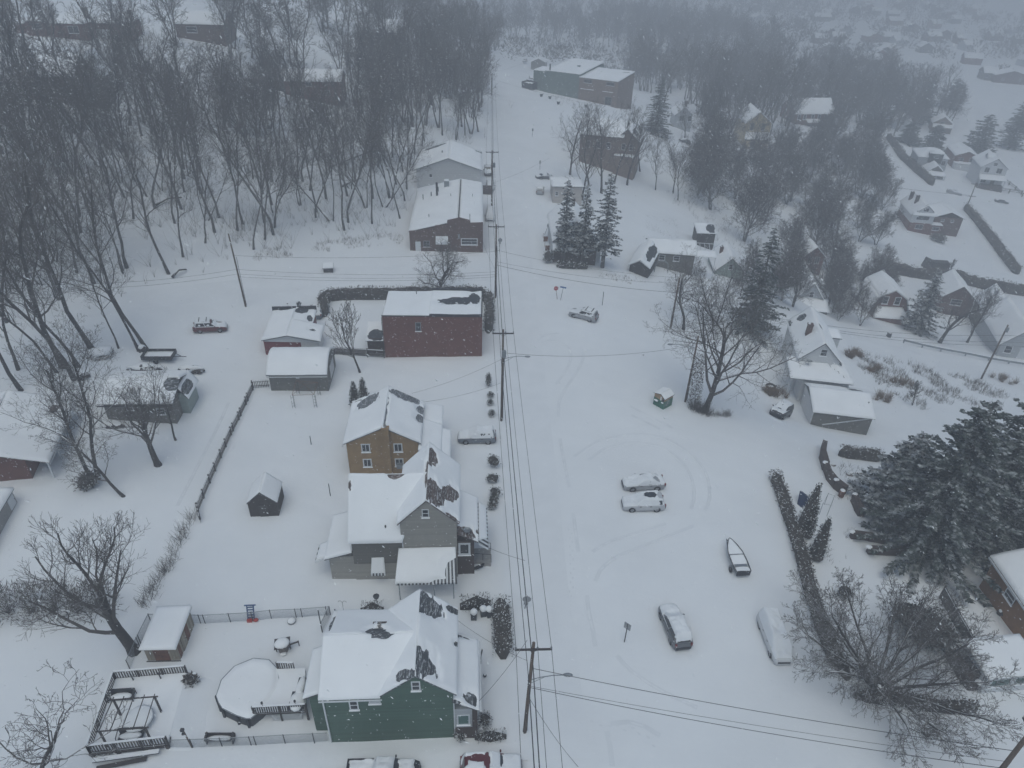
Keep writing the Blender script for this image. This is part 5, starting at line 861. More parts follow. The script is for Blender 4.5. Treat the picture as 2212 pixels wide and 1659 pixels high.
e.prism([(wl+.004, cx-.28, cz-.3), (wl+.004, cx-.1, cz-.34), (wl+.004, cx+.12, cz+.05), (wl+.004, cx+.26, cz+.28), (wl+.004, cx+.1, cz+.3), (wl+.004, cx-.12, cz+.12)], (.012, 0, 0)); e.prism([(wl+.004, cx+.05, cz-.22), (wl+.004, cx+.28, cz-.1), (wl+.004, cx+.18, cz-.02)], (.012, 0, 0)); e.build('emblem', M['signback'], t)
MB().box(wl*.12, -.22, hh*.62, wl*.5, -.003, hh*.68).build('hatch_shelf', M['bingreen'], t); sn = MB().ball((wl*.31, -.14, hh*.74), (wl*.2, .16, .12), 10, 6, .2).ball((wl*.86, -.1, hh*.82), (wl*.12, .1, .1), 8, 5, .2); sn.build('ledge_snow', M['snow'], t, True)
MB().box(wl*.78, -.02, hh*.9, wl*.95, .015, he-.03).build('opening', M['darktrim'], t); MB().box(wl*.6, -.02, hh*.95, wl*.7, .015, he+.1).build('notice', M['signwhite'], t)
# ---------- trees
def grow(seed, H, r0, lim=(12, 6, 5, 3), first=.35, ang=(40, 55), up=.12, wob=.16, ratio=(.5, .5, .5, .5), stems=1, lean=(0, 0), rmin=.011, spread=.22, taper=.45):
    R = random.Random(seed); trunk, crown = MB(), MB(); SIDES = (8, 5, 4, 3, 3)
    def rv(): return Vector((R.gauss(0, 1), R.gauss(0, 1), R.gauss(0, 1)))
    def br(p, d, L, r, lev):
        n = (8, 6, 4, 3, 2)[lev]; pts = [p.copy()]; ds = []; d = d.normalized()
        for i in range(n):
            d = (d+rv()*(wob*(.55 if lev == 0 else 1))+Vector((0, 0, up*(1 if lev else .3)))).normalized(); ds.append(d.copy()); p = p+d*(L/n); pts.append(p.copy())
        rad = [max(rmin, r*(1-(1-taper*(.5 if lev else 1))*(i/n)**.8)) for i in range(n+1)]
        if lev == 0: rad[0] *= 1.35
        (trunk if lev == 0 else crown).tube(pts, rad, SIDES[lev], cap=lev < 2)
        if lev >= len(lim): return
        m = lim[lev]; t0 = first if lev == 0 else .22; base = R.random()*6.28
        for k in range(m):
            t = t0+(1-t0)*((k+R.random()*.8)/m); t = min(t, .985); i = min(int(t*n), n-1); f = t*n-i; q = pts[i].lerp(pts[i+1], f); dd = ds[i]
            a = math.radians(R.uniform(*ang))*(1-.35*t if lev == 0 else 1); az = base+k*2.4+R.uniform(-.5, .5); o = dd.orthogonal().normalized(); o2 = dd.cross(o)
            nd = dd*math.cos(a)+(o*math.cos(az)+o2*math.sin(az))*math.sin(a)
            l2 = L*ratio[lev]*(1.15-.55*t if lev == 0 else 1.1-.5*t)*R.uniform(.75, 1.2)
            br(q, nd, l2, max(rmin, rad[i]*(.62 if lev == 0 else .6)*R.uniform(.7, 1)), lev+1)
    for s in range(stems):
        a = 6.28*s/max(1, stems)+.4; sp = spread*(stems > 1)*R.uniform(.5, 1.2)
        br(Vector((math.cos(a)*.2*(stems > 1), math.sin(a)*.2*(stems > 1), -.3)), Vector((lean[0]+math.cos(a)*sp+R.gauss(0, .04), lean[1]+math.sin(a)*sp+R.gauss(0, .04), 1)), H*R.uniform(.88, 1.0), r0*(1 if stems == 1 else .75), 0)
    return trunk, crown
def tree(label, loc, seed, H, r0, group=None, mats=('bark', 'twig'), rz=0, name='bare_tree', **k):
    t = thing(name, label, 'tree', loc, rz, group); a, b = grow(seed, H, r0, **k); a.build('trunk', M[mats[0]], t, True); b.build('crown', M[mats[1]], t); return t
def conifer(label, loc, seed, H, R_, group=None, mat='needle', whorls=26, per=8, droop=.25, sz=.42, name='spruce_tree', first=.06, power=.85, dens=1.0):
    R = random.Random(seed); t = thing(name, label, 'tree', loc, 0, group); tr, cr = MB(), MB(); tr.tube([(0, 0, -.4), (0, 0, H*.5), (0, 0, H*.97)], [H*.018+.08, H*.011+.04, .02], 7)
    for w in range(whorls):
        z = H*(first+(1-first)*(w/whorls)); f = (z/H-first)/(1-first); L = R_*((1-f)**power)*R.uniform(.82, 1.12)+.12
        for b in range(max(4, int(per*(1-.4*f)))):
            az = 2.399*(w*per+b)+R.uniform(-.3, .3)
            if R.random() < .12: continue
            d = Vector((math.cos(az), math.sin(az), 0)); l = L*R.uniform(.45, 1.25); sd = Vector((-d.y, d.x, 0)); z0 = z+R.uniform(-.3, .3)
            tr.tube([(0, 0, z0), d*l*.92+Vector((0, 0, z0-l*droop*.75))], [.035, .012], 3, False)
            for i in range(max(2, int(l*dens/.26))):
                s = (i+R.random())/max(2, int(l*dens/.26)); s = s**.75; p = d*(l*s)+Vector((0, 0, z0-l*droop*s*(1.25-.5*s)+R.uniform(-.08, .08)))
                for q in (-1, 1, 0):
                    a = R.uniform(.5, 1.1)*q; e = (d*math.cos(a)+sd*math.sin(a)+Vector((0, 0, R.uniform(-.45, .25)))).normalized(); ln = sz*R.uniform(.7, 1.3)*(1-.3*f); n_ = e.cross(Vector((R.gauss(0, .4), R.gauss(0, .4), 1))).normalized()*(sz*.27)
                    cr.add([p-n_*.3, p+e*ln*.5-n_, p+e*ln, p+e*ln*.5+n_], [(0, 1, 2, 3)])
    for i in range(10):
        z = H*(.95+.05*i/10); cr.add([(-.05, 0, z-.2), (.05, 0, z-.2), (.02*R.gauss(0, 2), 0, z+.25)], [(0, 1, 2)])
    tr.build('trunk', M['barkfar'], t); cr.build('crown', M[mat], t); return t
def leafball(mb, c, r, n, sz, R, sq=1.0, upb=.4, flat=.25):
    c = Vector(c)
    for _ in range(n):
        d = Vector((R.gauss(0, 1), R.gauss(0, 1), R.gauss(0, 1))).normalized(); k = R.uniform(.72, 1.04)*(1+.22*noise.noise(d*2.3+c*.9)); p = c+Vector((d.x*r[0], d.y*r[1], d.z*r[2]))*k
        e = (d+Vector((R.gauss(0, .5), R.gauss(0, .5), upb+R.gauss(0, .4)))).normalized(); s = e.cross(Vector((R.gauss(0, 1), R.gauss(0, 1), R.gauss(0, 1)))).normalized()*sz*flat; l = sz*R.uniform(.6, 1.3)
        mb.add([p-s*.4, p+e*l*.5-s, p+e*l, p+e*l*.5+s], [(0, 1, 2, 3)])
def bush(label, loc, r, seed, mat='hedge', core='hedgecore', n=500, sz=.22, group=None, name='shrub', lobes=3, dens=1.0):
    R = random.Random(seed); t = thing(name, label, 'shrub', loc, R.random()*6, group); lf, co = MB(), MB()
    for k in range(lobes):
        o = Vector((R.uniform(-.4, .4)*r[0], R.uniform(-.4, .4)*r[1], r[2]*(.8+R.uniform(-.12, .2)))) if lobes > 1 else Vector((0, 0, r[2]*.85)); rr = [x*(.72 if lobes > 1 else 1) for x in r]
        leafball(lf, o, rr, n//lobes, sz, R); co.ball(o, [x*.74 for x in rr], 9, 6, .25, seed+k)
    co.build('branches', M[core], t); lf.build('foliage', M[mat], t); return t
def hedge(label, pts, w, hgt, seed, mat='hedge', core='hedgecore', sz=.2, n=55, group=None, name='hedge', top=.12):
    R = random.Random(seed); t = thing(name, label, 'hedge', pts[0], 0, group); o = Vector(pts[0]); lf, co = MB(), MB(); P = [Vector(p)-o for p in pts]
    for si, (a, b) in enumerate(zip(P, P[1:])):
        L = (b-a).length; d = (b-a).normalized(); s = Vector((-d.y, d.x, 0)); m = max(1, int(L/.8))
        ring = [(-.42, -.1), (-.46, .5), (-.38, .8), (-.18, .92), (.18, .92), (.38, .8), (.46, .5), (.42, -.1)]; ob = len(co.v)
        for i in range(m+1):
            p = a.lerp(b, -.03+1.06*i/m); hh = hgt*(1+.16*noise.noise((p+o)*.7)); e = .3 if (i == 0 and si == 0) or (i == m and si == len(P)-2) else 1
            for x, z in ring: k = 1+.22*noise.noise((p+o)*1.3+Vector((x*3, z*3, seed))); q = p+s*(x*w*k*e)+Vector((0, 0, z*hh*(k if z > 0 else 1)*(.55 if e < 1 else 1))); co.v.append((q.x, q.y, q.z))
        for i in range(m):
            for k in range(7): co.f.append((ob+i*8+k, ob+i*8+k+1, ob+(i+1)*8+k+1, ob+(i+1)*8+k))
        co.f.append(tuple(range(ob, ob+8))); co.f.append(tuple(range(ob+m*8, ob+m*8+8)))
        for i in range(int(L*n)):
            u, v, z = R.random(), R.uniform(-1, 1), R.random(); fc = R.random()
            if fc < .4: v = R.choice((-1, 1))*R.uniform(.8, 1.05)
            else: z = R.uniform(.82, 1.08)
            p = a.lerp(b, u)+s*(v*w/2); hh = hgt*(1+.16*noise.noise((p+o)*.7)); p = p+Vector((0, 0, z*hh*(1-.12*v*v)))
            e = (s*(v*.6)+Vector((R.gauss(0, .5), R.gauss(0, .5), .55+R.gauss(0, .45)))).normalized(); q = e.cross(Vector((R.gauss(0, 1), R.gauss(0, 1), R.gauss(0, 1)))).normalized()*sz*.22; l = sz*R.uniform(.6, 1.4)
            lf.add([p-q*.4, p+e*l*.5-q, p+e*l, p+e*l*.5+q], [(0, 1, 2, 3)])
    co.build('branches', M[core], t, True); lf.build('foliage', M[mat], t); return t
def scrub(mb, P, n, L, R, spread=.5, r=.012, bend=.3):
    for _ in range(n):
        d = Vector((R.gauss(0, spread), R.gauss(0, spread), 1)).normalized(); l = L*R.uniform(.5, 1.2); a = Vector(P)+Vector((R.gauss(0, .12), R.gauss(0, .12), -.1)); m = a+d*l*.55; e = m+(d+Vector((R.gauss(0, bend), R.gauss(0, bend), 0))).normalized()*l*.45
        mb.tube([a, m, e], [r, r*.8, r*.5], 3, False)
def thicket(label, pts, width, hgt, n, seed, mat='twig', name='thicket', kind=None, cat='brush', r=.014, twig=3):
    R = random.Random(seed); mb = MB()
    for _ in range(n):
        k = R.randrange(len(pts)-1); u = R.random(); p = Vector(pts[k]).lerp(Vector(pts[k+1]), u)+Vector((R.gauss(0, width*.35), R.gauss(0, width*.35), 0)); p.z = gz(p.x, p.y); scrub(mb, p, twig, hgt, R, .45, r)
    return tag(mb.build(name, M[mat]), label, cat, None, kind)
# individual trees of the yards and the lot
D30 = dict(lim=(10, 7, 5, 3)); YARD = 'bare yard trees'
def HT(px, py, ty): g = G(px, py); return g, ht(g, ty)
g, hh = HT(292, 1408, 1135)
tr = tree('thick pollarded tree with stubby limbs beside the rusty metal shed', g, 34, hh*.6, .46, lim=(7, 6, 12, 3), first=.28, ang=(25, 65), up=.2, wob=.13, ratio=(1.0, .42, .75, .5), lean=(-.2, .1), taper=.6, rmin=.012)
g, hh = HT(70, 1685, 1420); tree('knobbly bare tree crossing the deck railing at lower left', g, 12, hh*.7, .2, lim=(8, 6, 5, 2), first=.25, ang=(30, 60), up=.1, wob=.3, ratio=(.75, .55, .45, .4), lean=(.3, .05), rmin=.014)
g, hh = HT(-20, 1690, 1490); tree('bare tree cut by the bottom left corner', g, 55, hh*.8, .2, lim=(8, 5, 4, 2), first=.3, ang=(30, 60), wob=.22, ratio=(.7, .5, .45, .4), rmin=.014)
g, hh = HT(207, 1032, 760); tree('tall twin stemmed bare tree leaning left over the brick house roof', g, 7, hh, .3, lim=(13, 8, 6, 3), first=.3, ang=(35, 60), up=.1, stems=2, ratio=(.45, .5, .5, .5), lean=(-.12, .1))
g, hh = HT(342, 1005, 790); tree('stout bare tree with broad crown in front of the low brown house', g, 19, hh*.5, .38, lim=(9, 9, 7, 3), first=.35, ang=(25, 60), up=.12, wob=.18, ratio=(1.25, .5, .48, .45))
g, hh = HT(270, 1073, 930); tree('small bare tree leaning sharply left below the twin stemmed one', g, 23, hh*1.15, .17, lim=(11, 7, 6, 3), first=.25, ang=(35, 60), up=.05, ratio=(.5, .5, .5, .5), lean=(-.65, .2))
g, hh = HT(380, 951, 850); tree('thin bare tree right behind the stout broad crowned one', g, 29, hh, .13, lim=(8, 6, 4, 2), first=.35, ang=(35, 55), ratio=(.5, .5, .5, .5))
YT = [((0,1),600,605,330,.32,(-.12,0),'curving bare tree beside the stone pile in the left yard'),((0,1),768,597,520,.12,(0,0),'slender pole like bare tree right of the stone pile'),((0,1),900,612,380,.17,(-.2,.05),'left stem of the trees forking in a V behind the black trailer'),((0,1),955,605,330,.24,(.02,0),'twisted bare tree at the V fork behind the black trailer'),
 ((0,1),410,722,330,.34,(-.1,0),'tall bare tree left of the stone pile, thickest of its clump'),((0,1),515,718,420,.2,(-.12,0),'thin bare tree close beside the thickest one left of the stone pile'),((0,1),482,803,350,.26,(-.12,.05),'bare tree standing over the dark brush near the brown house'),((0,1),372,755,470,.16,(-.1,0),'thin bare tree behind the roof of the left brick house'),
 ((0,1),140,872,470,.24,(-.16,0),'bare tree behind the ridge of the left brick house'),((0,1),118,738,460,.2,(-.15,0),'bare tree at the left edge above the brick house'),((0,1),820,75,330,.26,(0,0),'bare tree at the foot of the wooded slope above the side street'),((0,1),1095,118,330,.24,(-.1,0),'bare tree at the roadside bend below the woods')]
for k, (tt, x, y, ty, r, ln, s) in enumerate(YT):
    g, hh = HT(*T(*tt, x, y), ty); tree(s, g, 100+k*3, hh, r, lim=(12, 7, 6, 3), first=.3, ang=(28, 58), up=.1, wob=.19, ratio=(.42, .5, .5, .5), lean=ln)
g, hh = HT(*T(1,1,675,752), 655); tree('small pear tree with upright knobbly branches beside the brick building', g, 41, hh*.78, .16, lim=(11, 8, 6, 0)[:3], first=.28, ang=(35, 60), up=.3, wob=.22, ratio=(.8, .42, .3), rmin=.022)
g, hh = HT(*T(1,1,1195,255), 545); tree('old apple tree with crooked limbs behind the brick building', g, 44, hh*.85, .36, lim=(9, 8, 9, 3), first=.22, ang=(48, 80), up=.14, wob=.26, ratio=(1.05, .5, .6, .45), rmin=.012, taper=.6)
g, hh = HT(1521, 888, 660); tree('large ivy clad bare tree at the edge of the open lot', g, 47, hh*.86, .42, lim=(15, 9, 7, 4), first=.18, ang=(42, 75), up=.1, wob=.15, ratio=(.9, .52, .48, .45), lean=(.34, .05), rmin=.013)
g, hh = HT(1476, 712, 560); tree('gnarled bare tree wrapped round the bare pole at the lot edge', g, 51, hh*.8, .26, lim=(10, 8, 6, 3), first=.25, ang=(40, 70), up=.06, wob=.3, ratio=(.75, .55, .45, .45))
g, hh = HT(1545, 700, 560); tree('fine twigged bare tree between the gnarled tree and the dark spruce', g, 57, hh*.85, .2, lim=(11, 8, 6, 3), first=.2, ang=(30, 55), stems=2, ratio=(.5, .5, .5, .45))
g, hh = HT(1900, 1482, 1120)
tree('huge many stemmed bare tree fanning out at the lower right', g, 63, hh*.48, .25, lim=(9, 8, 6, 3), first=.2, ang=(22, 50), up=.02, wob=.14, ratio=(.45, .52, .5, .45), stems=14, taper=.25, spread=1.15, rmin=.012, mats=('bark', 'twigpale'))
for k, (tt, x, y, ty, r, s) in enumerate([((2,0),375,1132,235,.26,'upright bare tree at the kerb behind the pale garage'),((2,0),455,1292,275,.24,'bare tree right beside the pale garage wall'),((2,0),580,1252,250,.28,'bare tree in front of the brown brick gabled house'),((2,0),745,1200,275,.26,'wide bare tree at the right corner of the brown brick gabled house'),((2,0),500,1205,225,.22,'bare tree left of centre before the brown brick gabled house'),((2,0),660,1190,235,.24,'bare tree right of centre before the brown brick gabled house'),((2,0),830,1110,240,.2,'bare tree on the slope right of the brown brick gabled house'),((2,0),930,1232,290,.14,'lone slim bare tree on the snowy bank above the garden'),((2,0),1043,1252,290,.17,'bare tree at the edge of the dense right thicket above the garden'),((2,0),1075,1298,330,.15,'small bare tree just below the thicket edge above the garden'),((2,0),1120,900,225,.2,'leafless tree in front of the little white cabin'),
  ((3,1),935,968,820,.08,'tiny sapling alone on the weedy slope above the huge spruce'),((3,1),1110,562,590,.4,'large spreading bare tree beside the guardrail'),((3,1),420,365,600,.16,'bare tree between the steep roofed pale house and the barn roofed one'),((3,1),1290,560,610,.24,'bare tree in front of the long steep grey roofs'),((3,1),780,140,590,.1,'small bare tree behind the barn roofed brick house'),((3,1),1180,100,560,.12,'bare shrubby tree on the right valley lawn beside the dark playhouse'),((2,1),640,20,555,.1,'thin bare tree between the two roadside spruces')]):
    g, hh = HT(*T(*tt, x, y), ty); tree(s, g, 200+k*7, hh*(.8 if r > .3 else .95), r, lim=(12, 7, 5, 3), first=.2, ang=(28, 55), up=.14, ratio=(.55 if r > .12 else .45, .5, .5, .45), rmin=.014)
# conifers
for k, (x, y, ty, R_, s, m) in enumerate([(1216, 567, 388, 1.95, 'snowy spruce left of the pair in front of the steep gabled house', 'needlesnow'), (1256, 572, 398, 1.75, 'snowy spruce right of the pair in front of the steep gabled house', 'needlesnow'), (1301, 577, 372, 2.9, 'broad snowy spruce between the gabled house and the small dark garage', 'needlesnow'),
  (1416, 288, 165, 5.0, 'dim tall spruce beside the little white cabin', 'needle'), (1622, 712, 492, 4.9, 'very dark tall spruce at the centre right behind the lot', 'needle'), (1979, 716, 583, 4.6, 'snow dusted spruce right of the barn roofed brick house', 'needlesnow')]):
    g, hh = HT(x, y, ty); conifer(s, g, 300+k, hh, R_, None, m, 32 if k < 3 else 34, 8 if k < 3 else 11, .22, .55, dens=1.15, power=.6 if k < 3 else .72, first=.2 if k < 3 else .06)
for k, (x, y, ty, R_, s) in enumerate([(1995, 1185, 865, 6.8, 'huge dark spruce left of the clump at the right edge'), (2110, 1160, 845, 7.8, 'biggest dark spruce of the clump at the right edge'), (1925, 1100, 940, 4.2, 'lower snowy spruce at the left front of the right edge clump'), (2190, 1170, 930, 5.2, 'dark spruce touching the right edge behind the orange brick house')]):
    g, hh = HT(x, y, ty); conifer(s, g, 340+k, hh, R_, None, ('needle', 'needle', 'needlesnow', 'needle')[k], 42, 12,   .1, .6, power=.66, dens=1.2)
for k, (x, y, ty, R_, s) in enumerate([(1733, 1152, 1044, 1.15, 'pointed snowy arborvitae beside the long right hedge, upper of two'), (1760, 1206, 1118, 1.0, 'snowy arborvitae nearer the camera of the two by the long right hedge'), (768, 880, 825, .8, 'left of two small evergreens behind the tan brick house roof'), (788, 880, 817, .9, 'right of two small evergreens behind the tan brick house roof'), (1741, 1160, 1090, .7, 'small snowy arborvitae stem behind the pointed pair')]):
    g, hh = HT(x, y, ty); R = random.Random(k); t = thing('arborvitae', s, 'tree', g); lf = MB(); co = MB()
    for z in np.arange(.15, .98, .035): leafball(lf, (0, 0, hh*z), (R_*(1-z)**.6, R_*(1-z)**.6, hh*.05), int(46*(1-z)**.5)+6, .26, R, upb=1.2)
    co.lathe([(R_*.8*(1-z)**.6, hh*z) for z in np.arange(.05, 1.0, .1)], 9); co.build('trunk', M['hedgecore'], t); lf.build('crown', M['arbor'], t)
# woods: prototypes then copies
HC = [(h_.location.x, h_.location.y) for h_ in COL.objects if h_.type == 'EMPTY' and h_.get('category') in ('house', 'building', 'warehouse', 'barn', 'garage')]
CEN = []
for h_ in [o for o in COL.objects if o.type == 'EMPTY' and o.get('category') in ('house', 'building', 'warehouse', 'barn', 'garage', 'shed')]:
    c, s = math.cos(h_.rotation_euler.z), math.sin(h_.rotation_euler.z); bb_ = [v for ch in h_.children for v in ch.bound_box] or [(0, 0, 0)]
    x0, x1 = min(v[0] for v in bb_), max(v[0] for v in bb_); y0, y1 = min(v[1] for v in bb_), max(v[1] for v in bb_); CEN.append((h_.location.x, h_.location.y, c, s, x0-1.5, x1+1.5, y0-2.5, y1+1.5))
def free(x, y):
    for ox, oy, c, s, x0, x1, y0, y1 in CEN:
        u = (x-ox)*c+(y-oy)*s; v = -(x-ox)*s+(y-oy)*c
        if x0 < u < x1 and y0 < v < y1: return False
    return True
PROTO = []; R_P = random.Random(21)
for k in range(9):
    t = thing('woodland_tree', None, 'tree', (0, 0, -200)); H_ = (21, 19, 23, 18, 22, 16, 20, 24, 17)[k]; a, b = grow(500+k, H_, .085+.0055*H_, lim=(13, 6, 5, 3), first=(.4, .3, .5, .22)[k % 4], ang=(24, 56), up=.1, wob=.2, ratio=(.36, .5, .5, .5), stems=(1, 1, 1, 2, 1, 3, 1, 1, 2)[k], rmin=.011, lean=(R_P.gauss(0, .12), R_P.gauss(0, .08)))
    a.build('trunk', M['barkfar'], t, True); b.build('crown', M['twig'], t); PROTO.append((t, H_))
BUSHY = []
for k in range(4):
    t = thing('bushy_tree', None, 'tree', (0, 0, -200)); a, b = grow(600+k, 11+k, .2, lim=(14, 8, 6, 3), first=.12, ang=(30, 60), up=.1, wob=.2, ratio=(.55, .5, .5, .5), stems=(2, 3, 1, 3)[k], rmin=.02)
    a.build('trunk', M['barkfar'], t, True); b.build('crown', M['twig'], t); BUSHY.append((t, 11+k))
def inpoly(x, y, P):
    r = False; j = len(P)-1
    for i in range(len(P)):
        if (P[i][1] > y) != (P[j][1] > y) and x < (P[j][0]-P[i][0])*(y-P[i][1])/(P[j][1]-P[i][1])+P[i][0]: r = not r
        j = i
    return r
USED = set()
def wood(poly, n, protos, label, group, seed, md=2.6, sc=(.75, 1.15), avoid=(), into=None):
    R = random.Random(seed); W = np.array([at(*p)[:2] for p in poly]); x0, y0 = W.min(0); x1, y1 = W.max(0); pts = []; tries = 0
    XY = np.stack([np.random.RandomState(seed).uniform(x0, x1, 9000), np.random.RandomState(seed+1).uniform(y0, y1, 9000)], 1); Z = terr(XY[:, 0], XY[:, 1])
    for (x, y), z in zip(XY, Z):
        if len(pts) >= n: break
        u, v, d = proj((x, y, z))
        if d < 5 or not inpoly(u, v, poly) or any(inpoly(u, v, q) for q in avoid) or not free(x, y): continue
        if any((x-a)**2+(y-b)**2 < md*md for a, b in pts): continue
        pts.append((x, y)); t, H_ = R.choice(protos); s = R.uniform(*sc)
        if into is not None:
            a = R.random()*6.28; q = t@np.array([[math.cos(a), math.sin(a), 0], [-math.sin(a), math.cos(a), 0], [0, 0, 1]])*s+np.array([x, y, float(z)]); o = len(into.v); into.v.extend(map(tuple, q.tolist())); into.f.extend([tuple(k+o for k in f) for f in H_]); continue
        c = t if id(t) not in USED else copy_tree(t); USED.add(id(t)); c.location = (x, y, gz(x, y)-.1); c.rotation_euler = (R.gauss(0, .06), R.gauss(0, .06), R.random()*6.28); c.scale = (s, s, s*R.uniform(.9, 1.12)); c['label'] = label; c['group'] = group; c['category'] = 'tree'
    return pts
clear_h = [[(600, 235), (770, 235), (770, 290), (600, 290)], [(40, 95), (210, 85), (230, 110), (40, 120)], [(780, 85), (875, 85), (875, 108), (780, 108)]]
LW = wood([(-60, 620), (-60, 760), (60, 700), (200, 620), (350, 585), (470, 555), (620, 535), (800, 495), (872, 470), (890, 360), (940, 315), (700, 300), (400, 330), (150, 420)], 102, PROTO, 'bare tree on the front of the wooded slope above the side street', 'trees at the front of the woods', 1, 2.1, avoid=clear_h)
LW += wood([(-60, 330), (-60, 620), (150, 420), (400, 330), (700, 300), (940, 315), (1045, 310), (1056, 150), (900, 130), (700, 215), (420, 240), (200, 240)], 62, PROTO, 'bare tree deep in the woods around the brick ranch', 'trees deep in the woods', 2, 2.6, avoid=clear_h)
FAR = []
fw = MB()
for k in range(5):
    a, b = grow(700+k, 20-k, .3, lim=(13, 7, 5), first=.25, ang=(28, 60), up=.08, wob=.2, ratio=(.42, .5, .5), stems=(1, 2, 1, 1, 3)[k], rmin=.03); a.add(b.v, b.f); FAR.append((np.array(a.v), a.f))
wood([(-60, 330), (-60, 500), (150, 400), (400, 310), (700, 290), (940, 300), (1040, 290), (1056, 150), (900, 130), (700, 215), (420, 240), (200, 240)], 80, FAR, '', '', 8, 2.4, (.75, 1.1), avoid=clear_h, into=fw)
wood([(-40, 150), (200, 240), (420, 240), (700, 215), (900, 130), (1056, 150), (1062, 96), (900, 40), (640, 40), (300, 105), (60, 125)], 110, FAR, '', '', 3, 2.6, avoid=clear_h, into=fw)
wood([(1060, 118), (1150, 105), (1380, 120), (1345, 190), (1420, 240), (1560, 225), (1660, 190), (1700, 150), (1560, 70), (1300, 60), (1062, 80)], 210, FAR, '', '', 4, 2.4, (1.0, 1.4), into=fw)
wood([(1470, 380), (1540, 300), (1590, 290), (1640, 340), (1730, 310), (1800, 290), (1900, 360), (1910, 480), (1890, 560), (1780, 590), (1660, 560), (1560, 500)], 70, BUSHY, 'dense twiggy tree in the thicket on the right slope', 'trees of the right slope thicket', 5, 2.2, (.75, 1.2))
wood([(1480, 250), (1600, 200), (1780, 170), (1960, 210), (2080, 260), (1990, 300), (1860, 290), (1760, 280), (1640, 300)], 170, FAR, '', '', 6, 3.0, (.8, 1.3), into=fw)
wood([(1800, 590), (1900, 560), (1930, 620), (1870, 720), (1790, 690), (1700, 560), (1660, 600), (1690, 660), (1640, 640), (1650, 560), (1640, 600), (1600, 640), (1680, 700)], 34, BUSHY, 'twiggy tree growing around the houses below the lower street', 'trees around the lower street houses', 7, 2.2, (.45, .75))
for k, (x, y, ty, R_) in enumerate([(1930, 270, 170, 8), (1985, 265, 178, 7), (2050, 235, 168, 7), (1880, 275, 215, 6), (2110, 330, 245, 7), (2180, 320, 215, 7), (2010, 330, 268, 5), (2205, 285, 200, 6), (1960, 310, 262, 5)]):
    g, hh = HT(x, y, ty); conifer('hazy dark pine standing behind the row of valley houses', g, 380+k, hh, R_, 'dark pines behind the valley houses', 'needle', 24, 9, .1, 1.15, name='pine_tree', power=.5, dens=.7)
# far wood clumps and undergrowth: nobody could count these
R = random.Random(77)
for _ in range(1400):
    x = R.uniform(-60, 560); y = R.uniform(330, 1050); z = float(terr(x, y)); u, v, d = proj((x, y, z))
    if not (1050 < u < 2300) or v > 175 or not free(x, y) or noise.noise(Vector((x*.012, y*.012, 2))) < -.12 or any(abs(x-q[0]) < 9 and -8 < y-q[1] < 16 for q in VP): continue
    r = R.uniform(2.5, 6)*(1 if y < 600 else 1.4); leafball(fw, (x, y, z+r*.7), (r, r, r*.95), 60, 2.2*(1 if y < 600 else 1.5), R, upb=.8, flat=.12)
for _ in range(200):
    x = R.uniform(-260, 20); y = R.uniform(255, 420); z = float(terr(x, y)); u, v, d = proj((x, y, z))
    if v > 95 or u < 230 or not free(x, y): continue
    r = R.uniform(3, 7); leafball(fw, (x, y, z+r*.8), (r, r, r*1.2), 70, 2.2, R, upb=.8, flat=.1)
tag(fw.build('far_wood', M['twig']), 'hazy mass of far woodland across the valley and beyond the hilltop', 'woodland', kind='stuff')
ug = MB()
for x, y in LW:
    for _ in range(8):
        a, b = x+R.gauss(0, 3.2), y+R.gauss(0, 3.2)
        if free(a, b): scrub(ug, (a, b, float(terr(a, b))), 5, R.uniform(.8, 2.6) if _ < 4 else R.uniform(2.5, 6), R, .4, .017)
tag(ug.build('undergrowth', M['twigpale']), 'thin brush poking through the snow between the woodland trunks', 'brush', kind='stuff')
for k, (a, b) in enumerate([((1,0,490,1090),(1,0,760,1010)), ((1,0,560,1215),(1,0,680,1190)), ((0,0,1010,1340),(0,0,1180,1290)), ((1,0,230,860),(1,0,400,850)), ((0,1,1120,150),(0,1,1210,100))]):
    p, q = GT(*a), GT(*b); tag(MB().tube([p+Vector((0, 0, .3)), p.lerp(q, .5)+Vector((0, 0, .9)), q+Vector((0, 0, 1.2 if k < 2 else .3))], [.22, .18, .12], 7).build('fallen_trunk', M['bark'], None, True), 'fallen snowy trunk lying '+('propped highest between trees in the mid woods', 'low among the trunks above the storefront', 'across the slope in the left woods', 'behind the board screen of the brick ranch', 'on the bank at the roadside bend')[k], 'log')
# ---------- hedges, shrubs, weeds
hp = [(447, 345), (437, 270), (470, 240), (560, 233), (700, 230), (850, 228), (1000, 226), (1140, 224), (1300, 222), (1450, 222)]
hedge('long clipped bare hedge wrapping round the yard behind the brick building', [GT(1, 1, x, y+45) for x, y in hp]+[GT(1, 1, 1510, 300), GT(1, 1, 1515, 420), GT(1, 1, 1505, 500)], 1.5, 1.9, 1, n=75, sz=.26)
hedge('snow flecked evergreen hedge strip along the pavement beside the green house', [GT(1, 2, 1582, 590), GT(1, 2, 1590, 700), GT(1, 2, 1597, 830), GT(1, 2, 1603, 955)], 1.7, 1.3, 2, 'hedgedark', n=190, sz=.17)
hedge('snow flecked evergreen hedge behind the three trash cans', [GT(1, 2, 1325, 625), GT(1, 2, 1430, 615), GT(1, 2, 1520, 605)], 1.2, 1.3, 3, 'hedgedark', n=180, sz=.17)
hedge('short boxy hedge beside the bird feeder between the grey and green houses', [GT(1, 2, 685, 650), GT(1, 2, 825, 650)], .9, 1.1, 4, 'hedgedark', n=170, sz=.16)
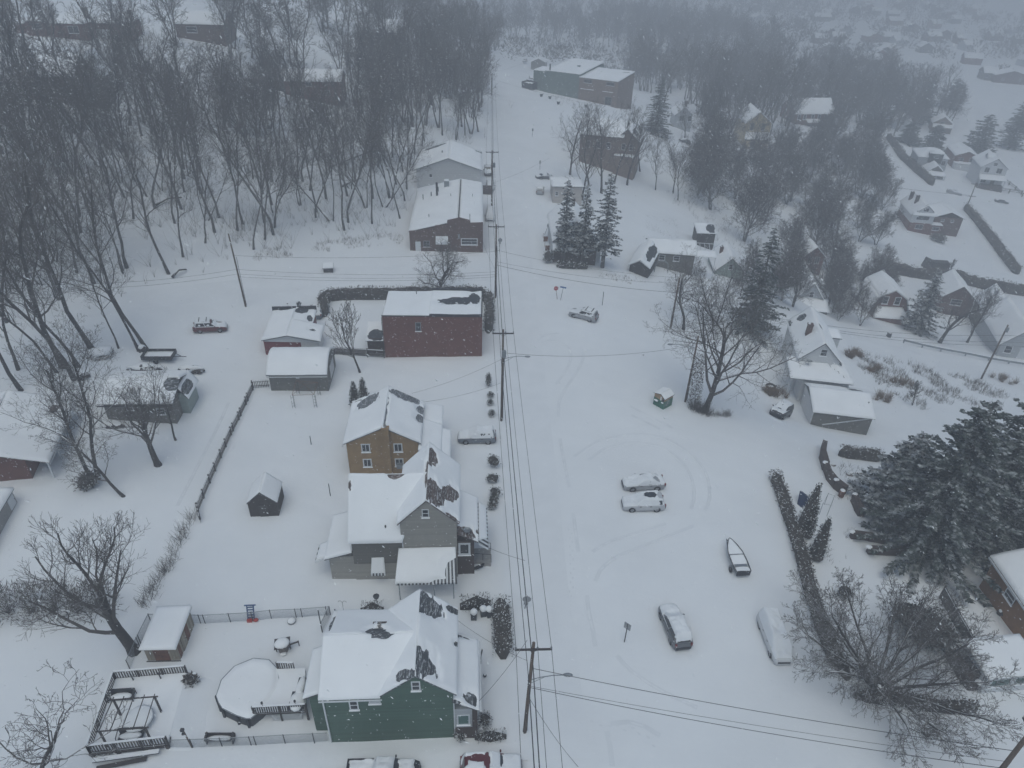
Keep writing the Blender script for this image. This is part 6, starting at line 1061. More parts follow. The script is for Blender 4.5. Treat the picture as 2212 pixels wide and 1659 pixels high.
hedge('ragged low hedge in front of the green house porch', [GT(1, 2, 1420, 1470), GT(1, 2, 1520, 1470), GT(1, 2, 1620, 1465)], .7, .9, 5, 'hedgedark', n=160, sz=.15)
bush('rounded dark bush at the corner of the green house porch', GT(1, 2, 1482, 1378), (.55, .55, .8), 6, 'hedgedark', n=520, sz=.15, lobes=1)
bush('snow laden low shrub against the brick base of the green house porch', GT(1, 2, 1325, 1450), (.75, .5, .4), 7, 'arbor', n=320, sz=.18)
for k, (x, y, r, s) in enumerate([(1507, 845, (.4, .4, 1.15), 'trimmed column shrub by the pole, farthest of the pavement row'), (1520, 915, (.4, .4, .42), 'small snow capped ball shrub, upper of the touching two by the pole'), (1518, 962, (.4, .4, .42), 'small snow capped ball shrub, lower of the touching two by the pole'), (1527, 1035, (.42, .42, .45), 'single snow capped ball shrub just behind the driveway car'), (1541, 1365, (.72, .72, 1.05), 'bushy dark shrub in front of the driveway car'), (1533, 1470, (.55, .75, .8), 'tall snow smothered shrub in the pavement row'), (1550, 1560, (.7, .7, .75), 'dark shrub next to the snow smothered one in the pavement row'), (1545, 1600, (.6, .6, .7), 'dark shrub second from the nearest in the pavement row'), (1528, 1635, (.45, .45, .6), 'nearest dark shrub of the pavement row beside the striped porch awning')]):
    bush(s, GT(1, 1, x, y), r, 20+k, 'arbor' if k in (1, 2, 3, 5) else 'hedgedark', n=420, sz=.16, lobes=1 if k < 4 else 3)
R = random.Random(5)
for k, (a, b, c, w, h_, m, n_) in enumerate([([(1671, 1030), (1690, 1085), (1712, 1150), (1730, 1215), (1750, 1290), (1775, 1365), (1800, 1425), (1830, 1470)], 'long brown hedge running down the right side of the open lot', 0, 1.15, 1.3, 'hedge', 110), ([(1812, 985), (1850, 990), (1900, 995)], 'pale twiggy hedge between the white house garage and the huge spruces', 0, 1.3, 1.6, 'hedge', 80), ([(1845, 1505), (1930, 1515), (2020, 1530), (2105, 1535)], 'dark hedge below the huge many stemmed tree', 0, 1.0, .9, 'hedge', 110),
  ([(2085, 452), (2105, 475), (2140, 520), (2170, 560), (2195, 592)], 'long snow flecked hedge crossing the right valley lawn', 0, 2.2, 2.4, 'hedge', 26), ([(1925, 588), (1990, 600), (2060, 606), (2120, 622), (2225, 640)], 'tall hedge along the lower edge of the right valley lawn', 0, 2.5, 3.0, 'hedge', 24), ([(1919, 300), (1950, 345), (1985, 375), (2012, 400)], 'dark hedge beside the turreted house in the valley row', 0, 2.4, 2.6, 'hedge', 24),
  ([(1203, 577), (1235, 579), (1268, 580)], 'low hedge in front of the two spruces', 0, 1.0, .9, 'hedgedark', 100)]):
    hedge(b, [G(*p) for p in a], w, h_, 60+k, m, n=n_, sz=.24 if k < 3 else .4)
bush('rounded bushes at the corner of the two chimney house', G(2025, 522), (2.6, 2.0, 1.5), 88, 'hedge', n=500, sz=.5)
bush('round dark bush at the kerb beside the steep gabled house', G(1184, 566), (1.0, 1.0, 1.3), 81, 'hedgedark', n=420, sz=.22, lobes=1)
bush('wide juniper with snowy sprays under the huge many stemmed tree', G(1975, 1370), (2.6, 3.4, 1.5), 82, 'needlesnow', n=1500, sz=.3, lobes=5)
bush('small dark shrub under the branches near the long right hedge', G(1822, 1290), (.7, .8, .8), 83, 'hedgedark', n=350, sz=.2)
bush('upright shrub between the pool and the wooden deck', GT(0, 2, 1245, 1120), (.5, .5, .55), 84, 'hedge', n=260, sz=.3, lobes=1)
bush('twiggy brown bush at the foot of the twin stemmed tree', GT(0, 1, 575, 1480), (1.5, 1.3, 1.0), 85, 'hedge', n=520, sz=.3)
mb = MB(); R = random.Random(8); g0 = G(100, 1330)
t = thing('thicket', 'big brown bramble mass behind the pollarded tree at the left edge', 'brush', g0); lf = MB()
for x, y in ((215, 1320), (170, 1322), (120, 1318), (70, 1322), (20, 1325), (-30, 1325)):
    p = G(x, y)-g0; leafball(lf, p+Vector((0, 0, 1.3)), (2.1, 1.8, 1.7), 520, .55, R, upb=.9, flat=.06); scrub(mb, p, 60, 3.0, R, .45, .014)
mb.build('stems', M['twig'], t); lf.build('twigs', M['hedge'], t)
R = random.Random(81)
for nm, lab, pts, w, h_, n_, m in (('weed_row', 'brown weeds and brambles lining the bank below the picket fence', [G(418, 1112), G(395, 1160), G(365, 1220), G(335, 1270), (G(310, 1310))], .8, 1.3, 120, 'twig'), ('ivy_column', 'column of tangled ivy and brush left of the ivy clad tree', [G(1497, 880), G(1507, 888), G(1530, 895)], .9, 1.6, 130, 'twig')):
    thicket(lab, pts, w, h_, n_, R.randrange(99), m, nm, None, 'brush', .014, 4)
t = thing('ivy', 'ivy and vines climbing the fence line beside the large tree', 'ivy', G(1500, 880)); lf = MB(); sm = MB()
for k in range(11): leafball(lf, (-.1-.12*k*.2, .1*k, .7+k*.62), (.75, .75, .6), 170, .2, R, upb=.2); sm.tube([(0, 0, -.3), (-.1-.12*k*.2, .1*k, .7+k*.62)], .03, 3)
sm.build('stem', M['barkfar'], t); lf.build('leaves', M['hedge'], t)
thicket('low brush around the foot of the ivy clad tree', [G(1530, 895), G(1565, 900), G(1575, 893)], .7, .9, 60, 3, 'twig', 'brush', None, 'brush', .012, 4)
for k, (tt, x, y, r, s) in enumerate([((3,1),575,640,.8,'top of the weedy slope by the white house'),((3,1),690,750,1.2,'largest clump in the middle of the weedy slope'),((3,1),850,830,1.2,'lower clump of the weedy slope right of the garage'),((3,1),740,930,1.3,'wide pale patch right behind the garage'),((3,1),8,895,.7,'leftmost beside the small dark car'),((3,1),65,905,.7,'between the small dark car and the porch'),((3,1),1520,810,1.4,'at the right edge below the tall guardrail pole'),((3,1),530,660,.8,'left of the top clump near the white house')]):
    mb = MB(); p = GT(*tt, x, y); R = random.Random(k)
    for _ in range(9): scrub(mb, p+Vector((R.gauss(0, r*.7), R.gauss(0, r*.6), 0)), 45, 1.45, R, .4, .02, .7)
    tag(mb.build('grass_clump', M['drygrass']), 'tan dry grass clump, '+s, 'grass', 'dry grass clumps on the right slope')
def weeds(name, lab, poly, n, seed, L=.8, mat='deadweed', tw=4, r=.012):
    R = random.Random(seed); mb = MB(); W = np.array([at(*p)[:2] for p in poly]); x0, y0 = W.min(0); x1, y1 = W.max(0); k = 0
    for _ in range(n*12):
        x, y = R.uniform(x0, x1), R.uniform(y0, y1); z = float(terr(x, y)); u, v, d = proj((x, y, z))
        if not inpoly(u, v, poly) or not free(x, y) or noise.noise(Vector((x*.22, y*.22, seed))) < -.05: continue
        scrub(mb, (x, y, z), tw, L*R.uniform(.5, 1.2), R, .35, r); k += 1
        if k >= n: break
    tag(mb.build(name, M[mat]), lab, 'weeds', kind='stuff')
q31 = lambda *a: [T(3, 1, x, y) for x, y in a]
weeds('dead_weeds', 'dead weeds over the bank between the white house and the lower street', q31((480, 600), (640, 640), (1000, 720), (1300, 790), (1560, 900), (1500, 1000), (1150, 960), (1000, 1000), (800, 900), (620, 760)), 1000, 2, 1.2, r=.016)
weeds('dead_weeds', 'dead stalks along the bank at the foot of the woods', [(470, 560), (640, 530), (860, 500), (880, 525), (700, 545), (560, 565)], 260, 3, .9)
weeds('dead_weeds', 'brush and dead stalks on the bank behind the cottages', [(1420, 420), (1500, 380), (1620, 470), (1640, 560), (1540, 540), (1490, 470)], 260, 4, 1.6, 'twig')
weeds('dead_weeds', 'weeds on the verge below the steep gabled house', [(1300, 580), (1420, 600), (1400, 620), (1290, 600)], 70, 5, .6)
weeds('garden_stalks', 'rows of cut stalks in the snowy garden patch', [T(2,0,870,1390), T(2,0,1060,1420), T(2,0,1090,1560), T(2,0,850,1540)], 240, 6, .5, 'twig', 1)
weeds('dead_weeds', 'straggling stems in the snowy right hand garden', [T(3,1,1650-1300,1400), T(3,1,640,1300), T(3,1,600,1659), T(3,2,500,300), T(3,2,200,500), T(3,1,500,1659)], 90, 7, .8, 'twig')
weeds('dead_weeds', 'sparse stems on the snowy slope beside the warehouse', [T(2,0,250,620), T(2,0,420,620), T(2,0,520,720), T(2,0,300,690)], 40, 8, 1.2, 'twig')
# ---------- fences, decks, yard things
def fence(name, label, pts, hgt, mat, pitch=.14, pw=.09, rails=(.3, .85), snow=True, post_every=2.4, pm=None):
    t = thing(name, label, 'fence', pts[0]); o = Vector(pts[0]); P = [Vector(p)-o for p in pts]; pn, sn = MB(), MB()
    for a, b in zip(P, P[1:]):
        L = (b-a).length; d = (b-a)/L
        for r in rails: pn.obox(a+Vector((0, 0, hgt*r)), b+Vector((0, 0, hgt*r)), .05, .09)
        if snow: sn.obox(a+Vector((0, 0, hgt*rails[-1]+.1)), b+Vector((0, 0, hgt*rails[-1]+.1)), .08, .09)
        for i in range(int(L/pitch)):
            q = a+d*(pitch*(i+.5)); pn.obox(q+Vector((0, 0, .05)), q+Vector((0, 0, hgt*1.0)), pw, .03, d.cross(Vector((0, 0, 1))))
        for i in range(int(L/post_every)+1):
            q = a+d*min(L, i*post_every); MB().box(-.07, -.07, -.4, .07, .07, hgt*1.06).build('post', M[pm or mat], t).location = q
    pn.build('slat_panel', M[mat], t)
    if snow: sn.build('rail_snow', M['snow'], t)
    return t
def subdiv(pts, n):
    R_ = []
    for a, b in zip(pts, pts[1:]):
        for i in range(n): q = Vector(a).lerp(Vector(b), i/n); R_.append(Vector((q.x, q.y, gz(q.x, q.y))))
    return R_+[Vector(pts[-1])]
fence('picket_fence', 'long dark picket fence running down the yard of the tan brick house', subdiv([GT(0,1,1640,870), GT(0,1,1500,1160), GT(0,1,1285,1655), (G(434, 1130))], 3), 1.2, 'wooddark', .21, .085)
fence('picket_fence', 'short dark picket fence joining the corner to the grey garage', [GT(1,1,-20,858), GT(1,1,92,852)], 1.2, 'wooddark', .21, .085)
fence('board_fence', 'dark wooden fence between the pear tree and the brick building', [GT(1,1,510,640), GT(1,1,835,655)], 1.25, 'wooddark', .18, .15)
def chain_fence(label, pts, hgt=1.15, every=2.2, lattice=None):
    t = thing('chain_link_fence', label, 'fence', pts[0]); o = Vector(pts[0]); w_, rl = MB(), MB()
    for a, b in zip(pts, pts[1:]):
        a, b = Vector(a)-o, Vector(b)-o; L = (b-a).length; d = (b-a)/L; up = Vector((0, 0, 1)); rl.tube([a+up*hgt, b+up*hgt], .03, 5)
        n = int(L/.11)
        for i in range(-int(hgt/.11), n):
            for s in (0, 1):
                x0 = i*.11; x1 = x0+hgt; z0, z1 = (0, hgt) if not s else (hgt, 0)
                u0, u1 = max(0, x0), min(L, x1)
                if u1-u0 < .05: continue
                f0 = z0+(z1-z0)*(u0-x0)/hgt; f1 = z0+(z1-z0)*(u1-x0)/hgt; w_.tube([a+d*u0+up*f0, a+d*u1+up*f1], .0055, 3, False)
        for i in range(int(L/every)+1): q = a+d*min(L, i*every); MB().tube([(0, 0, -.3), (0, 0, hgt+.05)], .04, 6).build('post', M['darkmetal'], t).location = q
    w_.build('wire_mesh', M['metal'], t); rl.build('top_rail', M['metal'], t); return t
chain_fence('chain link fence along the back of the yard with the pool', [GT(0,2,980,715), GT(0,2,1330,722), GT(0,2,1640,705), GT(1,2,100,690), GT(1,2,300,680), GT(1,2,483,668)])
chain_fence('chain link fence behind the rusty metal shed by the pollarded tree', [GT(0,2,980,715), GT(0,2,905,870), GT(0,2,840,1020)])
chain_fence('chain link fence in front of the pool deck, nearest the camera', [GT(0,2,1085,1530), GT(0,2,1250,1525), GT(0,2,1660,1512), GT(1,2,190,1500), GT(1,2,470,1485)])
chain_fence('short chain link return beside the rear corner of the green house', [GT(1,2,483,668), GT(1,2,430,775)])
# above ground pool and its deck
C4 = lambda x, y: ((800+.36160*x)/1.8517, (2400+.36160*y)/1.8517)
pz = 1.15; out = [pic(*C4(x, y), z=pz) for x, y in ((590,650),(760,665),(850,760),(872,880),(840,1000),(760,1120),(670,1220),(560,1305),(520,1310),(410,1275),(250,1195),(210,1130),(185,1060),(240,885),(385,735))]
pc = sum(out, Vector())/len(out); t = thing('swimming_pool', 'round above ground pool filled with smooth snow behind the green house', 'pool', (pc.x, pc.y, 0)); m = MB(); rim = MB(); N_ = len(out); loc = [Vector((p.x-pc.x, p.y-pc.y, 0)) for p in out]
for a, b in zip(loc, loc[1:]+loc[:1]):
    m.add([a+Vector((0, 0, -.2)), b+Vector((0, 0, -.2)), b+Vector((0, 0, pz)), a+Vector((0, 0, pz))], [(0, 1, 2, 3)]); rim.obox(a+Vector((0, 0, pz)), b+Vector((0, 0, pz)), .14, .06)
m.build('pool_wall', M['plasticdark'], t); rim.build('rim', M['metal'], t); sn = MB()
for j in range(9):
    k = 1.03*j/8
    for p in loc: sn.v.append((p.x*k, p.y*k, pz+(.2 if j < 8 else -.02)+.03*noise.noise(Vector((p.x*k*.5, p.y*k*.5, 1)))))
for j in range(8):
    for i in range(N_): sn.f.append((j*N_+i, (j+1)*N_+i, (j+1)*N_+(i+1) % N_, j*N_+(i+1) % N_))
sn.build('snow_fill', M['snow'], t, True)
for p in loc[8:13]: MB().box(-.09, -.09, -.2, .09, .09, pz).build('upright', M['darktrim'], t).location = p*1.02
dz = 1.1; dk = [pic(*C4(x, y), z=dz) for x, y in ((600,1262),(1180,1230),(1165,770),(850,780),(880,880),(845,1005),(765,1125),(680,1225))]
o = dk[0]; t = thing('pool_deck', 'snow covered wooden deck with slatted railing between the pool and the green house', 'deck', (o.x, o.y, 0)); L = [Vector((p.x-o.x, p.y-o.y, 0)) for p in dk]
MB().prism([p+Vector((0, 0, dz-.2)) for p in L], (0, 0, .2)).build('deck_boards', M['wooddark'], t); sn = MB().prism([p+Vector((0, 0, dz+.004)) for p in L], (0, 0, .22)); sn.build('snow_cover', M['snow'], t)
def rail(t, a, b, z0, h, mat='wooddark', pitch=.17, nm='railing'):
    a, b = Vector(a), Vector(b); m = MB(); up = Vector((0, 0, 1)); m.obox(a+up*(z0+h), b+up*(z0+h), .12, .06).obox(a+up*(z0+.12), b+up*(z0+.12), .06, .08); n = int((b-a).length/pitch)
    for i in range(n+1): q = a.lerp(b, i/max(1, n)); m.obox(q+up*(z0+.1), q+up*(z0+h), .085, .04, (b-a).normalized().cross(up))
    r_ = m.build(nm, M[mat], t); MB().obox(a+up*(z0+h+.07), b+up*(z0+h+.07), .13, .09).build('rail_snow', M['snow'], r_)
    for i in range(int((b-a).length/1.7)+1): q = a.lerp(b, i/max(1, int((b-a).length/1.7))); MB().box(-.07, -.07, -.2, .07, .07, z0+h+.05).build('post', M[mat], t).location = q
rail(t, L[0], L[1], dz, .95); rail(t, L[3]+Vector((.1, .1, 0)), L[3].lerp(L[2], .62), dz, .95)
la = MB(); a, b = L[0].lerp(L[1], .32), L[0].lerp(L[1], .9); n = int((b-a).length/.15)
for i in range(n):
    for s in (0, 1): p = a.lerp(b, (i+s)/n); q = a.lerp(b, (i+1-s)/n*1.0); la.obox(p+Vector((0, -.03, .1)), a.lerp(b, min(1, max(0, (i+(1 if not s else -1)*4+s)/n)))+Vector((0, -.03, .9)), .03, .02, (0, 1, 0))
la.build('lattice', M['trim'], t); R = random.Random(3)
for u in (.2, .82): MB().lathe([(.02, dz+.9), (.02, dz+1.3), (.09, dz+1.35), (.09, dz+1.5), (.03, dz+1.56)], 8, L[0].lerp(L[1], u)).build('torch_lamp', M['darkmetal'], t)
for k, (x, y, r) in enumerate(((1120, 970, (.35, .8, .35)), (1080, 1130, (.6, .8, .5)))):
    p = pic(*C4(x, y), z=dz+.4); tb = thing('patio_table', 'snow heaped table on the pool deck, '+('narrow one by the house wall', 'wide one at the railing end')[k], 'table', (p.x, p.y, dz+.2)); MB().box(-r[0], -r[1], .32, r[0], r[1], .38).build('table_top', M['plasticdark'], tb); MB().box(-.05, -.05, 0, .05, .05, .32).build('leg', M['darkmetal'], tb); MB().ball((0, 0, .38), (r[0]*1.05, r[1]*1.05, .22), 12, 6, .15, k).build('snow_cap', M['snow'], tb, True)
# raised wooden deck with railing and pergola
fz = .5; rz_ = fz+1.0; q = [pic(*T(0,2,x,y), z=rz_) for x, y in ((730,1037),(1193,998),(1068,1458),(560,1515))]; o = q[0]; t = thing('wooden_deck', 'snowy raised wooden deck with dark slatted railing at lower left', 'deck', (o.x, o.y, 0)); L = [Vector((p.x-o.x, p.y-o.y, 0)) for p in q]
MB().prism([L[3]+Vector((-.1, -.1, fz-.22)), L[2]+Vector((.1, -.1, fz-.22)), L[1]+Vector((.1, .1, fz-.22)), L[0]+Vector((-.1, .1, fz-.22))], (0, 0, .2)).build('deck_boards', M['wooddark'], t)
MB().prism([L[3]+Vector((0, 0, fz-.02)), L[2]+Vector((0, 0, fz-.02)), L[1]+Vector((0, 0, fz-.02)), L[0]+Vector((0, 0, fz-.02))], (0, 0, .18)).build('snow_cover', M['snow'], t)
sn = MB(); pf = [(-.4, fz+.15), (.15, fz+.14), (.6, fz*.8), (1.2, fz*.45), (1.9, .1), (2.6, -.06)]
for i in range(13):
    p = L[1].lerp(L[2], -.06+1.1*i/12); e = min(1, i/2, (12-i)/2)
    for x, z in pf: sn.v.append((p.x+x, p.y, (z+.06*noise.noise(Vector((i*.5, x, 3))))*e-.1*(1-e)))
for i in range(12):
    for k in range(5): q = i*6+k; sn.f.append((q, q+6, q+7, q+1))
sn.build('snow_drift', M['ground'], t, True)
rail(t, L[0], L[1], fz, 1.0, pitch=.2); rail(t, L[3], L[0], fz, 1.0, pitch=.2); rail(t, L[3], L[2], fz, 1.0, pitch=.2)
for u in (.02, .35, .7, .98): MB().box(-.1, -.1, -.3, .1, .1, fz-.2).build('leg', M['wooddark'], t).location = L[3].lerp(L[2], u)
st = MB(); a, b = L[3]+Vector((.4, -.5, .38)), L[2]+Vector((-.5, -.5, .38)); st.obox(a, b, .35, .06).obox(a+Vector((.4, -.45, -.22)), b+Vector((-.8, -.45, -.22)), .35, .06); st.build('step', M['wooddark'], t); MB().obox(a+Vector((0, 0, .08)), b+Vector((0, 0, .08)), .3, .1).build('step_snow', M['snow'], t)
zt = 2.7; pt = [pic(*T(0,2,x,y), z=zt) for x, y in ((735,1217),(1002,1197),(940,1398),(645,1422))]; o = pt[3]; t = thing('pergola', 'bare dark pergola frame standing on the lower left deck', 'pergola', (o.x, o.y, fz)); L = [Vector((p.x-o.x, p.y-o.y, zt-fz)) for p in pt]
for p in L: MB().box(-.06, -.06, 0, .06, .06, zt-fz).build('post', M['wooddark'], t).location = (p.x, p.y, 0)
for a, b in ((L[0], L[1]), (L[3], L[2])): d = (b-a)*.08; MB().obox(a-d, b+d, .07, .1).build('beam', M['wooddark'], t)
for i in range(5): a, b = L[0].lerp(L[1], i/4), L[3].lerp(L[2], i/4); MB().obox(a+Vector((0, 0, .12))-(b-a)*.06, b+Vector((0, 0, .12))+(b-a)*.06, .045, .08).build('rafter', M['wooddark'], t)
for k, (x, y) in enumerate(((790, 1195), (905, 1350), (850, 1450))):
    p = pic(*T(0,2,x,y), z=fz+.4); t = thing(('swing_bench', 'garden_table', 'garden_sofa')[k], ('metal swing bench under snow at the back of the lower left deck', 'round snow covered table under the pergola', 'snow covered sofa at the front railing of the lower left deck')[k], ('bench', 'table', 'sofa')[k], (p.x, p.y, fz), .1)
    if k == 1: MB().lathe([(0, .6), (1.1, .6), (1.1, .66), (0, .66)], 16).build('table_top', M['metal'], t); MB().tube([(0, 0, .1), (0, 0, .6)], .06).build('leg', M['metal'], t); MB().ball((0, 0, .66), (1.12, 1.12, .16), 16, 6, .06).build('snow_cap', M['snow'], t, True)
    else: MB().box(-.9, -.3, .35, .9, .3, .42).build('seat', M['darkmetal'], t); MB().box(-.9, .3, .35, .9, .36, .95).build('backrest', M['darkmetal'], t); MB().tube([(-.95, -.35, 0), (-.95, .35, .0), (-.95, .35, .9), (-.95, -.35, .7), (-.95, -.35, 0)], .04).tube([(.95, -.35, 0), (.95, .35, .0), (.95, .35, .9), (.95, -.35, .7), (.95, -.35, 0)], .04).build('frame', M['darkmetal'], t); MB().ball((0, 0, .45), (.88, .3, .15), 12, 6, .1).build('snow_cap', M['snow'], t, True)
for k, (x, y) in enumerate(((880, 1120), (1057, 1110))): p = GT(0,2,x,y); t = thing('clothes_post', 'thin dark post inside the back railing of the lower left deck, '+('left', 'right')[k]+' one', 'post', p); MB().tube([(0, 0, 0), (-.05, 0, 1.4)], .05, 6).build('post', M['darkmetal'], t); MB().tube([(-.05, 0, 1.3), (.3, 0, 1.35)], .03).build('hook', M['darkmetal'], t)
# rusty metal shed and the little wooden one
h = House('metal_shed', 'rusty corrugated metal shed with flat snowy roof beside the pollarded tree', 'shed', T(0,2,962,965), T(0,2,1170,960), 3, 0, cell=.3)
h.body('rustmetal', 0, h.w, 0, 3.6, 1.75).slope((-.2, -.3, 1.75), (h.w+.15, -.3, 1.75), (h.w+.15, 3.9, 2.0), (-.2, 3.9, 2.0), 'rustmetal', th=.24, thick=.06); h.item('rusty_panel', 'rust').box(h.w*.25, -.03, 0, h.w*.72, -.003, 1.7); h.item('rusty_panel', 'rust').box(h.w+.003, .2, 0, h.w+.03, .6, 1.7).box(h.w+.003, 1.9, 0, h.w+.03, 2.5, 1.7)
h.door(.9, 0, 1.8, 1.6, 'rustmetal', 'r', h.w); h.item('skid', 'darkmetal').box(-.1, -.15, -.05, h.w+.1, -.04, .08); h.done()
h = House('garden_shed', 'dark weathered gabled shed alone in the snowy yard left of the tan house', 'shed', T(1,1,-35,1690), T(1,1,150,1680), 6, 0, cell=.25)
h.body('wooddark', 0, h.w, 0, 3.0, 1.9, 3.2, 'y').gable(0, h.w, 0, 3.0, 1.9, 3.3, 'y', .12, .05, mat='shingle', th=.16); h.door(h.w*.35, 0, h.w*.65, 1.5, 'woodgrey'); h.done()
# gazebo frame, posts, signs
zt = 2.0; pts = [GT(1,1,x,y) for x, y in ((248,985),(388,980),(412,900),(275,890))]; c = sum(pts, Vector())/4; t = thing('gazebo_frame', 'bare thin metal gazebo frame beside the grey garage', 'gazebo', c); m = MB(); tops = []
for p in pts:
    q = p-c; l = MB()
    for dx, dy in ((-.18, -.05), (.18, -.05), (0, .2)): l.tube([q+Vector((dx, dy, -.2)), q+Vector((dx, dy, zt))], .022, 4)
    for z in (.3, .75, 1.2, 1.65): l.tube([q+Vector((-.18, -.05, z)), q+Vector((.18, -.05, z+.12))], .018, 3)
    l.build('leg', M['darkmetal'], t); tops.append(q+Vector((0, 0, zt)))
for a, b in zip(tops, tops[1:]+tops[:1]): m.tube([a, b], .03, 4)
for a in tops: m.tube([a, Vector((0, 0, zt+.6))], .022, 4)
m.build('roof_frame', M['rust'], t)
for k, (tt, x, y, x1, y1, s) in enumerate([((1,1),358,1220,345,1163,'left yard post, farther from the shed'),((1,1),482,1553,467,1472,'yard post nearer the grey house'),((2,1),585,318,602,230,'tall thin post past the silver car by the stop sign'),((1,2),515,660,503,625,'short dark post behind the back fence corner'),((1,2),430,780,412,632,'tall gate post at the corner of the green house')]):
    g = GT(*tt, x, y); hh = ht(g, T(*tt, x1, y1)[1]); t = thing('post', s+', standing alone in the snow' if k < 2 else s, 'post', g); MB().tube([(0, 0, -.3), (0, 0, hh)], .05, 6).build('pole', M['darkmetal'], t); MB().ball((0, 0, hh), (.07, .07, .05), 8, 5).build('cap', M['snow'], t)
def octa(r): return [Vector((r*math.cos(PI/8+k*PI/4), 0, r*math.sin(PI/8+k*PI/4))) for k in range(8)]
def text_mesh(s, size, name, mat, parent):
    cu = bpy.data.curves.new(name, 'FONT'); cu.body = s; cu.size = size; cu.align_x = 'CENTER'; cu.align_y = 'CENTER'; cu.extrude = .004; ob = bpy.data.objects.new(name, cu); COL.objects.link(ob)
    bpy.context.view_layer.update(); me = bpy.data.meshes.new_from_object(ob.evaluated_get(bpy.context.evaluated_depsgraph_get())); bpy.data.objects.remove(ob); me.materials.clear(); me.materials.append(M[mat]); o2 = bpy.data.objects.new(name, me); COL.objects.link(o2); o2.parent = parent; return o2
def sign(label, px, py, py1, kind, rz=0.0, lean=0.0, name='road_sign'):
    g = G(px, py); hh = ht(g, py1); t = thing(name, label, 'sign', g, rz); t.rotation_euler = (0, lean, rz); MB().box(-.035, -.035, -.4, .035, .035, hh).build('post', M['darkmetal'] if kind != 'red' else M['rust'], t)
    if kind in ('red', 'back'):
        r = .42; z = hh-r; o = MB().prism([p+Vector((0, -.05, z)) for p in octa(r)], (0, .02, 0)).build('sign_face', M['signback' if kind == 'back' else 'signwhite'], t)
        if kind == 'red':
            MB().prism([p+Vector((0, -.056, z)) for p in octa(r*.93)], (0, .004, 0)).build('red_panel', M['stopred'], o); tx = text_mesh('STOP', .34, 'lettering', 'signwhite', o); tx.location = (0, -.062, z); tx.rotation_euler = (PI/2, 0, 0)
        if kind == 'back': MB().box(-.2, -.06, z-.75, .2, -.04, z-.42).build('lower_plate', M['signback'], t)
    elif kind == 'blue': MB().box(-.5, -.03, hh, .5, .03, hh+.24).build('name_plate', M['signblue'], t)
    elif kind == 'plate': MB().box(-.22, -.06, hh-.75, .22, -.04, hh).build('sign_face', M['signback'], t)
    else: MB().box(-.03, -.32, hh-.7, .03, .32, hh).build('sign_face', M['signback'], t)
    return t
sign('red octagonal stop sign facing the camera at the junction', *T(2,1,293,281), T(2,1,0,193)[1], 'red', .1, -.16); sign('small blue street name sign next to the stop sign', *T(2,1,315,286), T(2,1,0,206)[1], 'blue', -.15, .12)
sign('back of an octagonal sign leaning under the wires by the nearest pole', *T(2,2,83,625), T(2,2,0,543)[1], 'back', 0, .1); sign('back of an octagonal sign beside the junction pole', *T(1,0,1576,1630), T(1,0,0,1542)[1], 'back', .1, .06)
sign('dark sign edge on, alone in the lot left of the buried grey car', *T(2,2,728,842), T(2,2,0,727)[1], 'edge', .9, .03); sign('tall narrow sign on the verge across from the storefront', *T(2,0,132,888), T(2,0,0,832)[1], 'plate', 0); sign('small sign behind the grey hatchback beside the pale garage', *T(2,0,180,1100), T(2,0,0,1040)[1], 'plate', .3); sign('slanting sign post at the kerb before the two spruces', *T(2,0,212,1520), T(2,0,0,1443)[1], 'plate', 0, .3)
# trash cans and small yard things
for k, (x, y, s) in enumerate([(1412,688,'dark trash can with round snow cap, nearest the green house'),(1472,668,'dark trash can with tall snow cap, in the middle of the three'),(1512,672,'dark trash can against the hedge, right of the three')]):
    t = thing('trash_can', s, 'trash can', GT(1,2,x,y), .2*k); MB().prism([(-.26, -.26, 0), (.26, -.26, 0), (.26, .26, 0), (-.26, .26, 0)], (0, 0, .8)).box(-.3, -.3, .8, .3, .32, .86).build('bin', M['plasticdark'], t); MB().tube([(-.25, .34, .74), (.25, .34, .74)], .03).build('handle', M['plasticdark'], t); MB().ball((0, 0, .9), (.34, .34, .3), 12, 7, .08, k).build('snow_cap', M['snow'], t, True)
g = GT(1,2,180,895); t = thing('stone_grill', 'small stone grill under a snowy curved roof with side shelf behind the pool', 'grill', g, .25); MB().lathe([(.35, 0), (.42, .1), (.42, .55), (.3, .75), (0, .78)], 10).build('base', M['stone'], t); rf = MB().obox((0, -.55, 1.0), (0, .55, 1.0), 1.3, .06).build('roof', M['wooddark'], t); MB().ball((0, 0, 1.02), (.68, .58, .22), 12, 6, .08).build('roof_snow', M['snow'], rf, True); MB().box(-.62, -.04, 0, -.55, .04, 1.0).box(.55, -.04, 0, .62, .04, 1.0).build('post', M['wooddark'], t); MB().obox((.6, 0, .65), (1.3, .15, .65), .14, .06).tube([(1.3, .15, 0), (1.3, .15, .8)], .04).build('side_shelf', M['wooddark'], t); MB().ball((0, -.5, .2), (.3, .2, .1), 8, 5).build('ledge_snow', M['snow'], t, True)
g = GT(0,2,1630,708); t = thing('toy_slide', 'blue toy climbing ladder with red base leaning at the back chain link fence', 'toy slide', g, .1); fr = MB()
for x in (-.28, .28): fr.tube([(x, 0, .1), (x, .55, 1.5)], .06, 6)
fr.tube([(-.5, .56, 1.5), (.5, .56, 1.5)], .07, 6); fr.build('side_rail', M['blueplastic'], t); st = MB()
for k in range(5): st.box(-.26, .1+.09*k, .3+.24*k, .26, .22+.09*k, .34+.24*k)
st.build('rungs', M['blueplastic'], t); MB().box(-.35, -.15, 0, .1, .1, .3).ball((.4, 0, .15), (.25, .2, .15), 8, 6).build('base', M['redplastic'], t)
